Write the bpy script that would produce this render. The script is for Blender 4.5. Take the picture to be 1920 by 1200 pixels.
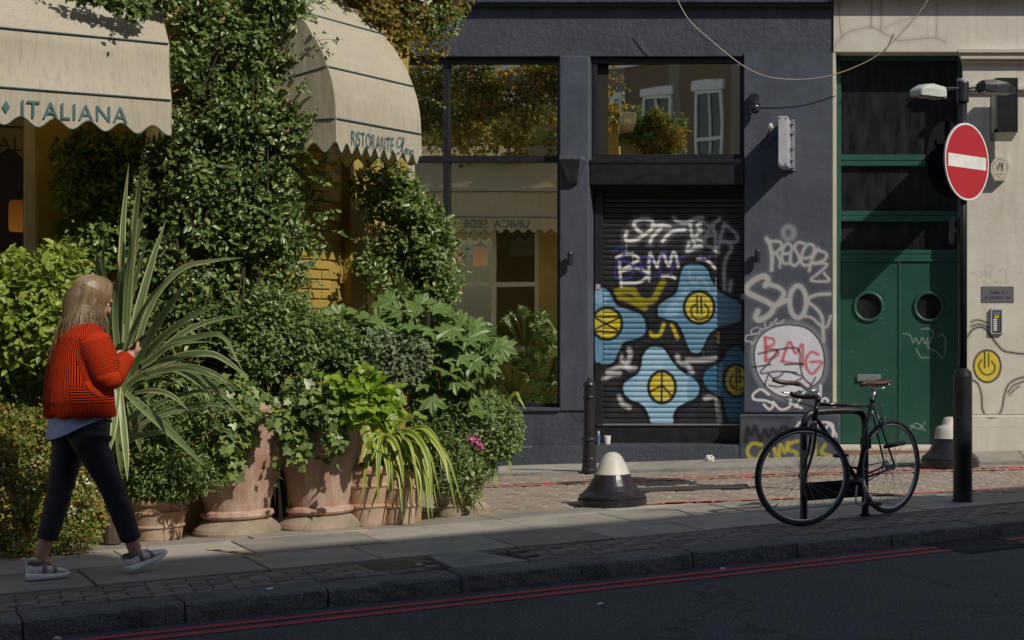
import bpy, bmesh, math, random
import numpy as np
from mathutils import Vector, Matrix

# ---------------------------------------------------------------- scene, camera, light
scene = bpy.context.scene
for o in list(bpy.data.objects):
    bpy.data.objects.remove(o)
COL = scene.collection
R = math.radians
FPX, CX, CY, EYE = 2933.33, 1690.0, 600.0, 1.42      # focal length in photo pixels, principal point, eye height

cam_d = bpy.data.cameras.new('camera')
cam_d.sensor_width = 36; cam_d.lens = 55
cam_d.shift_x = (960 - CX) / 1920.0                   # shift lens: the optical axis is square to the dark shopfront
cam_d.clip_start = .1; cam_d.clip_end = 2000
cam = bpy.data.objects.new('camera', cam_d); COL.objects.link(cam)
cam.location = (0, 0, EYE); cam.rotation_euler = (R(90), 0, 0)
scene.camera = cam

SUN = Vector((1.4, -1.0, 1.4)).normalized()           # towards the sun
elev = math.asin(SUN.z); azim = math.atan2(SUN.x, SUN.y)
world = bpy.data.worlds.new('World'); scene.world = world; world.use_nodes = True
wn = world.node_tree.nodes; wl = world.node_tree.links
sky = wn.new('ShaderNodeTexSky'); sky.sky_type = 'NISHITA'; sky.sun_disc = False
sky.sun_elevation = elev; sky.sun_rotation = azim
wn['Background'].inputs['Strength'].default_value = .125
wl.new(sky.outputs[0], wn['Background'].inputs['Color'])
sd = bpy.data.lights.new('sun', 'SUN'); sd.energy = 5.0; sd.angle = R(.53); sd.color = (1, .93, .82)
sun = bpy.data.objects.new('sun', sd); COL.objects.link(sun)
sun.rotation_euler = SUN.to_track_quat('Z', 'Y').to_euler(); sun.location = (6, -6, 14)
scene.view_settings.view_transform = 'Standard'; scene.view_settings.look = 'None'
scene.view_settings.gamma = 1; scene.view_settings.use_curve_mapping = False
scene.view_settings.exposure = -.45

rng = np.random.default_rng(7); random.seed(7)

# ---------------------------------------------------------------- helpers
def W(px, py, D):                                     # photo position + distance from the lens plane -> place in the street
    return np.array([(px - CX) * D / FPX, D, EYE - (py - CY) * D / FPX])
YF = 16.8                                             # dark shopfront plane
def fx(px): return (px - CX) * YF / FPX
def fz(py): return EYE - (py - CY) * YF / FPX
A0 = R(36.26); T = np.array([math.cos(A0), math.sin(A0), 0]); N = np.array([-math.sin(A0), math.cos(A0), 0])
KERB = 8.46
def RF(v, u, z=0): return T * v + N * (u + KERB) + np.array([0, 0, z])   # road frame: v along, u away from the kerb
def toroad(p): return float(p[0]*T[0]+p[1]*T[1]), float(p[0]*N[0]+p[1]*N[1]) - KERB
def ground_z(X, Y):
    u = -math.sin(A0)*X + math.cos(A0)*Y - KERB
    uf = -math.sin(A0)*X + math.cos(A0)*YF - KERB
    if u < 2.3: return 0.0
    zf = -.168 + .03*(X + 4.41)
    t = min(1.2, (u-2.3)/max(.5, uf-2.3))
    return zf*t

ROOT = {}
def rootloc(o):
    while o.parent: o = o.parent
    return Vector(ROOT.get(o.name, (0, 0, 0)))
def tag(o, label=None, cat=None, group=None, kind=None):
    if label: o['label'] = label
    if cat: o['category'] = cat
    if group: o['group'] = group
    if kind: o['kind'] = kind
    return o
def thing(name, label, cat, loc, group=None):
    o = bpy.data.objects.new(name, None); COL.objects.link(o)
    o.empty_display_size = .1
    o.location = tuple(float(x) for x in loc); ROOT[o.name] = tuple(o.location)
    return tag(o, label, cat, group)
def link(name, me, parent=None):
    o = bpy.data.objects.new(name, me); COL.objects.link(o)
    if parent: o.parent = parent
    return o
def mkobj(name, V, F, mat, parent=None, smooth=False, loc=None):
    """V in world space. With a parent the vertices are stored relative to the root thing; without one the origin goes to the base."""
    V = np.asarray(V, float)
    if parent is not None: org = np.array(rootloc(parent))
    elif loc is not None: org = np.array(loc, float)
    else: org = np.array([(V[:,0].min()+V[:,0].max())/2, (V[:,1].min()+V[:,1].max())/2, V[:,2].min()])
    me = bpy.data.meshes.new(name)
    L = V - org
    if isinstance(F, np.ndarray):
        nf, k = F.shape
        me.vertices.add(len(L)); me.vertices.foreach_set('co', L.astype(np.float32).ravel())
        me.loops.add(nf*k); me.loops.foreach_set('vertex_index', F.astype(np.int32).ravel())
        me.polygons.add(nf); me.polygons.foreach_set('loop_start', np.arange(0, nf*k, k, dtype=np.int32))
        me.polygons.foreach_set('loop_total', np.full(nf, k, np.int32))
        me.update(calc_edges=True)
    else:
        me.from_pydata([tuple(v) for v in L], [], F); me.update()
    if mat: me.materials.append(mat)
    if smooth: me.polygons.foreach_set('use_smooth', [True]*len(me.polygons))
    o = link(name, me, parent)
    if parent is None:
        o.location = tuple(org); ROOT[o.name] = tuple(org)
    return o
def join(parts):
    Vs, Fs, n = [], [], 0
    for V, F in parts:
        V = np.asarray(V, float); Vs.append(V); Fs += [tuple(int(i)+n for i in f) for f in F]; n += len(V)
    return np.vstack(Vs), Fs
def boxm(x0, x1, y0, y1, z0, z1, b=0):
    """box, with chamfered edges when b > 0"""
    if b <= 0:
        V = [(x, y, z) for x in (x0, x1) for y in (y0, y1) for z in (z0, z1)]
        return np.array(V), [(0,1,3,2),(4,6,7,5),(0,4,5,1),(2,3,7,6),(0,2,6,4),(1,5,7,3)]
    bm = bmesh.new(); bmesh.ops.create_cube(bm, size=1)
    for v in bm.verts:
        v.co = ((x0+x1)/2+v.co.x*(x1-x0), (y0+y1)/2+v.co.y*(y1-y0), (z0+z1)/2+v.co.z*(z1-z0))
    bmesh.ops.bevel(bm, geom=bm.edges[:], offset=b, segments=1 if b < .006 else 2, affect='EDGES', profile=.6)
    V = np.array([v.co[:] for v in bm.verts]); bm.verts.index_update()
    F = [tuple(v.index for v in f.verts) for f in bm.faces]; bm.free()
    return V, F
def box(name, x0, x1, y0, y1, z0, z1, mat, parent=None, b=0, **k):
    V, F = boxm(min(x0,x1), max(x0,x1), min(y0,y1), max(y0,y1), min(z0,z1), max(z0,z1), b)
    return mkobj(name, V, F, mat, parent, **k)
def fbox(name, px0, py0, px1, py1, y0, y1, mat, parent=None, b=0, **k):   # box on the shopfront, photo extents, depths y0..y1
    return box(name, fx(px0), fx(px1), y0, y1, fz(py1), fz(py0), mat, parent, b, **k)
def roadbox(v0, v1, u0, u1, z0, z1, b=0):
    V, F = boxm(v0, v1, u0, u1, z0, z1, b)
    return np.array([RF(a[0], a[1], a[2]) for a in V]), F
def rotm(V, ang, c=(0, 0, 0), axis='Z'):
    M = np.array(Matrix.Rotation(ang, 3, axis)); c = np.array(c, float)
    return (np.asarray(V)-c) @ M.T + c
def lathe(prof, seg=32, c=(0, 0, 0), cap=True):
    V, F = [], []
    for r, z in prof:
        for k in range(seg):
            a = 2*math.pi*k/seg; V.append((c[0]+r*math.cos(a), c[1]+r*math.sin(a), c[2]+z))
    for i in range(len(prof)-1):
        for k in range(seg):
            k2 = (k+1) % seg
            F.append((i*seg+k, i*seg+k2, (i+1)*seg+k2, (i+1)*seg+k))
    if cap:
        F.append(tuple(range(seg-1, -1, -1))); F.append(tuple((len(prof)-1)*seg+k for k in range(seg)))
    return np.array(V), F
def frames(P):
    P = np.asarray(P, float); n = len(P); tg = np.gradient(P, axis=0)
    tg /= np.linalg.norm(tg, axis=1)[:, None]+1e-12
    up = np.array([0, 0, 1.]) if abs(tg[0][2]) < .9 else np.array([1., 0, 0])
    A = np.zeros((n, 3)); B = np.zeros((n, 3)); a = np.cross(up, tg[0]); a /= np.linalg.norm(a)
    for i in range(n):
        a = a - tg[i]*a.dot(tg[i]); a /= np.linalg.norm(a)+1e-12
        A[i] = a; B[i] = np.cross(tg[i], a)
    return tg, A, B
def tube(P, r, seg=8, rb=None, close=False):
    P = np.asarray(P, float); n = len(P)
    r = np.full(n, r) if np.isscalar(r) else np.asarray(r, float)
    rb = r if rb is None else (np.full(n, rb) if np.isscalar(rb) else np.asarray(rb, float))
    tg, A, B = frames(P); V, F = [], []
    for i in range(n):
        for k in range(seg):
            a = 2*math.pi*k/seg; V.append(P[i]+A[i]*r[i]*math.cos(a)+B[i]*rb[i]*math.sin(a))
    m = n if close else n-1
    for i in range(m):
        j = (i+1) % n
        for k in range(seg):
            k2 = (k+1) % seg; F.append((i*seg+k, i*seg+k2, j*seg+k2, j*seg+k))
    if not close:
        F.append(tuple(range(seg-1, -1, -1))); F.append(tuple((n-1)*seg+k for k in range(seg)))
    return np.array(V), F
def smooth_path(P, k=6):
    P = np.asarray(P, float)
    if len(P) < 3: return np.array([P[0]+(P[-1]-P[0])*t for t in np.linspace(0, 1, k+1)])
    Q = np.vstack([2*P[0]-P[1], P, 2*P[-1]-P[-2]]); out = []
    for i in range(1, len(Q)-2):
        for t in np.linspace(0, 1, k, endpoint=False):
            a, b, c, d = Q[i-1], Q[i], Q[i+1], Q[i+2]
            out.append(.5*((2*b)+(-a+c)*t+(2*a-5*b+4*c-d)*t*t+(-a+3*b-3*c+d)*t**3))
    out.append(P[-1]); return np.array(out)
def ellipsoid(c, r, seg=16, rings=10):
    V, F = [], []
    for i in range(rings+1):
        th = math.pi*i/rings
        for k in range(seg):
            a = 2*math.pi*k/seg
            V.append((c[0]+r[0]*math.sin(th)*math.cos(a), c[1]+r[1]*math.sin(th)*math.sin(a), c[2]+r[2]*math.cos(th)))
    for i in range(rings):
        for k in range(seg):
            k2 = (k+1) % seg; F.append((i*seg+k, (i+1)*seg+k, (i+1)*seg+k2, i*seg+k2))
    return np.array(V), F
def remesh(parts, voxel, smooth=6, name='tmp'):
    """fuse overlapping closed pieces into one continuous surface"""
    V, F = join(parts)
    me = bpy.data.meshes.new(name); me.from_pydata([tuple(v) for v in V], [], F)
    bm = bmesh.new(); bm.from_mesh(me); bmesh.ops.remove_doubles(bm, verts=bm.verts, dist=1e-5)
    bmesh.ops.recalc_face_normals(bm, faces=bm.faces); bm.to_mesh(me); bm.free()
    o = bpy.data.objects.new(name, me); COL.objects.link(o)
    m = o.modifiers.new('r', 'REMESH'); m.mode = 'VOXEL'; m.voxel_size = voxel
    if smooth:
        s = o.modifiers.new('s', 'SMOOTH'); s.factor = .5; s.iterations = smooth
    dg = bpy.context.evaluated_depsgraph_get(); e = o.evaluated_get(dg); em = e.to_mesh()
    n = len(em.vertices); co = np.empty(n*3, np.float32); em.vertices.foreach_get('co', co)
    Fo = [tuple(p.vertices) for p in em.polygons]; e.to_mesh_clear()
    bpy.data.objects.remove(o); bpy.data.meshes.remove(me)
    return co.reshape(-1, 3).astype(float), Fo
def text_mesh(body, size=1, offset=0, xscale=1, spacing=1.0):
    c = bpy.data.curves.new('t', 'FONT'); c.body = body; c.size = size; c.offset = offset; c.space_character = spacing
    c.resolution_u = 3; c.align_x = 'LEFT'
    o = bpy.data.objects.new('t', c); COL.objects.link(o)
    dg = bpy.context.evaluated_depsgraph_get(); e = o.evaluated_get(dg); em = e.to_mesh()
    V = np.array([v.co[:] for v in em.vertices]); F = [tuple(p.vertices) for p in em.polygons]; e.to_mesh_clear()
    bpy.data.objects.remove(o); bpy.data.curves.remove(c)
    V[:, 0] *= xscale
    return V, F
def ribbon(P, w):
    """flat stroke in 2-D: P (n,2) -> verts (2n,2)"""
    P = np.asarray(P, float); d = np.gradient(P, axis=0); d /= np.linalg.norm(d, axis=1)[:, None]+1e-9
    nn = np.stack([-d[:,1], d[:,0]], 1); w = np.full(len(P), w) if np.isscalar(w) else np.asarray(w)
    V = np.vstack([P+nn*w[:,None]/2, P-nn*w[:,None]/2]); n = len(P)
    return V, [(i, i+1, n+i+1, n+i) for i in range(n-1)]

# ---------------------------------------------------------------- materials
def srgb(r, g, b):
    f = lambda c: ((c/255+.055)/1.055)**2.4 if c > 10 else c/255/12.92
    return (f(r), f(g), f(b))
class NT:
    def __init__(s, name):
        s.m = bpy.data.materials.new(name); s.m.use_nodes = True; s.t = s.m.node_tree; s.n = s.t.nodes; s.l = s.t.links
        s.p = s.n['Principled BSDF']; s.out = s.n['Material Output']
    def new(s, t, **k):
        x = s.n.new(t)
        for a, b in k.items(): setattr(x, a, b)
        return x
    def ramp(s, fac, stops, interp='LINEAR'):
        r = s.new('ShaderNodeValToRGB'); r.color_ramp.interpolation = interp
        e = r.color_ramp.elements
        while len(e) < len(stops): e.new(.5)
        for i, (p, c) in enumerate(stops):
            e[i].position = p; e[i].color = (*c, 1) if len(c) == 3 else c
        s.l.new(fac, r.inputs[0]); return r.outputs[0]
    def coord(s, scale=(1, 1, 1), kind='Object', rot=(0, 0, 0)):
        c = s.new('ShaderNodeTexCoord'); m = s.new('ShaderNodeMapping')
        m.inputs['Scale'].default_value = scale; m.inputs['Rotation'].default_value = rot
        s.l.new(c.outputs[kind], m.inputs[0]); return m.outputs[0]
    def noise(s, vec, scale=5, detail=4, rough=.55, dist=0):
        x = s.new('ShaderNodeTexNoise'); x.inputs['Scale'].default_value = scale; x.inputs['Detail'].default_value = detail
        x.inputs['Roughness'].default_value = rough; x.inputs['Distortion'].default_value = dist
        s.l.new(vec, x.inputs['Vector']); return x.outputs['Fac']
    def mix(s, fac, a, b, mode='MIX'):
        x = s.new('ShaderNodeMix', data_type='RGBA', blend_type=mode)
        for k, v in ((0, fac), (6, a), (7, b)):
            if isinstance(v, (int, float)): x.inputs[k].default_value = v
            elif isinstance(v, tuple): x.inputs[k].default_value = (*v[:3], 1)
            else: s.l.new(v, x.inputs[k])
        return x.outputs[2]
    def math(s, op, a, b=0):
        x = s.new('ShaderNodeMath', operation=op)
        for k, v in ((0, a), (1, b)):
            if isinstance(v, (int, float)): x.inputs[k].default_value = v
            else: s.l.new(v, x.inputs[k])
        return x.outputs[0]
    def bump(s, h, strength=.3, dist=.01, prev=None):
        b = s.new('ShaderNodeBump'); b.inputs['Strength'].default_value = strength; b.inputs['Distance'].default_value = dist
        s.l.new(h, b.inputs['Height'])
        if prev is not None: s.l.new(prev, b.inputs['Normal'])
        s.l.new(b.outputs[0], s.p.inputs['Normal']); return b.outputs[0]
    def base(s, c):
        if isinstance(c, tuple): s.p.inputs['Base Color'].default_value = (*c[:3], 1)
        else: s.l.new(c, s.p.inputs['Base Color'])
    def set(s, **k):
        for a, b in k.items():
            i = s.p.inputs[a.replace('_', ' ')]
            if isinstance(b, (int, float)): i.default_value = b
            elif isinstance(b, tuple): i.default_value = (*b[:3], 1)
            else: s.l.new(b, i)
def mat(name, c1, c2=None, scale=6, rough=.6, metal=0, bump=0, bscale=80, bdist=.004, rand=0, stretch=(1, 1, 1), spec=.5, lo=.35, hi=.65, detail=5, dirt=None, dscale=2, dlo=.5, dhi=.75, coat=0):
    t = NT(name); v = t.coord(stretch)
    c2 = c2 or tuple(x*.8 for x in c1)
    n = t.noise(v, scale, detail); col = t.ramp(n, [(lo, c1), (hi, c2)])
    if dirt:
        v2 = t.coord((1, 1, 1)); d = t.ramp(t.noise(v2, dscale, 6, .65), [(dlo, (0, 0, 0)), (dhi, (1, 1, 1))])
        col = t.mix(d, col, dirt)
    if rand:
        oi = t.new('ShaderNodeObjectInfo')
        k = t.math('ADD', t.math('MULTIPLY', oi.outputs['Random'], 2*rand), 1-rand)
        h = t.new('ShaderNodeHueSaturation'); t.l.new(col, h.inputs['Color']); t.l.new(k, h.inputs['Value']); col = h.outputs[0]
    t.base(col); t.set(Roughness=rough, Metallic=metal)
    t.p.inputs['Specular IOR Level'].default_value = spec
    if coat: t.set(Coat_Weight=coat, Coat_Roughness=.15)
    if bump: t.bump(t.noise(v if stretch == (1, 1, 1) else t.coord(), bscale, 5, .6), bump, bdist)
    return t.m
def paintable(name, c1, c2, scale=3, rough=.65, bump=.25, bscale=25, bdist=.006, dirt=None, spec=.4, crack=False):
    """wall paint with a 'paint' colour attribute on top (spray paint on that surface)"""
    t = NT(name); v = t.coord()
    col = t.ramp(t.noise(v, scale, 6, .6), [(.35, c1), (.68, c2)])
    if dirt:
        st = t.noise(t.coord((14, 14, .9)), 1.2, 5, .6)
        col = t.mix(t.math('MULTIPLY', t.ramp(st, [(.52, (0, 0, 0)), (.75, (1, 1, 1))]), .35), col, dirt)
        sp = t.noise(v, 30, 3); col = t.mix(t.ramp(sp, [(.70, (0, 0, 0)), (.73, (.55, .55, .55))]), col, tuple(min(x*1.25+.02 if x > .3 else x*2.2+.03, .72) for x in c1))
        sc = t.noise(t.coord((1.2, 1.2, 6)), 3.2, 6, .7); col = t.mix(t.ramp(sc, [(.60, (0, 0, 0)), (.78, (.45, .45, .45))]), col, tuple(min(x*1.08 if x > .3 else x*1.7+.01, .72) for x in c1))
    at = t.new('ShaderNodeAttribute'); at.attribute_name = 'paint'
    ac = t.new('ShaderNodeAttribute'); ac.attribute_name = 'cover'
    col = t.mix(ac.outputs['Fac'], col, at.outputs['Color'])
    t.base(col); t.set(Roughness=rough); t.p.inputs['Specular IOR Level'].default_value = spec
    h = t.noise(v, bscale, 6, .62); h2 = t.noise(v, 3.1, 4, .6)
    t.bump(t.math('ADD', h, t.math('MULTIPLY', h2, 2.2)), bump, bdist)
    return t.m
def foliage(name, cols, rough=.33, trans=.3, tcol=None, spec=.55):
    t = NT(name); g = t.new('ShaderNodeNewGeometry')
    n = len(cols); col = t.ramp(g.outputs['Random Per Island'], [(i/(n-1) if n > 1 else 0, c) for i, c in enumerate(cols)])
    t.base(col); t.set(Roughness=rough); t.p.inputs['Specular IOR Level'].default_value = spec
    tr = t.new('ShaderNodeBsdfTranslucent'); hs = t.new('ShaderNodeHueSaturation')
    hs.inputs['Value'].default_value = 1.5; hs.inputs['Saturation'].default_value = 1.1
    t.l.new(col, hs.inputs['Color']); t.l.new(hs.outputs[0], tr.inputs['Color'])
    mx = t.new('ShaderNodeMixShader'); mx.inputs[0].default_value = trans
    t.l.new(t.p.outputs[0], mx.inputs[1]); t.l.new(tr.outputs[0], mx.inputs[2]); t.l.new(mx.outputs[0], t.out.inputs[0])
    return t.m
M = {}
def asphalt():
    t = NT('asphalt'); v = t.coord()
    col = t.ramp(t.noise(v, .8, 6, .65), [(.3, (.050,.053,.058)), (.7, (.078,.081,.087))])
    col = t.mix(t.ramp(t.noise(v, 62, 4, .8), [(.53, (0,0,0)), (.63, (1,1,1))]), col, (.26,.265,.275))
    col = t.mix(t.ramp(t.noise(v, 75, 4, .8), [(.36, (.9,.9,.9)), (.46, (0,0,0))]), col, (.012,.012,.014))
    vo = t.new('ShaderNodeTexVoronoi'); vo.feature = 'DISTANCE_TO_EDGE'; vo.inputs['Scale'].default_value = .55
    nz = t.new('ShaderNodeTexNoise'); nz.inputs['Scale'].default_value = 1.6; nz.inputs['Detail'].default_value = 5; t.l.new(v, nz.inputs['Vector'])
    va = t.new('ShaderNodeVectorMath', operation='ADD'); t.l.new(v, va.inputs[0]); t.l.new(nz.outputs['Color'], va.inputs[1]); t.l.new(va.outputs[0], vo.inputs['Vector'])
    col = t.mix(t.ramp(vo.outputs['Distance'], [(.004, (.55,.55,.55)), (.010, (0,0,0))]), col, (.014,.014,.015))
    col = t.mix(t.ramp(t.noise(v, 2.3, 4, .6), [(.60, (0,0,0)), (.74, (.5,.5,.5))]), col, (.040,.042,.046))
    t.base(col); t.set(Roughness=.85); t.bump(t.noise(v, 70, 5, .8), 1.0, .014); return t.m
M['asphalt'] = asphalt()
M['redline'] = mat('red_line_paint', (.46,.045,.065), (.34,.05,.06), 30, .7, bump=.8, bscale=110, dirt=(.08,.05,.05), dscale=16, dlo=.56, dhi=.68)
M['redfaded'] = mat('faded_red_paint', (.58,.15,.125), (.48,.19,.15), 20, .8, bump=.3, bscale=150, dirt=(.33,.25,.2), dscale=5, dlo=.5, dhi=.68)
M['mortar'] = mat('mortar', (.055,.052,.046), (.035,.034,.03), 30, .9, bump=.4)
M['flag'] = mat('york_stone', (.36,.33,.28), (.27,.25,.215), 3, .78, bump=.35, bscale=90, bdist=.003, rand=.24, dirt=(.19,.18,.155), dscale=3.5, dlo=.55, dhi=.8)
M['brick_pave'] = mat('paving_brick', (.23,.185,.155), (.16,.135,.118), 9, .85, bump=.5, bscale=120, rand=.22, dirt=(.06,.055,.05), dscale=6)
M['concrete'] = mat('concrete', (.29,.28,.26), (.20,.195,.183), 5, .8, bump=.3, bscale=110, dirt=(.11,.11,.1), dscale=4)
M['kerb'] = mat('kerb_granite', (.20,.20,.195), (.085,.086,.083), 95, .8, bump=1.0, bscale=70, bdist=.012, rand=.12, detail=4, lo=.38, hi=.62, dirt=(.05,.052,.045), dscale=5, dlo=.5, dhi=.72)
M['sett'] = mat('sett_stone', (.33,.275,.22), (.23,.19,.155), 5, .8, bump=.5, bscale=90, dirt=(.30,.27,.22), dscale=5, dlo=.58, dhi=.8)
M['settjoint'] = mat('sett_joint', (.52,.46,.385), (.40,.355,.30), 20, .9, bump=.4)
M['navy'] = paintable('navy_paint', (.070,.078,.100), (.049,.055,.071), 2.5, .55, .8, 17, .012, dirt=(.028,.030,.038))
M['navypier'] = paintable('navy_pier_paint', (.078,.088,.116), (.056,.064,.086), 3, .62, .45, 24, .006, dirt=(.03,.032,.04))
M['frame'] = mat('black_frame', (.012,.012,.015), (.02,.02,.024), 12, .42)
M['black'] = mat('black_metal', (.012,.012,.014), (.022,.022,.025), 10, .38, bump=.12, bscale=60)
M['shut'] = paintable('shutter_paint', (.016,.017,.021), (.030,.031,.036), 7, .36, .15, 60, .002, spec=.55)
M['cream'] = paintable('cream_render', (.65,.61,.53), (.56,.52,.44), 2.2, .75, .4, 18, .006, dirt=(.36,.32,.25))
M['creamflat'] = mat('cream_stone', (.60,.555,.46), (.52,.475,.39), 4, .72, bump=.3, bscale=60, dirt=(.34,.29,.22), dscale=2.5, dlo=.6, dhi=.85)
M['green'] = paintable('green_door_paint', (.018,.082,.055), (.013,.062,.043), 3, .42, .15, 40, .002, spec=.5)
M['greenflat'] = mat('green_joinery', (.024,.098,.066), (.018,.078,.054), 6, .42, bump=.12, bscale=50)
M['darkglass'] = (lambda t: (t.base(t.ramp(t.noise(t.coord((3,3,.7)), 4, 5), [(.35,(.010,.011,.013)),(.7,(.03,.031,.034))])), t.set(Roughness=.16), t.m)[-1])(NT('dusty_dark_glass'))
def mirror_glass(name, tint, fac=.62):
    t = NT(name); gl = t.new('ShaderNodeBsdfGlossy'); gl.inputs['Roughness'].default_value = .012; gl.inputs['Color'].default_value = (*tint, 1)
    t.base((.012,.013,.010)); t.set(Roughness=.3)
    b = t.new('ShaderNodeBump'); b.inputs['Strength'].default_value = .05; b.inputs['Distance'].default_value = .02
    t.l.new(t.noise(t.coord(), 1.7, 1, .4), b.inputs['Height']); t.l.new(b.outputs[0], gl.inputs['Normal'])
    mx = t.new('ShaderNodeMixShader'); mx.inputs[0].default_value = fac
    t.l.new(t.p.outputs[0], mx.inputs[1]); t.l.new(gl.outputs[0], mx.inputs[2]); t.l.new(mx.outputs[0], t.out.inputs[0]); return t.m
M['mirror'] = mirror_glass('bronze_shop_glass', (1.0,.94,.76), .94)
M['ochre'] = mat('ochre_wall', (.40,.285,.062), (.32,.225,.05), 3, .7, bump=.3, bscale=40, dirt=(.26,.19,.06), dscale=2)
M['terracotta_wall'] = mat('terracotta_plaster', (.26,.09,.045), (.2,.07,.035), 4, .8, bump=.2)
M['dark'] = mat('dark_interior', (.02,.016,.012), (.03,.022,.016), 4, .8)
def cloth():
    t = NT('cream_awning_canvas'); v = t.coord()
    col = t.ramp(t.noise(v, 2.3, 5, .6), [(.3, (.61,.555,.435)), (.7, (.53,.48,.37))])
    st = t.noise(t.coord((34, 34, 1.6)), 1.5, 5, .65)
    col = t.mix(t.math('MULTIPLY', t.ramp(st, [(.5, (0,0,0)), (.78, (1,1,1))]), .55), col, (.27,.245,.21))
    t.base(col); t.set(Roughness=.82); t.p.inputs['Specular IOR Level'].default_value = .2
    w = t.noise(t.coord((3.2, 3.2, .9)), 2.6, 3, .5)
    t.bump(t.math('ADD', t.math('MULTIPLY', w, 6), t.noise(v, 130, 2)), .35, .006)
    tr = t.new('ShaderNodeBsdfTranslucent'); tr.inputs['Color'].default_value = (.55,.40,.12,1)
    mx = t.new('ShaderNodeMixShader'); mx.inputs[0].default_value = .30
    t.l.new(t.p.outputs[0], mx.inputs[1]); t.l.new(tr.outputs[0], mx.inputs[2]); t.l.new(mx.outputs[0], t.out.inputs[0]); return t.m
M['cloth'] = cloth()
M['piping'] = mat('green_piping', (.035,.085,.085), (.05,.10,.10), 20, .7)
M['letter'] = mat('awning_lettering', (.045,.115,.125), (.06,.14,.15), 30, .75)
M['white'] = mat('white_paint', (.74,.73,.70), (.62,.61,.58), 8, .5, bump=.1)
M['steel'] = mat('galvanised_steel', (.5,.51,.53), (.4,.41,.43), 14, .35, metal=.7)
M['grey_metal'] = mat('grey_metal', (.48,.49,.52), (.40,.41,.44), 8, .42)
M['iron'] = mat('cast_iron', (.045,.042,.04), (.028,.027,.026), 20, .9, bump=.5, spec=.2)
M['stone'] = mat('brown_stone', (.30,.19,.11), (.2,.12,.07), 7, .8, bump=.5)
M['brick'] = mat('brown_brick', (.21,.14,.08), (.14,.092,.055), 3, .85, bump=.4, bscale=60)
M['terrace'] = (lambda t: (lambda b: (b.inputs.__getitem__('Scale').__setattr__('default_value', 4.4), b.inputs['Color1'].__setattr__('default_value', (.23,.155,.085,1)),
      b.inputs['Color2'].__setattr__('default_value', (.16,.105,.06,1)), b.inputs['Mortar'].__setattr__('default_value', (.22,.19,.15,1)),
      t.base(b.outputs['Color']), t.set(Roughness=.85), t.m)[-1])(t.new('ShaderNodeTexBrick')))(NT('stock_brick'))
# ================================================================ THE SETTING
def struct(o): o['kind'] = 'structure'; return o
def sheet(name, V, F, mat): return struct(mkobj(name, V, F, mat))
g = 900.
sheet('ground', [(-g,-g,-.6),(g,-g,-.6),(g,g,-.6),(-g,g,-.6)], [(0,1,2,3)], M['concrete'])
sheet('road', *[[RF(-70,-8.2,-.1),RF(90,-8.2,-.1),RF(90,.02,-.1),RF(-70,.02,-.1)],[(0,1,2,3)]], M['asphalt'])
V, F = roadbox(-70, 90, -13.5, -8.2, -.5, 0); sheet('far_pavement', V, F, M['concrete'])
def v_at(px, u):
    k = (px-CX)/FPX; p = u+KERB
    return p*(math.sin(A0)+math.cos(A0)*k)/(math.cos(A0)-math.sin(A0)*k)
# double red line along the gutter, cut where the gully grating lies
cut0, cut1 = v_at(1795, -.25), v_at(1880, -.25)
for u0 in (-.185, -.335):
    for a, b in ((-20, cut0), (cut1, 40)):
        V = [RF(a,u0-.037,-.096),RF(b,u0-.037,-.096),RF(b,u0+.037,-.096),RF(a,u0+.037,-.096)]
        sheet('red_line', V, [(0,1,2,3)], M['redline'])
# ---- kerb of granite blocks
V, F = roadbox(-40, 60, .04, .26, -.3, -.06)
kerb = sheet('kerb', V, F, M['mortar'])
js = [v_at(p, 0) for p in (43,347,616,866,1091,1300,1495,1673,1838)]
while js[0] > -3: js.insert(0, js[0]-.82)
while js[-1] < 11: js.append(js[-1]+.85)
prof = np.array([(.285,-.03),(.285,-.004),(.27,0),(.16,.002),(.05,.001),(.018,-.003),(.004,-.014),(-.002,-.045),(-.005,-.08),(-.004,-.15),(.285,-.15)])
for a, b in zip(js[:-1], js[1:]):
    n = 14; vs = np.linspace(a+.004, b-.004, n); V = []; F = []; k = len(prof)
    dz = rng.normal(0, .0025); wob = np.cumsum(rng.normal(0, .0022, n)); wob -= wob.mean()
    for i, v in enumerate(vs):
        e = -.004 if i in (0, n-1) else 0
        for q, (u, z) in enumerate(prof):
            jit = rng.normal(0, .0022, 2) if 3 <= q <= 9 else (0, 0)
            ee = e if 3 < q < 9 else 0
            V.append(RF(v, u+jit[0]+(wob[i] if q >= 4 and q < 10 else 0)-ee*.5, z+dz*(q < 9)+jit[1]*.6+ee*.4*(q < 8)))
    for i in range(n-1):
        for q in range(k):
            q2 = (q+1) % k; F.append((i*k+q, (i+1)*k+q, (i+1)*k+q2, i*k+q2))
    F.append(tuple(range(k))); F.append(tuple((n-1)*k+q for q in range(k-1, -1, -1)))
    mkobj('kerb_stone', V, F, M['kerb'], kerb)
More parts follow.
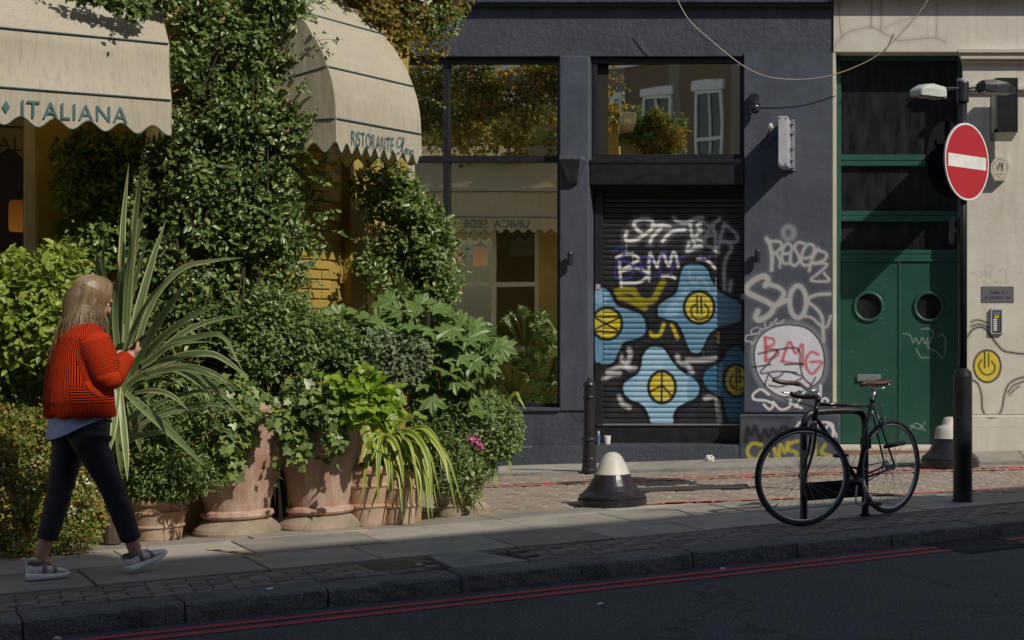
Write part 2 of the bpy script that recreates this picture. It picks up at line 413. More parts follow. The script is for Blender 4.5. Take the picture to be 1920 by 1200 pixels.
# ---- main pavement: bed, brick band, flagstones
bY0, bX0, bS = 11.73, -3.14, .277                     # edge between flags and setts: Y = bY0 + bS (X - bX0)
def clip(poly, a, b, c):                              # keep a x + b y <= c
    out = []
    for i in range(len(poly)):
        p, q = poly[i], poly[(i+1) % len(poly)]; dp, dq = a*p[0]+b*p[1]-c, a*q[0]+b*q[1]-c
        if dp <= 0: out.append(p)
        if (dp < 0 < dq) or (dq < 0 < dp):
            t = dp/(dp-dq); out.append((p[0]+(q[0]-p[0])*t, p[1]+(q[1]-p[1])*t))
    return out
def street_clip(poly): return clip(poly, -bS, 1, bY0-bS*bX0)
def prism(poly, z0, z1, ch=.004):
    n = len(poly); c = np.mean(poly, axis=0)
    inn = [tuple(c+(np.array(p)-c)*(1-ch/max(.05, np.linalg.norm(np.array(p)-c)))) for p in poly]
    zf = (lambda p: z1) if not callable(z1) else z1
    V = [(p[0], p[1], z0) for p in poly]+[(p[0], p[1], zf(p)-ch) for p in poly]+[(p[0], p[1], zf(p)) for p in inn]
    F = [(i, (i+1) % n, n+(i+1) % n, n+i) for i in range(n)]+[(n+i, n+(i+1) % n, 2*n+(i+1) % n, 2*n+i) for i in range(n)]
    F.append(tuple(2*n+i for i in range(n))); return np.array(V), F
bed = street_clip([tuple(RF(v, u)[:2]) for v, u in ((-9,.26),(12,.26),(12,5.2),(-9,5.2))])
V, F = prism(bed, -.3, lambda p: ground_z(*p)-.016)
pave = sheet('pavement', V, F, M['mortar'])
BRK0, BRK1 = .29, .86
patch0, patch1 = v_at(790, .6), v_at(975, .6)
L, Wd, gap = .205, .098, .007
r = 0; u = BRK0
bmesh_cache = {}
def shared_brick(key, l, w, h, mt, b=.004):
    if key not in bmesh_cache:
        V, F = boxm(-l/2, l/2, -w/2, w/2, -h, 0, b); me = bpy.data.meshes.new(key)
        me.from_pydata([tuple(v) for v in V], [], F); me.materials.append(mt); bmesh_cache[key] = me
    return bmesh_cache[key]
nb = 0
while u+Wd <= BRK1+.01:
    v = v_at(-60, u)+(.1 if r % 2 else 0)-.2
    while v < v_at(1990, u):
        c = v+L/2
        if not (patch0 < c < patch1):
            o = link('paving_brick', shared_brick('paving_brick', L-gap, Wd-gap, .05, M['brick_pave']), pave)
            p = RF(c, u+Wd/2, rng.normal(0, .0018)); o.location = tuple(p-np.array(rootloc(pave)))
            o.rotation_euler = (rng.normal(0, .006), rng.normal(0, .006), A0+rng.normal(0, .006)); nb += 1
        v += L
    u += Wd; r += 1
V, F = prism([tuple(RF(v, uu)[:2]) for v, uu in ((patch0+.08,.29),(patch1-.08,.29),(patch1-.2,.86),(patch0+.12,.86))], -.05, .0015)
mkobj('concrete_patch', V, F, M['concrete'], pave)
rows = [(.865,1.50),(1.505,2.20),(2.205,2.95),(2.955,3.6)]
for i, (u0, u1) in enumerate(rows):
    v = -4-.3*i
    while v < 10:
        l = random.uniform(.62, 1.15)
        poly = street_clip([tuple(RF(a, b)[:2]) for a, b in ((v+.006,u0+.005),(v+l-.006,u0+.005),(v+l-.006,u1-.005),(v+.006,u1-.005))])
        if len(poly) >= 3:
            ar = abs(sum(poly[k][0]*poly[(k+1) % len(poly)][1]-poly[(k+1) % len(poly)][0]*poly[k][1] for k in range(len(poly))))/2
            if ar > .03:
                dz = rng.normal(0, .002)
                V, F = prism(poly, -.06, lambda p: ground_z(*p)+dz)
                mkobj('flagstone', V, F, M['flag'], pave)
        v += l
# ---- side street of setts
xs = np.linspace(-9, 9, 37); V = []; F = []
YB2 = 15.45
for x in xs:
    y0 = bY0+bS*(x-bX0)
    for k in range(8):
        y = y0+(YB2+.1-y0)*k/7 if y0 < YB2 else y0+.01*k; V.append((x, y, ground_z(x, y)-.010))
for i in range(len(xs)-1):
    for k in range(7): F.append((i*8+k, (i+1)*8+k, (i+1)*8+k+1, i*8+k+1))
street = sheet('side_street', V, F, M['settjoint'])
e1 = np.array([.978, -.21]); e2 = np.array([.21, .978]); parts = []
for j in range(-10, 60):
    for i in range(-45, 32):
        c = np.array([-1.5, 12.2])+e1*(i*.235+(.117 if j % 2 else 0))+e2*(j*.138)
        if not (-6.2 < c[0] < 3.4 and bY0+bS*(c[0]-bX0)+.06 < c[1] < YB2-.05): continue
        if -2.33 < c[0] < -1.27 and abs(c[1]-(13.42+.2*(c[0]+1.8))) < .2: continue
        a, b = .104+rng.normal(0, .003), .058; V = []
        for h, s in ((-.02, 1.), (-.004, 1.), (0, .86)):
            for sx, sy in ((-1,-1),(1,-1),(1,1),(-1,1)):
                q = c+e1*a*sx*s+e2*b*sy*s; V.append((q[0], q[1], ground_z(q[0], q[1])+h))
        dz = rng.normal(0, .0018); V = np.array(V); V[4:, 2] += dz
        parts.append((V, [(0,1,5,4),(1,2,6,5),(2,3,7,6),(3,0,4,7),(4,5,9,8),(5,6,10,9),(6,7,11,10),(7,4,8,11),(8,9,10,11)]))
V, F = join(parts); o = mkobj('setts', V, F, M['sett'], street); o['kind'] = 'stuff'
def strip(name, pts, w, mt, h=.006):
    P = smooth_path(np.array(pts), 8); d = np.gradient(P, axis=0); d /= np.linalg.norm(d, axis=1)[:, None]
    nn = np.stack([-d[:,1], d[:,0]], 1); V = []
    for s in (1, -1):
        for p, q in zip(P, nn):
            a = p+q*w/2*s; V.append((a[0], a[1], ground_z(*a)+h))
    n = len(P); return sheet(name, V, [(i, n+i, n+i+1, i+1) for i in range(n-1)], mt)
gp = lambda px, Y: ((px-CX)*Y/FPX, Y)
strip('faded_red_line', [gp(880,14.0), gp(1100,14.2), gp(1430,14.55), gp(1750,14.75), gp(1990,14.95)], .09, M['redfaded'])
strip('faded_red_line', [gp(880,14.22), gp(1100,14.42), gp(1430,14.77), gp(1750,14.97), gp(1990,15.15)], .07, M['redfaded'])
strip('faded_red_line', [gp(1190,12.12), gp(1430,12.38), gp(1770,12.92), gp(1990,13.5)], .08, M['redfaded'])
# ---- strip of pavement along the shopfront
fl = sheet('shopfront_pavement', *prism([(-9,YB2),(9,YB2),(9,17.3),(-9,17.3)], -.5, lambda p: ground_z(*p)-.002), M['mortar'])
x = -5.6
while x < 3.2:
    l = random.uniform(.7, 1.2)
    for a, b in ((YB2, 15.62), (15.628, 16.98)):
        V, F = prism([(x+.004,a),(x+l-.004,a),(x+l-.004,b),(x+.004,b)], -.4, lambda p: ground_z(*p)+(.022 if a == YB2 else .024))
        mkobj('kerb_slab' if a == YB2 else 'flagstone', V, F, M['concrete'] if a == YB2 else M['flag'], fl)
    x += l

# ================================================================ GRAFFITI RASTER (spray paint as a colour attribute on the painted surface)
def catm(pts, k=8): return smooth_path(np.array(pts, float), k) if len(pts) > 2 else np.array(pts, float)
def Z(ox, oy, sc): return lambda *p: [(ox+a/sc, oy+b/sc) for a, b in p]
def ell(cx, cy, rx, ry, n=28): return [(cx+rx*math.cos(2*math.pi*i/n), cy+ry*math.sin(2*math.pi*i/n)) for i in range(n+1)]
def raster(PX, PY, layers):
    n = PX.size; X = PX.ravel(); Y = PY.ravel(); col = np.zeros((n, 3)); cov = np.zeros(n)
    for kind, pts, w, c, soft, al in layers:
        P = np.array(pts, float) if kind == 'f' else catm(pts)
        if kind == 'f': P = catm(list(pts)+[pts[0]], 5)
        m = w/2+soft*2+1; sel = np.where((X > P[:,0].min()-m) & (X < P[:,0].max()+m) & (Y > P[:,1].min()-m) & (Y < P[:,1].max()+m))[0]
        if not len(sel): continue
        x, y = X[sel], Y[sel]; d = np.full(len(sel), 1e9)
        ins = np.zeros(len(sel), bool)
        for (ax, ay), (bx, by) in zip(P[:-1], P[1:]):
            ux, uy = bx-ax, by-ay; ll = ux*ux+uy*uy+1e-9
            t = np.clip(((x-ax)*ux+(y-ay)*uy)/ll, 0, 1); d = np.minimum(d, np.hypot(x-ax-t*ux, y-ay-t*uy))
            if kind == 'f':
                cr = (ay > y) != (by > y)
                ins ^= cr & (x < (bx-ax)*(y-ay)/((by-ay) if by != ay else 1e-9)+ax)
        sd_ = np.where(ins, -d, d) if kind == 'f' else d-w/2
        a = np.clip(.5-sd_/(2*soft+.9), 0, 1)*al
        c3 = np.array(c)[None, :]
        if kind == 'f':                                # uneven roller / spray density inside a fill
            q = .5+.5*np.sin(y*1.25+2*np.sin(x*.11)); a = a*(1-.16*q*(np.sin(x*.07+y*.02) > -.2))
        oc = cov[sel]; na = a+oc*(1-a)
        col[sel] = np.where(na[:,None] > 1e-4, (c3*a[:,None]+col[sel]*(oc*(1-a))[:,None])/np.maximum(na, 1e-4)[:,None], col[sel]); cov[sel] = na
    return col, cov
def panel(name, PX, PY, Yd, mt, parent, layers, zshift=0):
    """grid on the shopfront: PX, PY photo coordinates on its plane, Yd depth"""
    r, c = PX.shape; V = np.stack([(PX-CX)*YF/FPX, Yd, EYE-(PY-CY)*YF/FPX], -1).reshape(-1, 3)
    i = np.arange(r*c).reshape(r, c)
    F = np.stack([i[:-1,:-1], i[1:,:-1], i[1:,1:], i[:-1,1:]], -1).reshape(-1, 4)
    o = mkobj(name, V, F, mt, parent)
    if layers:
        col, cov = raster(PX, PY, layers)
        a = o.data.color_attributes.new('paint', 'FLOAT_COLOR', 'POINT')
        a.data.foreach_set('color', np.hstack([col, np.ones((len(col), 1))]).astype(np.float32).ravel())
        b = o.data.attributes.new('cover', 'FLOAT', 'POINT'); b.data.foreach_set('value', cov.astype(np.float32))
    o.data.polygons.foreach_set('use_smooth', [True]*len(o.data.polygons))
    return o
def grid(px0, px1, py0, py1, step):
    return np.meshgrid(np.linspace(px0, px1, int((px1-px0)/step)+2), np.linspace(py0, py1, int((py1-py0)/step)+2))
WHT, GRY, BLK, YEL, OLV, BLU = (.74,.73,.73), (.42,.415,.405), (.008,.008,.010), (.62,.50,.03), (.30,.27,.02), (.06,.06,.30)
SKY_, SKD, SKL = (.15,.31,.45), (.045,.17,.28), (.33,.54,.70)
a = Z(1100,380,5.453); b = Z(1100,590,5.453); c_ = Z(1380,400,5.455); d_ = Z(1380,590,4.285)
S = lambda P, w, c, soft=.45, al=.96: ('s', P, w, c, soft, al)
Fl = lambda P, c, soft=.6, al=.95: ('f', P, 0, c, soft, al)
shut_layers = []
A = shut_layers.append
for P in (a((375,290),(360,350),(390,380),(470,370),(540,330),(620,270),(650,210),(620,165),(540,155),(470,175),(450,215),(490,270),(530,300)),
          a((640,235),(740,220),(820,235)), a((740,235),(690,290),(640,340),(615,400)), a((975,265),(880,275),(810,310),(745,385))):
    A(S(P, 15, WHT, 5, .16)); A(S(P, 6.5, WHT))
for P in (a((865,140),(900,180),(1000,190),(1080,150),(1160,140)), a((1030,190),(1050,320),(1090,450)), a((1210,220),(1170,195),(1110,215),(1120,255),(1170,265)),
          a((1170,265),(1105,310),(1100,360),(1160,370)), a((1160,440),(1230,260),(1340,150)), a((1260,210),(1290,330),(1290,440)), a((1190,330),(1300,310)),
          a((1390,200),(1350,330),(1315,500)), a((1400,220),(1500,300),(1520,370),(1470,395),(1350,380)), a((1350,390),(1440,410),(1455,470),(1400,570),(1380,700),(1385,800)),
          a((1020,400),(1005,490),(1100,440),(1200,430),(1280,460),(1325,505)), a((1455,800),(1440,900)), a((1385,840),(1385,900))):
    A(S(P, 12, WHT, 4, .12)); A(S(P, 6.2, (.55,.56,.58), .6, .9))
for P in (a((270,910),(340,890),(430,900)), a((450,900),(480,960),(560,1010),(650,990),(700,900),(750,810)), a((300,960),(420,1000),(560,1070))): A(S(P, 12, OLV, 2, .9))
for P in (a((300,600),(305,700),(320,850)), a((270,555),(330,525),(430,520),(500,570),(430,620),(330,680)), a((330,690),(450,670),(560,690),(590,740),(500,810),(320,820)),
          a((605,790),(605,650),(615,510),(650,580),(690,650)), a((690,650),(730,530),(760,530),(810,640),(850,510),(880,520),(910,650)), a((740,745),(820,745),(880,770)),
          a((1110,570),(1180,570),(1250,620),(1290,670))): A(S(P, 5.5, WHT, 1, .85))
for P in (a((235,490),(300,450),(350,470),(340,540),(300,600),(250,680),(270,760),(370,775),(430,730),(440,650),(380,600),(280,570)),
          a((440,650),(540,640),(620,620),(640,570),(580,545),(520,570),(520,640),(530,710),(600,740),(700,740)), a((720,740),(720,600),(740,510),(790,500),(800,580)),
          a((830,740),(850,660),(900,600),(960,540)), a((1130,530),(1190,580),(1250,530))): A(S(P, 4, BLU, .8, .8))
for P in (b((400,360),(410,420),(370,540)), b((300,400),(330,480),(400,560)), b((180,590),(300,540),(480,560)), b((900,430),(920,500),(1000,520),(1050,600)), b((1000,470),(1150,470),(1300,455)),
          b((1190,865),(1300,850),(1330,1000),(1340,1110)), b((300,850),(330,920),(400,960)), b((150,660),(220,620),(300,610))): A(S(P, 8.5, WHT, 2.5, .6))
for P in (b((620,190),(650,220),(720,200),(760,90)), b((840,95),(900,240))): A(S(P, 7.5, YEL, 1, .8))
A(S(b((1325,180),(1325,290)), 4.5, YEL, 1, .8))
eggL = [(1108,541),(1125,538),(1138,548),(1150,570),(1175,580),(1198,590),(1206,610),(1203,628),(1185,638),(1165,643),(1155,660),(1145,680),(1130,686),(1118,682),(1108,668)]
eggC = a((1060,610),(1150,625),(1220,680),(1250,770),(1320,880),(1420,950),(1530,1000),(1570,1060),(1565,1150))+b((1560,60),(1480,100),(1350,130),(1270,170),(1220,230),(1180,320),(1140,390),(1080,405),(1020,370),(980,270),(940,170),(880,80),(790,55),(700,20))+a((690,1110),(700,1050),(770,990),(860,940),(900,870),(920,760),(950,660),(1000,620))
eggP = b((670,325),(750,340),(800,400),(850,480),(920,560),(1020,630),(1100,690),(1130,770),(1100,850),(1020,900),(940,940),(890,980),(860,1050),(850,1135),(640,1135),(600,1050),(560,970),(500,920),(420,890),(350,830),(330,760),(350,700),(420,650),(490,600),(520,520),(530,440),(570,370),(610,335))
eggR = b((1480,325),(1540,330),(1600,400),(1625,500),(1625,1000),(1580,1060),(1500,1115),(1430,1100),(1390,1020),(1370,900),(1330,840),(1230,790),(1170,710),(1165,630),(1210,560),(1310,500),(1380,440),(1410,370))
for e, cc, lt in ((eggL, SKY_, (1135,570,20,16)), (eggC, SKY_, None), (eggP, SKL, None), (eggR, SKD, None)):
    A(S(list(e)+[e[0]], 11, BLK, 2.2, .95)); A(Fl(e, cc)); A(S(list(e)+[e[0]], 3.2, BLK, .5, .95))
A(Fl(ell(1122,556,13,14,14), SKL, 3, .6)); A(Fl(a((830,1010),(930,960),(960,900),(1010,860),(1000,1000),(900,1150),(760,1150)), SKL, 4, .55))
A(S(a((1020,680),(1030,760),(1070,820),(1150,760),(1230,900)), 4, (.34,.46,.52), 1.5, .6)); A(S(b((1350,520),(1330,820)), 5, (.36,.42,.47), 1.5, .7))
A(Fl(b((1010,600),(1100,700),(1120,780),(1080,860),(1010,890),(1000,760)), SKY_, 2, .7))
A(S(b((500,640),(520,720),(480,790),(420,760)), 5, (.45,.5,.58), 2, .5)); A(S(b((600,450),(650,520),(700,470)), 6, (.45,.5,.55), 2, .5))
q_ = np.random.default_rng(5)
for e, dk_, lt_ in ((eggL, SKD, SKL), (eggC, SKD, SKL), (eggP, SKY_, (.5,.68,.8)), (eggR, (.03,.11,.2), SKY_)):
    xs_ = [p[0] for p in e]; ys_ = [p[1] for p in e]; k_ = 0
    while k_ < 26:
        x_, y_ = q_.uniform(min(xs_), max(xs_)), q_.uniform(min(ys_), max(ys_))
        ok = all(sum(((e[i][1] > yy) != (e[i-1][1] > yy)) and xx < (e[i-1][0]-e[i][0])*(yy-e[i][1])/(e[i-1][1]-e[i][1]+1e-9)+e[i][0] for i in range(len(e))) % 2 == 1 for xx, yy in ((x_-9, y_), (x_+9, y_), (x_, y_)))
        if ok: A(S([(x_-q_.uniform(4,9), y_), (x_, y_+q_.uniform(-1,1)), (x_+q_.uniform(4,9), y_+q_.uniform(-1,1))], q_.uniform(1.5,4), dk_ if k_ % 3 else lt_, 1.5, .45))
        k_ += 1
for px_, py_, l_ in ((1146,645,22),(1262,662,30),(1342,640,18),(1222,800,0),(1180,470,26),(1315,660,16),(1338,520,30),(1168,455,18)):
    if l_: A(S([(px_,py_),(px_+.3,py_+l_)], 1.3, WHT if py_ < 560 else SKY_, .4, .6))
for (cx, cy, rx, ry) in ((1132,607,27.5,30), (1306.3,576.2,28.5,30.3), (1235.7,727.5,25.7,30.3), (1377,714.5,23.5,30.5)):
    e = ell(cx, cy, rx, ry); A(Fl(e[:-1], YEL, .5, .98)); A(S(e, 6, BLK, .5, .97))
for P in (b((55,150),(300,30)), b((70,40),(290,170)), b((60,22),(310,12)), b((70,172),(270,180)), a((1103,950),(1105,1130)), a((1145,960),(1150,1135)),
          a((1085,1040),(1045,1080),(1050,1150),(1090,1190),(1150,1195),(1210,1160),(1220,1090),(1180,1035)), b((740,590),(735,915)), b((735,735),(610,800)), b((745,735),(840,840)),
          b((1510,545),(1510,740)), b((1540,545),(1548,700)), b((1475,625),(1445,680),(1470,750),(1540,780),(1600,740),(1612,690),(1580,645))): A(S(P, 3.8, BLK, .4, .97))
pier_layers = []; A = pier_layers.append
for P, w in ((c_((315,260),(350,330),(370,450),(365,580)),7.5), (c_((350,290),(440,290),(470,330),(440,380),(380,420)),5.5), (c_((420,420),(450,480),(448,550)),5),
          (c_((470,420),(560,400),(570,340),(530,310),(490,350),(470,440),(490,510),(540,510)),5.2), (c_((700,310),(640,300),(600,350),(640,430),(650,490),(600,535),(560,500),(560,430)),5.4),
          (c_((670,460),(760,450),(800,390),(790,330),(740,320),(690,380),(670,470),(690,530),(740,530)),5.4), (c_((840,360),(780,470),(750,590)),5.2),
          (c_((850,380),(920,410),(920,460),(860,500),(770,510)),5.2), (c_((770,515),(930,520),(860,600),(770,685),(950,690),(900,610)),4.6),
          (c_((300,740),(330,680),(300,645),(230,660),(130,730),(115,800),(200,850),(330,910),(385,960),(340,1040),(240,1090),(205,1060),(225,1000)),10.5),
          (c_((350,730),(440,760),(490,820),(450,900),(400,950),(520,890)),8.8), ([(1380+p/5.455,400+q/5.455) for p, q in ell(635,905,84,163)],9.2),
          (c_((960,825),(850,830),(760,860),(740,910),(820,970),(880,1060),(890,1180),(900,1300)),6.4), (c_((690,1050),(780,1070),(870,1150),(930,1160),(970,1050)),5)):
    A(S(P, w*1.9, GRY, 4, .12)); A(S(P, w, GRY, .8, .9))
A(S([(1380+p/5.455,400+q/5.455) for p, q in ell(540,200,55,62)], 9, GRY, 4, .55))
for P in (d_((130,160),(85,170),(80,210),(120,215),(130,235),(165,200)), d_((180,100),(130,120),(125,150),(180,150),(200,110),(220,120)), d_((230,60),(245,110),(290,80),(285,60)), d_((330,30),(310,60),(350,70),(390,40))): A(S(P, 2, WHT, .4, .7))
ball = d_((430,80),(560,105),(650,180),(700,280),(710,400),(690,500),(640,560),(560,600),(470,655),(380,660),(290,620),(220,550),(170,460),(150,350),(160,240),(220,150),(320,95))
A(S(ball+[ball[0]], 16, (.40,.42,.47), 4, .4)); A(Fl(ball, (.66,.66,.71))); A(S(ball+[ball[0]], 3, BLK, .4))
RED = (.48,.05,.07)
for P, w in ((d_((235,185),(240,280),(240,370)),6.5), (d_((235,185),(300,195),(300,240),(245,265),(330,290),(330,330),(240,370)),5), (d_((370,375),(430,220),(480,310),(535,240),(535,410)),5.5),
             (d_((370,375),(540,400)),4.5), (d_((660,320),(610,300),(565,350),(570,430),(610,475),(650,440),(690,380),(600,380)),5)): A(S(P, w, RED, 1, .85))
for P in (d_((180,315),(340,280),(500,275),(515,400),(540,500),(600,560)), d_((340,285),(270,380),(200,470),(330,455),(490,465)), d_((120,425),(280,400)), d_((390,400),(540,395)),
          d_((230,570),(265,480),(300,510),(360,490),(400,455),(520,490)), d_((265,568),(350,578),(450,550),(530,510)), d_((640,505),(600,570))): A(S(P, 3.2, BLK, .4, .95))
for P in (d_((265,640),(200,600),(140,640),(150,680),(240,690),(300,720),(270,760),(225,720)), d_((300,700),(360,760),(430,740),(440,680)), d_((460,720),(530,750)), d_((480,740),(560,600)),
          d_((640,600),(660,700)), d_((680,570),(680,650)), [(1380+p/4.285,590+q/4.285) for p, q in ell(715,695,24,24)]): A(S(P, 4.6, WHT, .7, .88))
plinth_layers = []; A = plinth_layers.append
A(S(d_((80,800),(250,810),(450,820)), 14, BLK, 5, .6)); A(S(d_((80,1000),(250,980),(420,930)), 26, BLK, 8, .5))
for P in (d_((90,1010),(100,900),(130,960),(160,890),(190,980)), d_((210,1000),(240,920),(270,980),(300,910),(330,960)), d_((340,960),(380,900),(430,920))): A(S(P, 7, BLK, 1.5, .9))
for P in (d_((210,1040),(140,1030),(100,1080),(120,1140),(180,1150),(220,1090)), d_((250,1150),(270,1060),(310,1070),(330,1140)), d_((350,1150),(360,1040),(400,1100),(420,1020)),
          d_((500,1010),(440,1030),(430,1080),(490,1100),(480,1150),(430,1150)), d_((640,1030),(640,1140)), d_((720,1040),(690,1100),(770,1130)), d_((560,1030),(550,1120),(600,1140))): A(S(P, 6.5, (.46,.39,.03), 1.4, .85))
for P in (d_((490,900),(520,860),(560,870)), d_((640,900),(700,860),(780,880),(780,980)), d_((700,980),(750,880),(820,980))): A(S(P, 4.5, WHT, .8, .8))
# ================================================================ DARK SHOPFRONT
shop = thing('shop_building', 'dark navy painted shopfront with graffiti covered roller shutter and large windows', 'building', (fx(1200), YF, -.15))
GB = -.3
box('light_block_wall', fx(560), fx(1572), 17.3, 17.6, GB, 9, M['dark'], shop)  # unseen dark wall added close behind the front to block light
fbox('fascia', 560, 9, 1561, 105, YF, 17.29, M['navy'], shop)
fbox('upper_wall', 560, -1000, 1561, -9, YF, 17.29, M['navy'], shop)
V, F = join([boxm(fx(560), fx(1561), YF-.115, 17.0, fz(8.5), fz(-8.5), .012), boxm(fx(560), fx(1561), YF-.075, 17.0, fz(12.5), fz(8.6), .004)])
mkobj('cornice', V, F, M['navy'], shop)
# low wall under the big window, with its projecting skirting
fbox('low_wall', 560, 771, 1107, 960, YF-.04, 17.29, M['navy'], shop, b=.008)
fbox('skirting', 560, 835, 1120, 960, YF-.085, YF-.041, M['navy'], shop, b=.006)
fbox('window_board', 560, 764, 1052, 770.5, YF-.07, 17.2, M['navy'], shop, b=.004)
fbox('pier', 1051, 106, 1107, 770, YF-.06, 17.29, M['navypier'], shop, b=.018)
# big window
def window(px0, py0, px1, py1, yd, members, panes, tilt=0):
    w = fbox('window', px0, py0, px1, py0+11, yd-.04, yd+.06, M['frame'], shop, b=.004)       # head of the frame carries the rest
    for m in members: fbox('frame', *m, yd-.04+random.uniform(0, .004), yd+.06, M['frame'], w, b=.004)
    for (a0, b0, a1, b1) in panes:
        V, F = boxm(fx(a0), fx(a1), yd, yd+.012, fz(b1), fz(b0)); V = rotm(V, R(tilt), ((fx(a0)+fx(a1))/2, yd, 0))
        mkobj('pane', V, F, M['mirror'], w)
        V, F = boxm(fx(a0)-.004, fx(a1)+.004, yd+.03, yd+.04, fz(b1), fz(b0)); mkobj('backing', V, F, M['dark'], w)
    return w
window(560, 106, 1051, 764, 16.93, [(826,117,838,290), (826,303.2,838,757), (560,290.2,1041,303), (1041,117.2,1050.8,763.8), (560,757.2,1041,763.9)],
       [(563,118,825,290), (839,118,1040,290), (563,303,825,757), (839,303,1040,757)])
# shutter bay: transom light, shutter box, curtain, riser, step
window(1108, 106, 1396, 299, 16.90, [(1108,117,1117,288), (1387,117,1395.8,288), (1108,288.2,1396,298.8)], [(1118,118,1386,287.5)], tilt=-2.6)
V, F = join([boxm(fx(1108), fx(1395.5), 16.74, 17.1, fz(347), fz(301), .012), boxm(fx(1108), fx(1395.5), 16.73, 16.78, fz(307), fz(300.2), .003)])
mkobj('shutter_box', V, F, M['black'], shop)
shutter = fbox('roller_shutter', 1109, 347.5, 1395, 366, 17.02, 17.12, M['black'], shop)
n = 43; y0, y1 = 366.5, 797.0; hs = (y1-y0)/n
for k in range(n):
    pys = y0+k*hs+hs*np.array([0, .06, .16, .3, .45, .6, .75, .88, .97, 1.0]); dep = np.array([.016, .008, .003, 0, -.001, 0, .002, .006, .012, .018])
    PX, PY = np.meshgrid(np.linspace(1125, 1388, 148), pys); Yd = 17.005+np.repeat(dep[:,None], 148, 1)+rng.normal(0, .0006)
    panel('slat', PX, PY, Yd, M['shut'], shutter, shut_layers if k > 2 else None)
for p0, p1 in ((1110,1125), (1388,1395.4)):
    V, F = boxm(fx(p0), fx(p1), 16.965, 17.1, fz(798), fz(347.5)); o_ = mkobj('guide_rail', V, F, M['black'], shutter)
    PX, PY = grid(p0, p1, 367, 797, 1.9); panel('guide_face', PX, PY, np.full(PX.shape, 16.962), M['shut'], shutter, shut_layers)
fbox('bottom_rail', 1112, 796.8, 1393, 800, 16.97, 17.06, M['steel'], shutter, b=.003)
fbox('riser', 1108, 800.2, 1396, 834, 16.99, 17.29, M['black'], shop)
V, F = boxm(fx(1118), fx(1389), 16.71, 17.2, -.3, fz(833), .01); mkobj('step', V, F, M['navy'], shop)
# right pier and its plinth
fbox('pier', 1396, 99, 1561, 773, YF-.022, 17.29, M['navypier'], shop)
PX, PY = grid(1396.4, 1560.6, 395, 772, 1.9); panel('pier_face', PX, PY, np.full(PX.shape, YF-.0235), M['navypier'], shop, pier_layers)
V, F = boxm(fx(1388.5), fx(1574), YF-.10, 17.29, -.3, fz(776), .014); mkobj('plinth', V, F, M['navypier'], shop)
PX, PY = grid(1392, 1571, 779, 866, 1.9); panel('plinth_face', PX, PY, np.full(PX.shape, YF-.1015), M['navypier'], shop, plinth_layers)

# ---- fittings on the shopfront
def ftube(P, y, r, seg=6): return tube(np.array([(fx(p), y, fz(q)) for p, q in P]), r, seg)
cc = smooth_path([(1268,-12),(1285,25),(1303,52),(1340,85),(1390,125),(1430,146),(1470,154),(1520,154),(1562,147),(1610,130),(1650,108),(1695,66),(1730,25),(1752,-12)], 6)
dy = [YF-.34+.12*math.sin(i/len(cc)*math.pi) for i in range(len(cc))]
V, F = tube(np.array([(fx(p), y, fz(q)) for (p, q), y in zip(cc, dy)]), .006, 6); V = np.array(V)
tag(mkobj('cable', V, F, mat('cable_sheath', (.42,.36,.27), (.36,.3,.22), 20, .6), smooth=True), 'pale cable drooping across the shopfront fascia to the cream lintel', 'cable')
sgn = thing('projecting_sign', 'narrow pale metal light box projecting from the navy pier', 'sign', (fx(1477), YF, fz(322)))
fbox('casing', 1465, 227, 1482, 318, YF-.42, YF-.06, M['grey_metal'], sgn, b=.006)
fbox('back_bracket', 1484.5, 225, 1491, 321, YF-.05, YF-.022, M['steel'], sgn, b=.003)
fbox('back_plate', 1469, 226, 1484, 320, YF-.06, YF-.0225, M['steel'], sgn)
for q in (232, 250, 278, 300, 314):
    V, F = boxm(fx(1482), fx(1490), YF-.09, YF-.05, fz(q+2), fz(q-2)); mkobj('bolt', V, F, M['steel'], sgn)
for q in (231, 315):
    for p in (1468, 1479):
        V, F = lathe([(.008, 0), (.008, .004), (.003, .006)], 8); V = rotm(V, R(90), axis='X')+np.array([fx(p), YF-.42, fz(q)]); mkobj('screw', V, F, M['black'], sgn)
cam_ = thing('dome_camera', 'small black dome security camera on the pier beside the transom window', 'camera', (fx(1414), YF-.02, fz(218)))
fbox('mount', 1407, 178, 1424, 194, YF-.14, YF-.022, M['black'], cam_, b=.01)
V, F = ellipsoid((fx(1418), YF-.13, fz(206)), (.055, .055, .06)); mkobj('dome', V, F, mat('dome_plastic', (.015,.015,.018), (.03,.03,.034), 5, .1), cam_, smooth=True)
V, F = tube([(fx(1417), YF-.1, fz(196)), (fx(1418), YF-.13, fz(202))], .05, 12); mkobj('collar', V, F, M['black'], cam_)
wj = thing('cable_stub', 'torn junction hole with a loose wire looping down the navy pier', 'cable', (fx(1447), YF-.022, fz(246)))
V, F = ellipsoid((fx(1446), YF-.022, fz(238)), (.028, .012, .04), 8, 6); V += rng.normal(0, .004, V.shape); mkobj('plaster_hole', V, F, M['creamflat'], wj)
P = smooth_path([(1446,240),(1438,258),(1428,268),(1430,278),(1440,274),(1452,262),(1466,252)], 5); V, F = ftube(P, YF-.035, .004); mkobj('wire', V, F, M['black'], wj)
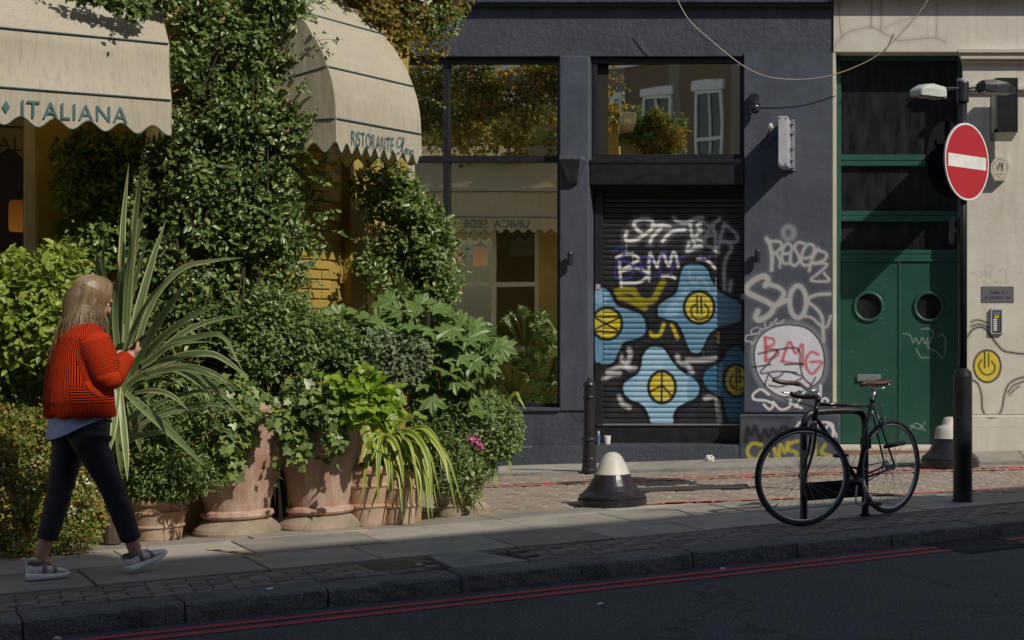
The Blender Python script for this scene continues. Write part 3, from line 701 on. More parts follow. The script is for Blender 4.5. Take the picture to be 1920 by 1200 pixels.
for i, (px, py, lb) in enumerate(((1074,486,'small black wall spotlight on the pier between window and shutter'), (1422,481,'small black wall spotlight beside the grey spray lettering on the pier'))):
    yb = YF-.06 if i == 0 else YF-.022
    s_ = thing('wall_spotlight', lb, 'light', (fx(px), yb, fz(py+14)), 'small black spotlights on the piers')
    V, F = lathe([(.026, 0), (.03, .006), (.03, .125), (.026, .135)], 16, (fx(px), yb-.07, fz(py+12))); mkobj('body', V, F, M['black'], s_, smooth=False)
    box('arm', fx(px)-.012, fx(px)+.012, yb-.05, yb, fz(py)-.02, fz(py)+.02, M['black'], s_)
up = thing('wall_uplighter', 'black wedge shaped uplighter on the pier left of the shutter', 'light', (fx(1078), YF-.06, fz(348)))
V = []; 
for q, w, dpt in ((298, 24, .20), (303, 24, .205), (320, 18, .14), (340, 11, .07), (346, 8, .03)):
    V += [(fx(1078-w), YF-.06, fz(q)), (fx(1078-w*.8), YF-.06-dpt, fz(q)), (fx(1078+w*.8), YF-.06-dpt, fz(q)), (fx(1078+w), YF-.06, fz(q))]
F = [(i*4+k, i*4+(k+1) % 4, i*4+4+(k+1) % 4, i*4+4+k) for i in range(4) for k in range(4)]+[(0,3,2,1), (16,17,18,19)]
mkobj('housing', V, F, M['navy'], up)
V, F = boxm(fx(1058), fx(1098), YF-.2, YF-.07, fz(298), fz(296.5)); mkobj('glass_top', V, F, M['steel'], up)
for px, py in ((1116,537), (1391,556)):
    tag(fbox('sticker', px-4.3, py-5, px+4.3, py+5, 16.955, 16.9615, mat('sticker_print', (.55,.36,.42), (.35,.3,.6), 40, .5)), 'small pink and violet sticker on the %s shutter guide rail' % ('left' if px < 1200 else 'right'), 'sticker')
zs = fz(833)
cup = thing('paper_cup', 'white paper cup standing on the step under the shutter', 'cup', (fx(1139), 16.80, zs))
V, F = lathe([(.026, 0), (.028, .002), (.038, .088), (.0395, .092), (.036, .092), (.027, .01)], 18, (fx(1139), 16.80, zs), False); mkobj('body', V, F, M['white'], cup)
V, F = lathe([(.001, .009), (.027, .009)], 18, (fx(1139), 16.80, zs), False); mkobj('bottom', V, F, M['white'], cup)
bt = thing('small_bottle', 'thin blue bottle on the step just behind the black bollard', 'bottle', (fx(1121.5), 16.82, zs))
V, F = lathe([(.017, 0), (.019, .01), (.019, .10), (.009, .12)], 12, (fx(1121.5), 16.82, zs)); mkobj('body', V, F, mat('blue_label', (.06,.10,.32), (.2,.2,.25), 20, .4), bt)
V, F = lathe([(.0105, .118), (.0105, .14)], 10, (fx(1121.5), 16.82, zs)); mkobj('cap', V, F, M['white'], bt)
def crumple(name, c, r, m, label, cat='litter', seed=1):
    q = np.random.default_rng(seed); V, F = ellipsoid(c, r, 9, 6); V = V+q.normal(0, .18, V.shape)*np.array(r); V[:, 2] = np.maximum(V[:, 2], c[2]-r[2]*.8)
    return tag(mkobj(name, V, F, m), label, cat)
gx, gy = fx(1338), 16.45
crumple('paper_litter', (gx, gy, ground_z(gx, gy)+.05), (.05, .04, .04), M['white'], 'crumpled white paper at the foot of the shutter step', seed=3)

# ================================================================ CREAM BUILDING WITH GREEN DOORS
cr = thing('cream_building', 'cream rendered building with green double doors and porthole windows', 'building', (fx(1760), YF, 0))
cracks = []
z4 = Z(1480, 0, 3.0)
CRK = (.16,.12,.085)
for P, w in ((z4((250,270),(290,215),(340,180),(400,165),(460,155),(510,175),(560,205),(620,230),(720,222),(820,215),(880,240)), 1.5), (z4((465,0),(462,80),(460,155)), 2.2), (z4((518,0),(518,90),(516,170)), 1.8),
             (z4((280,20),(282,120),(295,215)), 1.8), (z4((830,20),(828,120),(822,215)), 1), (z4((530,165),(600,130),(700,100)), .8), (z4((280,40),(300,10)), 2), (z4((640,170),(720,90),(760,60)), .8)):
    cracks.append(S(P, w, CRK, .5, .8)); cracks.append(S(P, w*5, (.35,.30,.23), 4, .3))
fbox('lintel', 1563, -1000, 2100, 98, YF-.02, 17.3, M['cream'], cr)
PX, PY = grid(1564, 1935, -5, 97.5, 2); panel('lintel_face', PX, PY, np.full(PX.shape, YF-.0215), M['cream'], cr, cracks)
V, F = boxm(fx(1563), fx(2100), YF-.16, YF-.01, fz(-2), fz(-16), .01); mkobj('ledge', V, F, M['creamflat'], cr)
fbox('door_reveal', 1561.5, 98, 1567, 850, YF-.015, 17.3, M['creamflat'], cr)
# pilaster with mouldings and base
egg = []
e_ = Z(1780, 480, 3.75)
for P, w in ((e_((125,570),(160,520),(210,500),(260,520),(310,590),(370,660),(430,678),(525,690)), 3.4), (e_((150,465),(200,450),(265,470)), 2.8), (e_((148,495),(210,480),(285,505)), 2.8),
             (e_((150,865),(200,900),(225,980),(235,1090),(290,1135),(360,1095),(385,980),(410,910),(460,870),(525,850)), 3.2), (e_((410,960),(450,910),(525,880)), 2.8), (e_((420,980),(450,945),(490,915)), 2.4)):
    egg.append(S(P, w*2.4, (.2,.19,.17), 2, .25)); egg.append(S(P, w, BLK, .5, .95))
ye = ell(1780+265/3.75, 480+775/3.75, 25.3, 29.9)
egg += [Fl(ye[:-1], (.66,.52,.04), .6, .97), S(ye, 3.8, BLK, .5, .97), S(e_((248,680),(248,785)), 3.4, BLK, .4), S(e_((275,685),(275,778)), 2.8, BLK, .4),
        S(e_((225,730),(205,770),(230,820),(265,835),(305,820),(320,780),(295,740)), 3, BLK, .4)]
for P in (e_((135,115),(180,125),(220,155),(225,110),(245,145),(255,100),(270,150),(290,105),(290,165),(385,195),(397,140),(380,95),(345,110)), e_((245,75),(285,68),(313,92)), e_((235,170),(260,195),(290,203))): egg.append(S(P, 1.1, (.3,.29,.28), .4, .7))
fbox('pilaster', 1805, 98, 2100, 777, YF-.03, 17.3, M['cream'], cr)
PX, PY = grid(1805.3, 1945, 480, 776, 1.9); panel('pilaster_face', PX, PY, np.full(PX.shape, YF-.0315), M['cream'], cr, egg)
V, F = boxm(fx(1803), fx(2100), YF-.055, 17.3, -.3, fz(778), .018); mkobj('pilaster_base', V, F, M['cream'], cr)
PX, PY = grid(1808, 1945, 782, 800, 1.9); panel('base_face', PX, PY, np.full(PX.shape, YF-.0565), M['cream'], cr, egg)
V, F = join([boxm(fx(1795.5), fx(2100), YF-.13, YF-.0, fz(102.5), fz(95), .004), boxm(fx(1798), fx(2100), YF-.10, YF-.0, fz(109), fz(102.6), .004), boxm(fx(1800), fx(2100), YF-.115, YF-.0, fz(114), fz(109.1), .005), boxm(fx(1803), fx(2100), YF-.075, YF-.0, fz(119), fz(114.1), .006)])
mkobj('capital', V, F, M['creamflat'], cr)
V, F = join([boxm(fx(1804), fx(2100), YF-.085, YF-.0, fz(171), fz(163), .012), boxm(fx(1804.6), fx(2100), YF-.055, YF-.0, fz(177), fz(171.1), .006)])
mkobj('string_moulding', V, F, M['creamflat'], cr)
fbox('flank_wall', 1995, -1000, 2600, 900, YF-.03-.02, 17.3, M['cream'], cr)
# green door bay, set back in its reveal
YD = 17.02
fbox('bay_backing', 1560, 90, 1806, 850, YD+.14, YD+.2, M['dark'], cr)
for k, (x0, q0, x1, q1) in enumerate(((1567,99,1575.5,836), (1797,99,1806,836), (1575.6,99,1797,107), (1575.6,286,1797,297), (1575.6,297.4,1797,307.5), (1575.6,393,1797,402), (1575.6,402.4,1797,412.5), (1575.6,467,1797,474.5), (1575.6,475,1797,484.5), (1575.6,484.6,1797,489))):
    fbox('door_frame', x0, q0, x1, q1, YD-.02+.006*(k % 3), YD+.1, M['greenflat'], cr, b=.004)
for q0, q1 in ((107,286), (307.5,393), (412.5,467)):
    fbox('transom_pane', 1575.7, q0, 1796.9, q1, YD+.04, YD+.055, M['darkglass'], cr)
tagd = []
z7 = Z(1540, 400, 2.4)
for P in (z7((365,540),(400,550),(415,585),(425,560),(440,590),(455,560),(470,590),(480,560)), z7((450,522),(490,520),(505,550),(480,600),(520,625),(550,652),(562,590),(550,547),(525,560)), z7((428,610),(450,650),(490,650)), z7((395,985),(430,950),(470,985)), z7((400,960),(440,975),(470,945))):
    tagd.append(S(P, 1.6, (.40,.43,.41), .5, .75))
for i in range(26): 
    p = (random.uniform(1580,1790), random.uniform(530,820)); tagd.append(S([p, (p[0]+random.uniform(-1,6), p[1]+random.uniform(-1.5,1.5))], random.uniform(.8,1.6), (.22,.36,.30), .6, .5))
for nm, p0, p1, hx in (('left', 1576.5, 1685, 1628), ('right', 1687.2, 1796.4, 1742.5)):
    rx, ry, cyh = 23.5, 24.5, 574.5
    # leaf of the door as a grid with a round hole
    PX, PY = grid(p0, p1, 490, 834.5, 2.0); Yd = np.full(PX.shape, YD)
    o_ = panel('door_leaf', PX, PY, Yd, M['green'], cr, tagd)
    bm = bmesh.new(); bm.from_mesh(o_.data); rl = np.array(rootloc(cr))
    cxw, czw = fx(hx)-rl[0], fz(cyh)-rl[2]; rr = rx*YF/FPX
    bmesh.ops.delete(bm, geom=[f for f in bm.faces if math.hypot(f.calc_center_median().x-cxw, f.calc_center_median().z-czw) < rr*1.02], context='FACES')
    for side in ('L', 'R', 'B'): pass
    bm.to_mesh(o_.data); bm.free(); o_['label'] = nm + ' leaf of the green double door'
    V, F = boxm(fx(p0), fx(p1), YD+.045, YD+.05, fz(834), fz(490.5)); mkobj('leaf_core', V, F, M['dark'], o_)
    prf = [(rr*1.03, -.002), (rr*1.22, -.004), (rr*1.24, -.018), (rr*1.12, -.024), (rr*1.03, -.018), (rr*.98, .03)]
    V, F = lathe(prf, 40, cap=False); V = np.stack([V[:,0], V[:,2], -V[:,1]], 1)+np.array([fx(hx), YD, fz(cyh)]); mkobj('porthole_ring', V, F, M['greenflat'], o_, smooth=True)
    V, F = lathe([(.001, 0), (rr*1.0, 0)], 40, cap=False); V = np.stack([V[:,0], V[:,2], -V[:,1]], 1)+np.array([fx(hx), YD+.028, fz(cyh)]); mkobj('porthole_glass', V, F, M['darkglass'], o_)
    if nm == 'left':
        V, F = join([boxm(fx(1606.5), fx(1651), YD-.03, YD-.001, fz(715.5), fz(703), .004), boxm(fx(1609), fx(1648), YD-.034, YD-.03, fz(713), fz(706), .001)]); mkobj('letter_plate', V, F, M['steel'], o_)
fbox('meeting_stile', 1684.6, 490, 1687.8, 834, YD-.012, YD+.03, M['greenflat'], cr, b=.003)
V, F = boxm(fx(1567), fx(1803), YF-.06, YD+.15, -.3, fz(836.2), .012); mkobj('threshold', V, F, M['creamflat'], cr)
V, F = boxm(fx(1569), fx(1801), YF-.075, YF-.059, -.3, fz(843), 0); V[:, 2] += rng.normal(0, .004, len(V)); mkobj('worn_edge', V, F, M['stone'], cr)
# fittings
fbox_y = YF-.0315
pl = thing('name_plaque', 'grey engraved metal plaque on the cream pilaster above the intercom', 'plaque', (fx(1870), fbox_y, fz(567)))
fbox('plate', 1840, 537, 1900.5, 567, fbox_y-.008, fbox_y, mat('brushed_grey', (.20,.20,.21), (.17,.17,.18), 30, .4, metal=.3, stretch=(1,1,9)), pl, b=.002)
for i, (w, q) in enumerate(((30, 549), (46, 558))):
    tx = ('lllllll ll l', 'll llllllll lll')[i]
    V, F = text_mesh(tx, .05); V = V-V.mean(0); k = w*YF/FPX/np.ptp(V[:,0]); V = np.stack([V[:,0]*k+fx(1870), np.full(len(V), fbox_y-.0095), V[:,1]*.8+fz(q)], 1)
    mkobj('engraving', V, F, M['frame'], pl)['kind'] = 'stuff'
ic = thing('intercom', 'silver entry intercom panel with yellow label on the cream pilaster', 'intercom', (fx(1868), fbox_y, fz(627)))
fbox('casing', 1857, 578, 1880, 626, fbox_y-.035, fbox_y, M['grey_metal'], ic, b=.006)
fbox('faceplate', 1860.5, 582, 1877, 623, fbox_y-.039, fbox_y-.034, M['frame'], ic, b=.001)
fbox('speaker_grille', 1862, 584, 1875, 591, fbox_y-.041, fbox_y-.0385, M['steel'], ic)
fbox('yellow_label', 1863.5, 592, 1872.5, 596, fbox_y-.0415, fbox_y-.0385, mat('yellow_label', (.7,.6,.03), None, 9, .5), ic)
for r in range(6):
    fbox('name_strip', 1862, 597.6+r*4, 1869, 600.4+r*4, fbox_y-.042, fbox_y-.0385, M['white'], ic); fbox('button', 1871, 597.8+r*4, 1874.5, 600.2+r*4, fbox_y-.044, fbox_y-.0385, M['steel'], ic)
al = thing('alarm_box', 'cream six sided alarm box with printed lettering on the pilaster', 'alarm box', (fx(1874), fbox_y, fz(343)))
hexp = [(1865,296),(1884,296),(1893,311),(1891,322),(1882,340),(1864,340),(1856.5,324),(1857,310)]
V = [(fx(p), fbox_y-.09, fz(q)) for p, q in hexp]+[(fx(1874+(p-1874)*1.05), fbox_y, fz(318+(q-318)*1.05)) for p, q in hexp]; n = len(hexp)
mkobj('casing', V, [tuple(range(n))]+[(i, n+i, n+(i+1) % n, (i+1) % n) for i in range(n)], M['creamflat'], al)
def flat_text(parent, tx, px, py, h, y, m, sx=1, name='lettering', off=.002, rot=0):
    V, F = text_mesh(tx, 1, off); V = V-np.array([(V[:,0].min()+V[:,0].max())/2, (V[:,1].min()+V[:,1].max())/2, 0]); k = h*YF/FPX/np.ptp(V[:,1])
    c, s = math.cos(rot), math.sin(rot); x = V[:,0]*k*sx; zz = V[:,1]*k
    return mkobj(name, np.stack([x*c-zz*s+fx(px), np.full(len(V), y), x*s+zz*c+fz(py)], 1), F, m, parent)
flat_text(al, 'N', 1876, 311, 9, fbox_y-.0925, M['frame'], .8); flat_text(al, 'S', 1869.5, 316, 9, fbox_y-.0925, M['frame'], .9); flat_text(al, 'S', 1877.5, 317.5, 9, fbox_y-.0925, M['frame'], .9)
orange = mat('orange_print', (.6,.22,.06), None, 9, .6)
flat_text(al, '0800 0830', 1871, 328.5, 2.6, fbox_y-.0925, orange); flat_text(al, '999', 1871, 333.5, 2.4, fbox_y-.0925, orange)
for i, ch in enumerate('NATIONAL SECURITY SYSTEMS'):
    if ch == ' ': continue
    an = R(200-i*9.2); flat_text(al, ch, 1874+13.4*math.cos(an), 314.5-13.4*math.sin(an), 2.0, fbox_y-.0925, M['frame'], off=.0, rot=an-R(90))
bs = thing('hanging_sign', 'black framed box sign projecting from the cream pilaster behind the no entry sign', 'sign', (fx(1876), fbox_y, fz(270)))
yo = fbox_y-.95
fbox('frame', 1861, 172, 1896, 268, yo, yo+.03, M['black'], bs, b=.006)
fbox('frame_top', 1855, 172, 1895, 178, yo+.031, fbox_y-.12, M['black'], bs); fbox('frame_bottom', 1855, 262, 1895, 268, yo+.031, fbox_y-.12, M['black'], bs)
fbox('frame_back', 1855, 178.1, 1895, 261.9, fbox_y-.15, fbox_y-.1205, M['black'], bs)
fbox('face_panel', 1856.5, 178.2, 1893.5, 261.8, yo+.032, fbox_y-.151, mat('sign_face', (.5,.47,.38), (.4,.38,.3), 5, .5), bs)
for q in (185, 250): fbox('bracket', 1872, q, 1878, q+4, fbox_y-.12, fbox_y, M['black'], bs)
# ================================================================ RESTAURANT ON THE CORNER
UW = 11.976-KERB
C1 = np.array([-4.70, 11.25]); C2 = np.array([-4.12, 13.08]); YR = 13.08
rs = thing('restaurant_building', 'ochre yellow restaurant on the corner overgrown with climbing plants', 'building', (-5.5, 11.9, 0))
vC = float(C1 @ T[:2]); HT = 4.5
def rwall(name, v0, v1, z0, z1, u0=UW, u1=UW+.24, m='ochre'):
    V, F = roadbox(v0, v1, u0, u1, z0, z1); return mkobj(name, V, F, M[m], rs)
WV0, WV1, WZ0, WZ1 = .15, 1.545, 1.12, 2.95
rwall('wall', -7, WV0, -.2, HT); rwall('wall', WV1, vC, -.2, HT); rwall('wall', WV0, WV1, -.2, WZ0); rwall('wall', WV0, WV1, WZ1, HT)
dc = (C2-C1)/np.linalg.norm(C2-C1); oc = np.array([dc[1], -dc[0]]); LC = np.linalg.norm(C2-C1)
def cbox(s0, s1, o0, o1, z0, z1, b=0):               # on the chamfered corner: s along, o outwards
    V, F = boxm(s0, s1, o0, o1, z0, z1, b)
    return np.stack([C1[0]+dc[0]*V[:,0]+oc[0]*V[:,1], C1[1]+dc[1]*V[:,0]+oc[1]*V[:,1], V[:,2]], 1), [f[::-1] for f in F]
V, F = cbox(0, LC, -.24, 0, -.2, 4.3); mkobj('corner_wall', V, F, M['ochre'], rs)
V, F = cbox(1.06, 1.24, 0, .075, -.1, 3.3, .006); mkobj('corner_pilaster', V, F, M['ochre'], rs)
M['ochrebrick'] = mat('ochre_brick', (.44,.31,.07), (.35,.245,.055), 5, .66, bump=.4, bscale=50, rand=.1)
for r in range(30):
    s = .12+(.1125 if r % 2 else 0)
    while s+.215 < 1.055:
        o = link('brick', shared_brick('wall_brick', .215, .03, .064, M['ochrebrick'], .006), rs)
        p = C1+dc*(s+.1075)+oc*.004
        o.location = Vector((p[0], p[1], .75+r*.075))-rootloc(rs); o.rotation_euler = (0, 0, math.atan2(dc[1], dc[0])); s += .225
# rear wall towards the side street, with its window
RX0, RX1 = -6.75, -4.82
for nm, x0, x1, z0, z1 in (('rear_wall', -13, RX0, -.2, 3.76), ('rear_wall', RX1, -4.15, -.2, 3.76), ('rear_wall', RX0, RX1, -.2, 1.0), ('rear_wall', RX0, RX1, 2.9, 3.76)):
    box(nm, x0, x1, YR-.2, YR, z0, z1, M['ochre'], rs)
for nm, x0, x1, z0, z1 in (('lining', -12, RX0-.01, 0, 3.1), ('lining', RX0, RX1, 0, .99)): box(nm, x0, x1, YR-.23, YR-.201, z0, z1, M['terracotta_wall'], rs)
V, F = roadbox(-6, vC-.3, UW+.25, UW+2.6, 3.12, 3.2); mkobj('ceiling', V, F, M['dark'], rs)
V, F = roadbox(-6, vC-.3, UW+.25, UW+2.6, .02, .1); mkobj('inner_floor', V, F, M['dark'], rs)
tg = NT('clear_pane'); gl = tg.new('ShaderNodeBsdfGlossy'); gl.inputs['Roughness'].default_value = .01; tr = tg.new('ShaderNodeBsdfTransparent'); mx = tg.new('ShaderNodeMixShader')
tr.inputs[0].default_value = (.72,.72,.68,1); mx.inputs[0].default_value = .10; tg.l.new(tr.outputs[0], mx.inputs[1]); tg.l.new(gl.outputs[0], mx.inputs[2]); tg.l.new(mx.outputs[0], tg.out.inputs[0]); M['pane'] = tg.m
wf = rwall('window', WV0, WV1, WZ0, WZ0+.06, UW-.03, UW+.2, 'ochre')
for v0, v1, z0, z1 in ((WV0,WV0+.06,WZ0+.061,WZ1),(WV1-.07,WV1,WZ0+.061,WZ1),(WV0+.061,WV1-.071,WZ1-.06,WZ1-.001)):
    V, F = roadbox(v0, v1, UW+.05, UW+.12, z0, z1, .004); mkobj('frame', V, F, M['creamflat'], wf)
V, F = roadbox(WV0+.05, WV1-.06, UW+.08, UW+.09, WZ0+.05, WZ1-.05); mkobj('pane', V, F, M['pane'], wf)
rw = box('window', RX0, RX1, YR-.16, YR+.03, 1.0, 1.06, M['creamflat'], rs)
for x in (RX0+.03, -6.05, -5.42, RX1-.03): box('frame', x-.03, x+.03, YR-.1, YR-.03, 1.061, 2.9, M['creamflat'], rw)
for i in range(3):
    xs_ = (RX0+.06, -6.02, -5.39)[i]; xe_ = (-6.08, -5.45, RX1-.06)[i]
    box('frame', xs_, xe_, YR-.095, YR-.035, 1.86, 1.92, M['creamflat'], rw); box('pane', xs_-.01, xe_+.01, YR-.07, YR-.06, 1.06, 2.9, M['pane'], rw)
V, F = roadbox(-7, vC-.02, UW-.22, UW-.001, 4.02, 4.18, .01); mkobj('string_course', V, F, M['creamflat'], rs)
V, F = cbox(-.1, LC+.1, 0.001, .22, 4.02, 4.18, .01); mkobj('string_course', V, F, M['creamflat'], rs)
V, F = prism([tuple(RF(-7, UW+.25)[:2]), tuple(RF(vC, UW+.25)[:2]), tuple(C2-oc*.25), (-4.4, YR-.21), (-12.5, YR-.21)], 3.3, 3.7); mkobj('roof', V, F, M['dark'], rs)
lampm = NT('lit_lamp_shade'); lampm.base((.5,.2,.05)); lampm.set(Emission_Color=lampm.ramp(lampm.math('MULTIPLY', lampm.new('ShaderNodeSeparateXYZ').outputs[2], 1), [(0, (1,.36,.05)), (1, (.5,.14,.02))]), Emission_Strength=.42, Roughness=.6)
sx = lampm.n['Separate XYZ']; tc = lampm.new('ShaderNodeTexCoord'); lampm.l.new(tc.outputs['Generated'], sx.inputs[0])
def pendant(p, label, r=.075, h=.23):
    t = thing('pendant_lamp', label, 'lamp', (p[0], p[1], p[2]-h/2), 'lit pendant lamps inside the restaurant')
    V, F = lathe([(r*.85, -h/2), (r, -h/2+.02), (r, h*.38), (r*.8, h/2)], 24, p, False); mkobj('shade', V, F, lampm.m, t, smooth=True)
    V, F = lathe([(r*.82, h/2-.005), (r*.7, h/2+.02), (r*.2, h/2+.045), (.012, h/2+.09)], 20, p); mkobj('cap', V, F, M['black'], t)
    V, F = tube([(p[0], p[1], p[2]+h/2+.08), (p[0], p[1], 3.12)], .004, 6); mkobj('cord', V, F, M['black'], t)
pendant(W(38, 405, 11.5), 'glowing orange glass pendant lamp behind the window under the awning reading ITALIANA')
for x, wd_ in ((-6.23, 'left'), (-5.86, 'right')): pendant((x, 12.1, 2.31), '%s of two orange pendant lamps mirrored in the big shop window' % wd_, .10, .27)

# ---- awnings
def letters(parent, body, width, height, place, m, off=.004, gapk=.12):
    """each letter its own mesh; place(x, y) -> world for x in 0..width, y in 0..height"""
    glyph = []; x = 0
    for ch in body:
        if ch == ' ': x += .42; continue
        V, F = text_mesh(ch, 1, off); w = np.ptp(V[:,0]); V[:,0] -= V[:,0].min(); glyph.append((V, F, x)); x += w+gapk
    tot = x-gapk; hh = .71
    for V, F, x0 in glyph:
        P = np.array([place((a[0]+x0)/tot*width, a[1]/hh*height) for a in V]); mkobj('letter', P, F, m, parent)
def awning(label, O, d, o, L, prof, bottom, per, amp, sides=(True, True), perside=.19, group='cream canvas awnings of the restaurant'):
    O = np.array(O, float); d = np.array(d, float); o = np.array(o, float)
    t = thing('awning', label, 'awning', (O[0]+d[0]*L/2+o[0]*.4, O[1]+d[1]*L/2+o[1]*.4, bottom), group)
    hoops = prof[1:]
    if len(prof) > 5: hoops = prof[2::2]; prof = [tuple(q) for q in smooth_path(np.array(prof), 3)]
    def pt(s, out, z): q = O+d*s+o*out; return (q[0], q[1], z)
    ns = max(16, int(L/.06)); ss = np.linspace(0, L, ns+1); rowsP = []
    for i in range(len(prof)-1):
        (o0, z0, w0), (o1, z1, w1) = prof[i], prof[i+1]
        for k in range(5 if i < len(prof)-2 else 6):
            f = k/5; sag = -.018*math.sin(math.pi*f)*(1 if i else .3)*(len(prof) < 6)
            if i == len(prof)-2 and k == 5 or k < 5:
                rowsP.append([pt(s, o0+(o1-o0)*f+sag*(1-.5*math.cos(s*5.1+i)), z0+(z1-z0)*f+sag*.4+.004*math.sin(s*7+i*2)*math.sin(math.pi*f)) for s in ss])
    Vv = np.array(rowsP).reshape(-1, 3); n = ns+1; Fc = [(r*n+k, r*n+k+1, (r+1)*n+k+1, (r+1)*n+k) for r in range(len(rowsP)-1) for k in range(ns)]
    parts = [(Vv, Fc)]
    for side, s in enumerate((0, L)):
        if not sides[side]: continue
        for i in range(len(prof)-1):
            (o0, z0, w0), (o1, z1, w1) = prof[i], prof[i+1]; P = []
            for f in np.linspace(0, 1, 6):
                oa, za, wa = o0+(o1-o0)*f, z0+(z1-z0)*f, w0+(w1-w0)*f
                for g in np.linspace(0, 1, 7): 
                    bul = .03*math.sin(math.pi*f)*math.sin(math.pi*g)*(1 if side else -1)*(len(prof) < 6)
                    q = O+d*(s-bul)+o*oa*g; P.append((q[0], q[1], wa+(za-wa)*g))
            parts.append((np.array(P), [(r*7+k, r*7+k+1, r*7+8+k, r*7+7+k) for r in range(5) for k in range(6)]))
    V, F = join(parts); mkobj('canopy', V, F, M['cloth'], t, smooth=True)
    of, zf, _ = prof[-1]
    def val(P0, P1, length, per, nm):
        m = max(8, int(length/per*12)); V = []; F = []
        for i in range(m+1):
            f = i/m; q = np.array(P0)+(np.array(P1)-np.array(P0))*f; b = bottom+amp*math.cos(2*math.pi*f*length/per)
            wv = .006*math.sin(f*length*9)
            for g in (0, .35, .7, 1): V.append((q[0]+o[0]*wv*g, q[1]+o[1]*wv*g, zf+(b-zf)*g))
        F = [(i*4+k, i*4+k+1, i*4+5+k, i*4+4+k) for i in range(m) for k in range(3)]
        vo = mkobj(nm, V, F, M['cloth'], t, smooth=True)
        E = np.array(V).reshape(-1, 4, 3)[:, 3]; V2, F2 = tube(E, .004, 5); mkobj('edging', V2, F2, M['piping'], vo)
    val(pt(0, of, 0), pt(L, of, 0), L, per, 'valance')
    for side, s in enumerate((0, L)):
        if sides[side]: val(pt(s, of, 0), pt(s, .04, 0), of, perside, 'side_valance')
    for (oo, zz, ww) in hoops:
        P = []
        if sides[0]: P += [pt(0, .02, ww), pt(0, oo*.5, (ww+zz)/2-.004), pt(-.004, oo-.02, zz)]
        P += [pt(s, oo+.006, zz) for s in np.linspace(.01, L-.01, 24)]
        if sides[1]: P += [pt(L+.004, oo-.02, zz), pt(L, oo*.5, (ww+zz)/2-.004), pt(L, .02, ww)]
        V, F = tube(P, .006, 6); mkobj('piping', V, F, M['piping'], t, smooth=True)
    for s in (.02, L-.02):
        V, F = tube([pt(s, .01, zf-.02), pt(s, of-.03, zf-.02)], .012, 8); mkobj('arm', V, F, M['steel'], t)
    return t, pt
vE = v_at(322, 2.516); v0 = -2.6; LA = vE-v0
O1 = RF(v0, UW)[:2]
aw, pt = awning('cream awning reading ITALIANA in green letters at the far left', O1, T[:2], -N[:2], LA, [(0,3.98,3.98),(.5,3.70,3.4),(.93,3.22,3.05),(1.0,2.845,2.845)], 2.645, .187, .03, (True, True))
va, vb = v_at(40, 2.516), v_at(239, 2.516)
letters(aw, 'ITALIANA', vb-va, .104, lambda x, y: pt(va-v0+x, 1.011, 2.674+y), M['letter'])
vd = v_at(11, 2.516)-v0; mkobj('diamond', [pt(vd-.022,1.011,2.725), pt(vd,1.011,2.685), pt(vd+.022,1.011,2.725), pt(vd,1.011,2.765)], [(0,1,2,3)], M['letter'], aw)
d2 = np.array([.309, .93]); L2 = float(np.linalg.norm(d2)); d2 /= L2; o2 = np.array([d2[1], -d2[0]])
F1 = np.array([-3.939, 10.9]); O2 = F1-o2*.8
aw, pt = awning('cream awning reading RISTORANTE Gloria on the chamfered corner', O2, d2, o2, L2, [(0,3.97,3.97),(.24,3.84,3.72),(.46,3.60,3.42),(.62,3.40,3.24),(.73,3.19,3.06),(.785,3.0,2.93),(.8,2.825,2.825)], 2.625, .107, .034, (True, True), .2)
def s_at(px): k = (px-CX)/FPX; q = O2+o2*.8; return (k*q[1]-q[0])/(d2[0]-k*d2[1])
sa, sb = s_at(657), s_at(737)
letters(aw, 'RISTORANTE', sb-sa, .106, lambda x, y: pt(sa+x, .81, 2.657+y), M['letter'], 0, .1)
def scr(x, y):                                       # script strokes
    px, py = 600+x/7.5, 180+y/7.5; s = s_at(px); D = (O2+o2*.8+d2*s)[1]; return s, EYE-(py-CY)*D/FPX
for Pz in (((1140,600),(1118,578),(1090,590),(1070,650),(1085,710),(1115,700),(1140,650),(1138,690),(1122,775),(1085,803),(1062,790)), ((1150,720),(1166,640),(1160,580),(1146,640),(1144,740),(1152,795)), ((1190,735),(1172,765),(1178,815),(1196,805),(1200,755),(1190,735),(1212,745)),
           ((1212,740),(1214,822)), ((1214,775),(1224,748),(1236,752)), ((1245,752),(1243,815),(1250,828)), ((1253,668),(1256,682)), ((1292,765),(1268,762),(1260,800),(1270,832),(1286,805),(1293,768),(1290,825),(1304,842))):
    P = smooth_path([scr(*q) for q in Pz], 5); V2, F2 = ribbon(P, .008); mkobj('script_stroke', [pt(s, .811, z) for s, z in V2], F2, M['letter'], aw)
aw, pt = awning('cream awning reading UNICA SEDE, seen reversed in the shop window reflection', (-4.33, YR), (-1, 0), (0, 1), 2.6, [(0,3.74,3.74),(.45,3.48,3.3),(.8,3.06,2.95),(.85,2.73,2.73)], 2.55, .14, .022, (True, True))
letters(aw, 'UNICA SEDE', .842, .10, lambda x, y: pt(.413+x, .861, 2.595+y), M['letter'])
# ---- carved lamp bracket half buried in the creeper
cb = thing('globe_bracket', 'weathered brown globe bracket half hidden in the creeper beside the corner awning', 'bracket', W(538, 262, 11.05))
V, F = ellipsoid(W(540, 205, 11.05), (.07, .07, .085), 16, 10); mkobj('globe', V, F, M['stone'], cb, smooth=True)
V, F = lathe([(.05, 0), (.085, .02), (.06, .06), (.075, .10), (.04, .14)], 16, W(536, 262, 11.05)); mkobj('cup', V, F, M['stone'], cb, smooth=True)
V, F = tube([W(536, 255, 11.05), W(520, 262, 11.3), W(500, 266, 11.7)], .03, 8); mkobj('arm', V, F, M['stone'], cb)

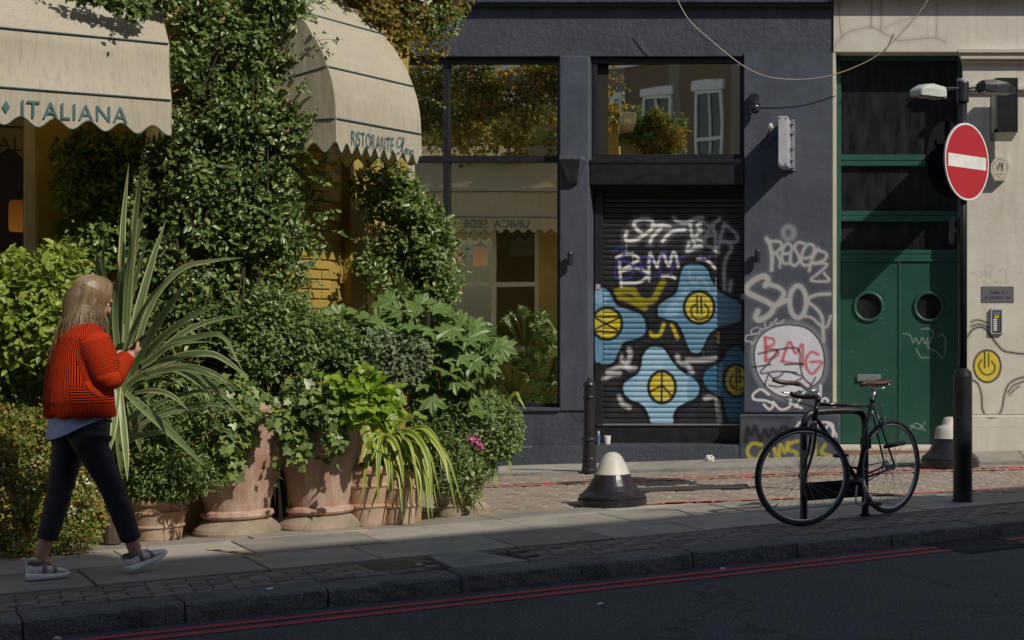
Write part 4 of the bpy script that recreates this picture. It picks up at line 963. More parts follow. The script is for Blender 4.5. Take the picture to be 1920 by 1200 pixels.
# ================================================================ TERRACE ACROSS THE ROAD (behind the lens: shades the street, mirrored in the shop glass)
def terrace(label, va, vb, top, wins):
    t = thing('terrace_house', label, 'building', RF((va+vb)/2, -12.46))
    V, F = roadbox(va, vb, -20, -12.46, -.2, top); mkobj('wall', V, F, M['terrace'], t)
    V, F = roadbox(va, vb, -12.459, -12.2, 9.75, 10.15, .02); mkobj('cornice', V, F, M['white'], t)
    V, F = roadbox(va, vb, -12.459, -12.38, 9.1, 9.5); mkobj('frieze', V, F, M['white'], t)
    for v in np.arange(va+.2, vb, .45) if wins else []:
        V, F = roadbox(v, v+.14, -12.459, -12.3, 9.505, 9.745); mkobj('dentil', V, F, M['white'], t)
    for v in wins:
        for z0, hh in ((1.0, 2.3), (5.3, 2.75)):
            V, F = roadbox(v-.68, v+.68, -12.459, -12.33, z0+hh, z0+hh+.3, .02); w = mkobj('window', V, F, M['white'], t); w['label'] = 'white sash window of the terrace'
            for a0, a1, b0, b1 in ((-.58,-.48,0,hh),(.48,.58,0,hh),(-.48,.48,hh-.1,hh),(-.48,.48,hh*.5-.05,hh*.5+.05),(-.025,.025,.11,hh*.5-.06),(-.025,.025,hh*.5+.06,hh-.11),(-.7,.7,-.12,-.001)):
                V, F = roadbox(v+a0, v+a1, -12.455, -12.38, z0+b0, z0+b1); mkobj('frame', V, F, M['white'], w)
            V, F = roadbox(v-.48, v+.48, -12.45, -12.43, z0, z0+hh); mkobj('pane', V, F, M['darkglass'], w)
    return t
terrace('brown brick terrace with white sash windows mirrored in the right shop window', -32, 6.5, 12.5, list(np.arange(-17.5, -3, 2.3)))
terrace('lower brown brick terrace further along the opposite side of the road', 6.51, 34, 12.1, [])
# ================================================================ STREET FURNITURE
def gpos(px, Y): x = (px-CX)*Y/FPX; return np.array([x, Y, ground_z(x, Y)])
# ---- no entry sign post
b = gpos(1805, 12.25); b[2] = 0
sp = thing('no_entry_sign', 'black post with a round red no entry sign lit by two floodlights', 'road sign', b)
s_ = FPX/12.25
zz = lambda py: EYE-(py-600)*12.25/FPX
V, F = lathe([(.085, 0), (.085, .012), (.076, .014), (.076, zz(705)), (.070, zz(697)), (.036, zz(690))], 28, b); mkobj('base', V, F, M['black'], sp, smooth=False)
V, F = lathe([(.0355, zz(691)), (.0355, zz(172))], 20, b); mkobj('pole', V, F, M['black'], sp, smooth=True)
V, F = lathe([(.047, zz(192)), (.05, zz(190)), (.05, zz(156)), (.046, zz(153))], 20, b); mkobj('collar', V, F, M['black'], sp)
V, F = lathe([(.046, zz(153)), (.047, zz(152)), (.047, zz(148)), (.0, zz(146.5))], 20, b, False); mkobj('cap', V, F, M['grey_metal'], sp)
redm = (lambda t: (t.base(t.mix(t.ramp(t.noise(t.coord(), 60, 4, .7), [(.70,(0,0,0)),(.75,(.8,.8,.8))]), (.40,.006,.012), (.6,.3,.3))), t.set(Roughness=.32), t.m)[-1])(NT('sign_red'))
matte_black = mat('matte_black', (.006,.006,.007), (.009,.009,.010), 9, .9, spec=.1)
def disc(c, nrm, r, face):
    """round plate: normal nrm (horizontal), thickness, white rim; face=True for the red one"""
    nrm = np.array(nrm)/np.linalg.norm(nrm); e = np.cross([0, 0, 1], nrm); e /= np.linalg.norm(e); up = np.array([0, 0, 1.])
    def ring(prof, seg=56):
        V, F = lathe(prof, seg, cap=False); return np.array([c+e*v[0]+up*v[1]+nrm*v[2] for v in V]), F
    V, F = ring([(.001, -.008), (r, -.008), (r, .004), (.001, .004)]); p = mkobj('sign_disc', V, F, matte_black if not face else M['grey_metal'], sp)
    if face:
        V, F = ring([(r*.945, .0055), (r*.998, .0055)]); mkobj('white_rim', V, F, M['white'], p)
        V, F = ring([(.001, .0060), (r*.95, .0060)]); mkobj('red_face', V, F, redm, p)
        w, h = r*.86, r*.165
        V = [c+e*a*w+up*q*h+nrm*.0068 for a, q in ((-1,-.9),(-.98,-1),(.98,-1),(1,-.9),(1,.9),(.98,1),(-.98,1),(-1,.9))]
        mkobj('white_bar', V, [tuple(range(8))], M['white'], p)
    for q in (-.1, .12):
        V = [c+e*a*.2+up*(q+zq)-nrm*yy for a, zq, yy in ((-1,-.015,.009),(1,-.015,.009),(1,.015,.009),(-1,.015,.009),(-1,-.015,.03),(1,-.015,.03),(1,.015,.03),(-1,.015,.03))]
        mkobj('channel', V, [(0,1,2,3),(7,6,5,4),(0,4,5,1),(2,6,7,3),(1,5,6,2),(0,3,7,4)], M['steel'] if face else matte_black, p)
    return p
cS = b+np.array([0, 0, zz(305)])
nF = np.array([.80, -.60, 0]); nF /= np.linalg.norm(nF)
disc(cS+nF*.062+np.array([-.02, -.03, 0]), nF, .302, True)
nB = np.array([-.80, .60, 0])
disc(W(1778, 299, 12.36), nB, .302, False)
for q in (260, 350): 
    V, F = lathe([(.041, -.02), (.041, .02)], 20, b+np.array([0, 0, zz(q)])); mkobj('clamp', V, F, M['black'], sp)
def flood(c, d, m, m2):
    """street floodlight head: c centre, d horizontal direction it reaches out in"""
    d = np.array(d, float); d /= np.linalg.norm(d); e = np.cross([0, 0, 1], d); P = []
    sect = [(-.14,.035,.02,.02),(-.10,.075,.05,.035),(0,.085,.06,.045),(.10,.085,.045,.045),(.155,.07,.01,.045),(.165,.06,-.01,.04)]
    for x, w, zt, zb in sect:
        for a, z in ((-w,-zb),(-w,zt*.2),(-w*.8,zt*.8),(-w*.35,zt),(w*.35,zt),(w*.8,zt*.8),(w,zt*.2),(w,-zb)): P.append(c+d*x+e*a+np.array([0,0,z]))
    F = [(i*8+k, i*8+(k+1) % 8, i*8+8+(k+1) % 8, i*8+8+k) for i in range(5) for k in range(8)]+[tuple(range(7,-1,-1)), tuple(40+k for k in range(8))]
    h = mkobj('floodlight', P, F, m, sp)
    V = [c+d*x+e*w+np.array([0,0,-.047]) for x, w in ((-.11,-.068),(.14,-.062),(.14,.062),(-.11,.068))]; V += [v+np.array([0,0,.006]) for v in V]
    mkobj('lens', V, [(0,3,2,1),(4,5,6,7),(0,1,5,4),(1,2,6,5),(2,3,7,6),(3,0,4,7)], m2, h)
    return h
lens = mat('floodlight_lens', (.30,.20,.13), (.22,.15,.1), 30, .4, stretch=(8,1,1)); pale = mat('pale_floodlight', (.50,.54,.50), (.42,.45,.42), 8, .45)
top = b+np.array([0, 0, zz(166)])
cL = W(1745, 172, 12.0); cR = W(1862, 164, 12.35)
flood(cL, cL*[1,1,0]-top*[1,1,0], pale, lens); flood(cR, cR*[1,1,0]-top*[1,1,0], M['black'], lens)
for c_end in (cL, cR):
    V, F = tube(smooth_path([top, top*.5+c_end*.5+np.array([0,0,.01]), c_end], 4), .013, 8); mkobj('arm', V, F, M['black'], sp)
V, F = boxm(-.02, .02, -.03, .03, -.1, .1, .004); mkobj('flag_bracket', V+W(1784, 432, 12.25), F, M['black'], sp)
V, F = boxm(-.05, .05, -.012, .012, -.012, .012); mkobj('strap', V+W(1796, 432, 12.25), F, M['black'], sp)
# ---- slim bollard by the shopfront
q = gpos(1105, 15.46); q[2] += .022
bo = thing('bollard', 'slim black iron bollard with ringed neck at the shopfront kerb', 'bollard', q)
V, F = lathe([(.078, 0), (.078, .02), (.071, .03), (.069, .13), (.063, .14), (.066, .15), (.060, .29), (.058, .30), (.070, .305), (.074, .32), (.070, .335), (.056, .345)], 28, q); mkobj('base', V, F, M['black'], bo, smooth=False)
V, F = lathe([(.056, .34), (.054, .72), (.062, .725), (.065, .735), (.062, .745), (.053, .75), (.051, .84)], 28, q); mkobj('shaft', V, F, M['black'], bo, smooth=False)
V, F = lathe([(.051, .84), (.058, .845), (.06, .86), (.054, .875), (.04, .89), (.018, .905), (.016, .915), (.02, .925), (.012, .94), (.001, .942)], 28, q); mkobj('cap', V, F, M['black'], bo)
# ---- bell bollards
def bell(px, Y, label, prof1, prof2, k=1, hole=True):
    q = gpos(px, Y); t = thing('bell_bollard', label, 'bollard', q, 'white topped bell bollards')
    V, F = lathe([(r*k, z*k) for r, z in prof1], 48, q); mkobj('skirt', V, F, bellm, t, smooth=False)
    V, F = lathe([(r*k, z*k) for r, z in prof2], 48, q); o = mkobj('white_top', V, F, bellw, t, smooth=True)
    if hole:
        c = q+np.array([.006, -.068*k, .345*k]); V, F = lathe([(.004, .0), (.012, -.002), (.0165, -.004), (.017, .002), (.012, .012), (.001, .014)], 20, cap=False)
        V = np.stack([V[:,0], V[:,2], V[:,1]], 1)+c; mkobj('socket', V, F, M['stone'], o)
    return t
bellm = mat('scuffed_black_paint', (.012,.012,.014), (.02,.02,.022), 9, .28, bump=.25, bscale=40, dirt=(.09,.08,.065), dscale=11, dlo=.66, dhi=.8)
bellw = mat('weathered_white_paint', (.58,.56,.50), (.47,.45,.39), 7, .5, bump=.15, bscale=50, dirt=(.3,.27,.21), dscale=5)
bell(1148, 12.12, 'bell bollard with scuffed black skirt and round white top beside the drain grating',
     [(.262,0),(.266,.012),(.264,.05),(.250,.056),(.256,.062),(.254,.078),(.236,.088),(.205,.115),(.175,.155),(.150,.20),(.135,.238)],
     [(.136,.238),(.134,.242),(.118,.28),(.098,.325),(.076,.365),(.052,.392),(.026,.404),(.001,.406)])
bell(1781, 15.2, 'bell bollard with stepped white top before the green doors, partly behind the sign post',
     [(.285,0),(.288,.012),(.288,.075),(.272,.085),(.276,.092),(.272,.105),(.25,.118),(.22,.145),(.19,.19),(.165,.245),(.155,.285)],
     [(.157,.285),(.155,.289),(.145,.33),(.135,.385),(.12,.40),(.085,.41),(.078,.425),(.07,.465),(.055,.482),(.02,.49),(.001,.491)], 1, False)
# ---- drainage
dg = thing('drain_grating', 'long black drain grating set in the side street setts', 'grating', (-1.8, 13.42, ground_z(-1.8, 13.42)))
ang = math.atan(.2)
def dbox(nm, x0, x1, y0, y1, z0, z1, m, th=0):
    V, F = boxm(x0, x1, y0, y1, z0, z1); V = rotm(V, th) if th else V; return V, F
def place_dg(nm, V, F, m):
    V = rotm(V, ang); V = V+np.array([-1.8, 13.42, 0]); V[:, 2] += [ground_z(a, c)+.004 for a, c in V[:, :2]]; mkobj(nm, V, F, m, dg)
gratem = mat('worn_grating', (.16,.145,.125), (.11,.10,.09), 20, .6)
V, F = boxm(-.47, .47, -.17, .17, -.03, -.02); place_dg('sump', V, F, M['iron'])
for y_ in np.arange(-.13, .14, .052):
    V, F = boxm(-.469, .469, y_-.006, y_+.006, -.019, .001); place_dg('cross_bar', V, F, gratem)
for x0, x1, y0, y1 in ((-.49,.49,-.185,-.165),(-.49,.49,.165,.185),(-.49,-.47,-.164,.164),(.47,.49,-.164,.164)):
    V, F = boxm(x0, x1, y0, y1, -.03, .004); place_dg('frame', V, F, M['black'])
for x in np.arange(-.45, .46, .036):
    V, F = boxm(-.008, .008, -.19, .19, -.02, .003); V = rotm(V, R(28))+np.array([x, 0, 0]); V[:, 1] = np.clip(V[:, 1], -.164, .164); place_dg('bar', V, F, gratem)
gu = thing('gully_grate', 'dark iron gully cover in the gutter where the red lines stop', 'drain cover', RF(v_at(1838, -.27), -.27, -.1))
vg = v_at(1838, -.27)
for i in range(2):
    tri = [(-.26,-.22),(.26,-.22),(-.26,.22)] if i == 0 else [(.26,.22),(-.235,.22),(.26,-.195)]
    P = [RF(vg+a, -.27+c)[:2] for a, c in tri]; V, F = prism([tuple(x) for x in P], -.11, -.093); mkobj('plate', V, F, M['iron'], gu)
for a0, a1, c0, c1 in ((-.30,.30,-.26,-.232),(-.30,.30,.232,.26),(-.30,-.272,-.231,.231),(.272,.30,-.231,.231)):
    V, F = roadbox(vg+a0, vg+a1, -.27+c0, -.27+c1, -.12, -.0945); mkobj('frame', V, F, M['iron'], gu)
mc = thing('moss_cover', 'small mossy square access cover in the brick paving', 'manhole cover', RF(v_at(735, .55), .55, 0))
vm = v_at(735, .55); moss = mat('mossy_brick', (.09,.085,.05), (.10,.11,.035), 14, .9, bump=.6)
V, F = roadbox(vm-.17, vm+.17, .38, .72, -.03, .004, .003); mkobj('lid', V, F, M['concrete'], mc)
for i in range(5):
    V, F = roadbox(vm-.15, vm+.15, .395+i*.062, .395+i*.062+.055, .004, .009, .002); mkobj('tread', V, F, moss, mc)
tp = thing('hazard_tape', 'strip of black and yellow hazard tape stuck on the flagstones', 'tape', W(440, 1036, 9.6)*[1,1,0])
pa, pb = W(388, 1031, 4165/431)*[1,1,0], W(492, 1042, 4165/442)*[1,1,0]
yl = mat('yellow_tape', (.50,.38,.04), (.4,.3,.05), 20, .6)
nn_ = np.array([-(pb-pa)[1], (pb-pa)[0], 0]); nn_ /= np.linalg.norm(nn_)
for i in range(7):
    p0, p1 = pa+(pb-pa)*i/7, pa+(pb-pa)*(i+1)/7
    mkobj('stripe', [p0-nn_*.02+[0,0,.006], p1-nn_*.02+[0,0,.006], p1+nn_*.02+[0,0,.006], p0+nn_*.02+[0,0,.006]], [(0,1,2,3)], yl if i % 2 == 0 else M['frame'], tp)
for i, (px, py, lb) in enumerate(((1125,1134,'small white scrap of paper in the gutter below the red line start'), (1355,1068,'tiny white paper scrap beside the kerb face under the bicycle'), (505,1106,'white crumb of litter on the kerb top left of centre'), (785,1061,'pale pebble of litter on the mossy cover'), (108,1199,'white scrap of litter at the bottom left kerb edge'))):
    y_ = (EYE+.1 if py > 1100 and px > 600 or py == 1068 else EYE)*FPX/(py-600); p = W(px, py, y_)
    crumple('paper_scrap', (p[0], p[1], p[2]+.006), (.018, .012, .007), M['white'], lb, seed=10+i)
# ---- bicycle stand
P1, P2 = W(1507, 975, 11.1)*[1,1,0], W(1622, 966, 11.4)*[1,1,0]
st = thing('bike_stand', 'black steel hoop bicycle stand with a flat lower panel', 'bike stand', (P1+P2)/2)
P = smooth_path(np.vstack([[P1+[0,0,z] for z in np.linspace(0,.66,8)], [P1+[0,0,.74]+(P2-P1)*.06], [P1+[0,0,.765]+(P2-P1)*.25], [P1+[0,0,.765]+(P2-P1)*.75], [P1+[0,0,.74]+(P2-P1)*.94], [P2+[0,0,z] for z in np.linspace(.66,0,8)]]), 4)
V, F = tube(P, .026, 12); mkobj('hoop', V, F, M['black'], st, smooth=True)
dd = (P2-P1)/np.linalg.norm(P2-P1); nn2 = np.array([-dd[1], dd[0], 0])
V, F = boxm(.022, np.linalg.norm(P2-P1)-.022, -.006, .006, .135, .265, .002); mkobj('panel', np.array([P1+dd*v[0]+nn2*v[1]+[0,0,v[2]] for v in V]), F, M['black'], st)
band = mat('grey_band', (.22,.22,.22), None, 9, .5); V, F = lathe([(.0275, .40), (.0275, .50)], 16, P1); mkobj('reflective_band', V, F, band, st)
for Pq in (P1, P2): V, F = lathe([(.045, 0), (.045, .006), (.027, .008)], 16, Pq); mkobj('foot_plate', V, F, M['black'], st)

# ================================================================ BICYCLE
Fc = np.array([-.680, 10.78]); Rc = np.array([-.083, 11.5])
bk = thing('bicycle', 'black road bicycle with brown leather saddle and brown taped bullhorn bars', 'bicycle', ((Fc[0]+Rc[0])/2, (Fc[1]+Rc[1])/2, 0))
fr = np.array([*(Rc-Fc), 0]); fr /= np.linalg.norm(fr); UP = np.array([0, 0, 1.]); sdv = np.cross(UP, fr)         # sdv: left-hand side vector of front->rear
wd = np.array([.93, .365, 0]); wd /= np.linalg.norm(wd); wsd = np.cross(UP, wd)
WR = .343
frame_m = mat('bike_black_enamel', (.008,.008,.010), (.012,.012,.014), 6, .22, coat=.6); tyre = mat('rubber', (.018,.018,.019), (.026,.026,.027), 30, .75, bump=.3, bscale=200)
alloy = mat('brushed_alloy', (.50,.51,.53), (.42,.43,.45), 20, .3, metal=.9); leather = mat('brown_leather', (.075,.030,.018), (.05,.021,.013), 14, .42, bump=.25, bscale=90)
def wheel(c, d, s, label):
    w = None
    def ring(rad, r, rb=None, seg=10, n=64):
        return tube(np.array([c+d*rad*math.cos(a)+UP*rad*math.sin(a) for a in np.linspace(0, 2*math.pi, n, endpoint=False)]), r, seg, rb, True)
    V, F = ring(WR-.0145, .0145, None, 10); w = mkobj('wheel', V, F, tyre, bk, smooth=True); w['label'] = label
    V, F = ring(WR-.036, .0105, .012, 8); mkobj('rim', V, F, alloy, w, smooth=True)
    V, F = tube([c-s*.05, c-s*.035, c-s*.034, c-s*.028, c-s*.026, c+s*.026, c+s*.028, c+s*.034, c+s*.035, c+s*.05], [.006,.006,.024,.024,.014,.014,.024,.024,.006,.006], 14); mkobj('hub', V, F, alloy, w)
    for k in range(28):
        a1 = 2*math.pi*k/28; sgn_ = 1 if k % 2 else -1; a0 = a1+sgn_*(1 if (k//2) % 2 else -1)*1.15
        p0 = c+d*.021*math.cos(a0)+UP*.021*math.sin(a0)+s*.03*sgn_; p1 = c+d*(WR-.04)*math.cos(a1)+UP*(WR-.04)*math.sin(a1)+s*.003*sgn_
        V, F = tube([p0, p1], .0013, 5); mkobj('spoke', V, F, alloy, w)
    a = -2.35; p = c+d*(WR-.045)*math.cos(a)+UP*(WR-.045)*math.sin(a); q2 = c+d*(WR-.09)*math.cos(a)+UP*(WR-.09)*math.sin(a); V, F = tube([p, q2], .004, 6); mkobj('valve', V, F, M['black'], w)
    return w
fh = np.array([*Fc, WR]); rh = np.array([*Rc, WR])
wheel(fh, wd, wsd, 'front wheel turned towards the road'); wheel(rh, fr, sdv, 'rear wheel')
# geometry in the frame plane: x along fr from the front hub, z up
pl_ = lambda x, z, y=0: fh*[1,1,0]+fr*x+UP*z+sdv*y
L_ = float(np.linalg.norm(Rc-Fc))
HT_, HB_ = pl_(.155, .86), pl_(.110, .715)
BB = pl_(.57, .275); ST = pl_(.735, .815); SD = pl_(.765, .955)
def tb(nm, P, r, m=None, par=None, seg=10, rb=None): V, F = tube(np.array(P), r, seg, rb); return mkobj(nm, V, F, m or frame_m, par or bk, smooth=True)
tb('head_tube', [HB_, HT_], .019); tb('top_tube', [pl_(.153, .835), ST-UP*.02], .0145); tb('down_tube', [pl_(.122, .755), BB], .0165); tb('seat_tube', [BB, ST+UP*.02], .0155)
for y in (-.05, .05):
    tb('seat_stay', [ST-UP*.015+sdv*y*.3, rh+sdv*y], .0075); tb('chain_stay', [BB+sdv*y*.5, rh+sdv*y], .0085)
crown = HB_-UP*.02
fk = lambda t, y: crown*(1-t)+fh*t+wsd*y-wd*.035*math.sin(math.pi*t)*0+np.array([0,0,0])
tb('steerer_crown', [crown-wsd*.045, crown+wsd*.045], .014)
for y in (-.048, .048): tb('fork_blade', smooth_path([crown+wsd*y, crown*.6+fh*.4+wsd*y+wd*.02, crown*.2+fh*.8+wsd*y+wd*.012, fh+wsd*y], 5), [.013]*1+list(np.linspace(.013, .008, 15)), rb=None)
for y in (-.02, .02):
    pass
tb('headset', [HB_-UP*.018, HB_+UP*.004], .023, alloy); tb('headset', [HT_-UP*.004, HT_+UP*.02], .022, M['black'])
# stem and bars follow the turned wheel
sf = -wd                                              # forward of the steering
qs = HT_+UP*.06
tb('stem', [HT_+UP*.01, qs], .012, alloy); clampP = qs+sf*.075+UP*.012; tb('stem', [qs, clampP], .013, alloy)
bar = []
for y, f, z in ((-.205,.19,.03),(-.205,.13,.01),(-.20,.06,.004),(-.185,.015,.0),(-.15,.0,.0),(0,0,0),(.15,.0,0),(.185,.015,0),(.20,.06,.004),(.205,.13,.01),(.205,.19,.03)): bar.append(clampP+wsd*y+sf*f+UP*(z+.2*y))
bar = smooth_path(bar, 5)
tb('handlebar', bar, .0118, alloy); n_ = len(bar)
for sl in (slice(0, int(n_*.40)), slice(int(n_*.60)+1, n_)): tb('grip_tape', bar[sl], .0165, leather)
for y in (-.19, .19):
    h0 = clampP+wsd*y+sf*.02; tb('brake_lever', smooth_path([clampP+wsd*y*.62+sf*.02-UP*.01, h0+sf*.03-UP*.03, h0+sf*.11-UP*.02], 4), .006, alloy)
for i, (y, k) in enumerate(((-.1, .12), (.1, .16))): tb('brake_cable', smooth_path([clampP+wsd*y-UP*.01, clampP+wsd*y*.4+sf*k-UP*.06, HT_+sf*.03-UP*.05, HB_+sf*.03+UP*.01], 6), .0028, M['black'])
tb('brake_cable', smooth_path([ST-fr*.05-UP*.01, ST+fr*.06+UP*.01, ST+fr*.10-UP*.06, pl_(.83,.72)], 6), .0028, M['black'])
for c0, d0, s0 in ((crown+sf*.03-UP*.03, wd, wsd), (pl_(.845,.70), fr, sdv)):
    V, F = join([boxm(-.03, .03, -.012, .012, -.01, .012, .003), boxm(-.033, -.02, -.01, .01, -.05, -.01, .002), boxm(.02, .033, -.01, .01, -.05, -.01, .002)])
    mkobj('brake_caliper', np.array([c0+s0*v[0]+d0*v[1]+UP*v[2] for v in V]), F, alloy, bk)
# seat post, saddle
tb('seat_post', [ST, SD-UP*.03], .0128, alloy); tb('seat_clamp', [ST+UP*.012, ST+UP*.04], .02, M['black']); tb('rear_light', [ST+UP*.055+fr*.02, ST+UP*.075+fr*.05], .016, M['black'])
secs = [(-.155,.016,.004,.028),(-.12,.02,.010,.03),(-.06,.027,.010,.032),(0,.042,.006,.034),(.05,.062,.008,.036),(.09,.074,.018,.036),(.115,.066,.016,.03),(.128,.04,.008,.02)]
P = []
for x, w, zt, h in secs:
    for a_ in np.linspace(0, 2*math.pi, 14, endpoint=False):
        zv = math.sin(a_); P.append(SD+fr*x+sdv*w*math.cos(a_)+UP*(zt+(h*.45*zv if zv > 0 else h*.75*zv)))
F = [(i*14+k, i*14+(k+1) % 14, i*14+14+(k+1) % 14, i*14+14+k) for i in range(len(secs)-1) for k in range(14)]+[tuple(range(13,-1,-1)), tuple((len(secs)-1)*14+k for k in range(14))]
sdl = mkobj('saddle', P, F, leather, bk, smooth=True)
for y in (-.022, .022): tb('rail', smooth_path([SD-fr*.11+sdv*y*.4, SD-fr*.03+sdv*y-UP*.035, SD+fr*.05+sdv*y-UP*.035, SD+fr*.105+sdv*y*1.8-UP*.005], 4), .004, alloy, sdl)
for y in (-.045, .045):
    tb('spring', [SD+fr*.1+sdv*y-UP*.02, SD+fr*.1+sdv*y+UP*.005], .012, alloy, sdl)
# cranks, chainring, pedals, chain, pump
ax = sdv
V, F = tube([BB-ax*.06, BB+ax*.06], .018, 14); mkobj('bottom_bracket', V, F, alloy, bk)
rsd = ax*(-1) if (np.dot(ax, [0,-1,0]) > 0) else ax
tocam = ax if ax[1] < 0 else -ax
V, F = tube(np.array([BB-tocam*.045+fr*.085*math.cos(q)+UP*.085*math.sin(q) for q in np.linspace(0, 2*math.pi, 40, endpoint=False)]), .006, 6, .010, True); mkobj('chainring', V, F, M['black'], bk)
dn = -UP*.97+fr*.18; dn /= np.linalg.norm(dn)
for sg, dv in ((1, dn), (-1, -dn)):
    p0 = BB+tocam*.06*sg; p1 = p0+dv*.17+tocam*.01*sg
    tb('crank', [p0, p1], [.012, .009], alloy); V, F = boxm(-.045, .045, -.04, .04, -.012, .012, .004)
    pc = p1+tocam*.06*sg; mkobj('pedal', np.array([pc+fr*v[0]+tocam*v[1]+UP*v[2] for v in V]), F, M['black'], bk)
for z0 in (.08, -.08): tb('chain', [BB-tocam*.045+UP*z0, rh-tocam*.045+UP*z0*.4], .0045, M['black'], seg=6)
V, F = tube(np.array([rh-tocam*.045+fr*.036*math.cos(q)+UP*.036*math.sin(q) for q in np.linspace(0, 2*math.pi, 24, endpoint=False)]), .006, 6, .010, True); mkobj('sprocket', V, F, alloy, bk)
lk = pl_(.695, .535); V, F = boxm(-.04, .035, -.03, .03, -.045, .035, .008); mkobj('lock_bracket', np.array([lk+fr*v[0]*.8+sdv*v[1]+UP*v[2] for v in V])-fr*.03, F, M['black'], bk)
tb('pump', [pl_(.80,.50,.0)+tocam*.065, pl_(1.02,.515)+tocam*.065], .016, M['black'])
tb('u_lock', smooth_path([pl_(.52,.24)+tocam*.04, pl_(.50,.13)+tocam*.05, pl_(.55,.10)+tocam*.05, pl_(.60,.13)+tocam*.05, pl_(.59,.25)+tocam*.04], 5), .007, M['grey_metal'])
# ================================================================ PLANTERS
terra = (lambda t: (t.base(t.mix(t.math('MULTIPLY', t.ramp(t.noise(t.coord((9,9,1.1)), 1.6, 6, .65), [(.42,(0,0,0)),(.68,(1,1,1))]), .75),
        t.ramp(t.noise(t.coord(), 4, 5), [(.3,(.40,.225,.155)),(.7,(.31,.17,.115))]), (.54,.43,.36))), t.set(Roughness=.8), t.bump(t.noise(t.coord(), 70, 5, .6), .35, .004), t.m)[-1])(NT('weathered_terracotta'))
terra_pale = mat('pale_terracotta', (.45,.29,.19), (.34,.215,.14), 5, .82, bump=.35, bscale=60, dirt=(.5,.42,.33), dscale=4, dlo=.5, dhi=.75)
plinthm = mat('mossy_pot_stone', (.36,.28,.21), (.27,.21,.155), 6, .85, bump=.4, bscale=60, dirt=(.16,.16,.09), dscale=5, dlo=.55, dhi=.75)
soil = mat('soil', (.03,.022,.016), (.045,.033,.024), 30, .95, bump=.6)
def pot(px, Y, label, base, body, k=1.0, m=None, grp='terracotta planters by the restaurant'):
    q = gpos(px, Y); t = thing('plant_pot', label, 'planter', q, grp)
    if base:
        V, F = lathe([(r*k, z*k) for r, z in base], 44, q); mkobj('base', V, F, plinthm, t, smooth=False)
    V, F = lathe([(r*k, z*k) for r, z in body], 44, q); mkobj('bowl', V, F, m or terra, t, smooth=False)
    r, z = body[-1]; V, F = lathe([(.001, z*k), (r*k*1.0, z*k)], 32, q, False); mkobj('soil', V, F, soil, t)
    return t
tb_base = [(.275,0),(.278,.02),(.268,.045),(.235,.075),(.205,.10),(.20,.108)]
def tallbody(R0, R1, H): return [(.205,.108),(.222,.115),(.232,.13),(.226,.15),(.205,.16),(R0,.165),(R0+.012,.22),(R0+(R1-R0)*.55,H*.62),(R1-.03,H-.075),(R1-.012,H-.07),(R1-.012,H-.055),(R1,H-.05),(R1+.006,H-.02),(R1-.01,H),(R1-.04,H),(R1-.05,H-.06),(R1-.06,H-.1)]
pot(445, 10.52, 'tall tapered terracotta planter with round foot, left one of the two tall planters', tb_base, tallbody(.20,.39,.87))
pot(601, 10.78, 'tall tapered terracotta planter with round foot, right one of the two tall planters', tb_base, tallbody(.195,.335,.84), .98)
def ribbed(R0, R1, H): return [(R0,0),(R0+.004,.01),(R0+(R1-R0)*.3,H*.3),(R0+(R1-R0)*.3+.012,H*.32),(R0+(R1-R0)*.3+.012,H*.35),(R0+(R1-R0)*.36,H*.37),(R0+(R1-R0)*.68,H*.64),(R0+(R1-R0)*.68+.012,H*.66),(R0+(R1-R0)*.68+.012,H*.69),(R0+(R1-R0)*.72,H*.71),(R1-.012,H*.86),(R1+.01,H*.88),(R1+.016,H*.95),(R1+.006,H),(R1-.02,H),(R1-.03,H*.9)]
pot(297, 10.22, 'short ribbed terracotta pot behind the walking person', None, ribbed(.135,.185,.275), 1, terra_pale)
pot(692, 10.92, 'ribbed terracotta pot squeezed against the right tall planter', None, ribbed(.12,.18,.42), 1, terra_pale)
pot(752, 11.02, 'ribbed terracotta pot under the yellow striped strap leaves', None, ribbed(.13,.165,.385), 1, terra_pale)
pot(842, 11.42, 'small mossy terracotta pot beside the pink flowers', None, ribbed(.085,.125,.25), 1, plinthm)
pot(880, 11.66, 'slender terracotta urn on a square stone foot at the right end of the planters', [(.155,0),(.155,.04),(.13,.06),(.10,.085)], [(.085,.085),(.105,.095),(.105,.12),(.085,.13),(.09,.2),(.14,.50),(.155,.53),(.15,.55),(.12,.55),(.11,.50)], 1)
pot(362, 10.75, 'yellow glazed pot in the gap left of the tall planter', None, [(.11,0),(.13,.02),(.17,.34),(.18,.36),(.16,.36),(.15,.3)], 1, M['ochre'])

# ================================================================ PLANTS
def tri_template(verts, faces): return np.array(verts, float), np.array(faces, int)
def leaf_t(w, fold=.12, curl=.12):
    V = [(0,0,0),(.3,.5*w,fold),(.3,0,-.02),(.3,-.5*w,fold),(.68,.42*w,fold-curl*.5),(.68,0,-.02-curl*.4),(.68,-.42*w,fold-curl*.5),(1,0,-curl)]
    F = [(0,2,1),(0,3,2),(1,2,5),(1,5,4),(2,3,6),(2,6,5),(4,5,7),(5,6,7)]
    return tri_template(V, F)
OVAL, LANCE, ROUND = leaf_t(.52), leaf_t(.32), leaf_t(.78)
ivo = [(0,0),(-.18,.30),(.05,.52),(.28,.34),(.55,.52),(.62,.22),(1,0),(.62,-.22),(.55,-.52),(.28,-.34),(.05,-.52),(-.18,-.30)]
IVY = tri_template([(.32,0,-.04)]+[(x,y,.08*abs(y)-.1*x*x) for x, y in ivo], [(0,i+1,(i+1) % 12+1) for i in range(12)])
def nrm(a): return a/(np.linalg.norm(a, axis=1)[:, None]+1e-9)
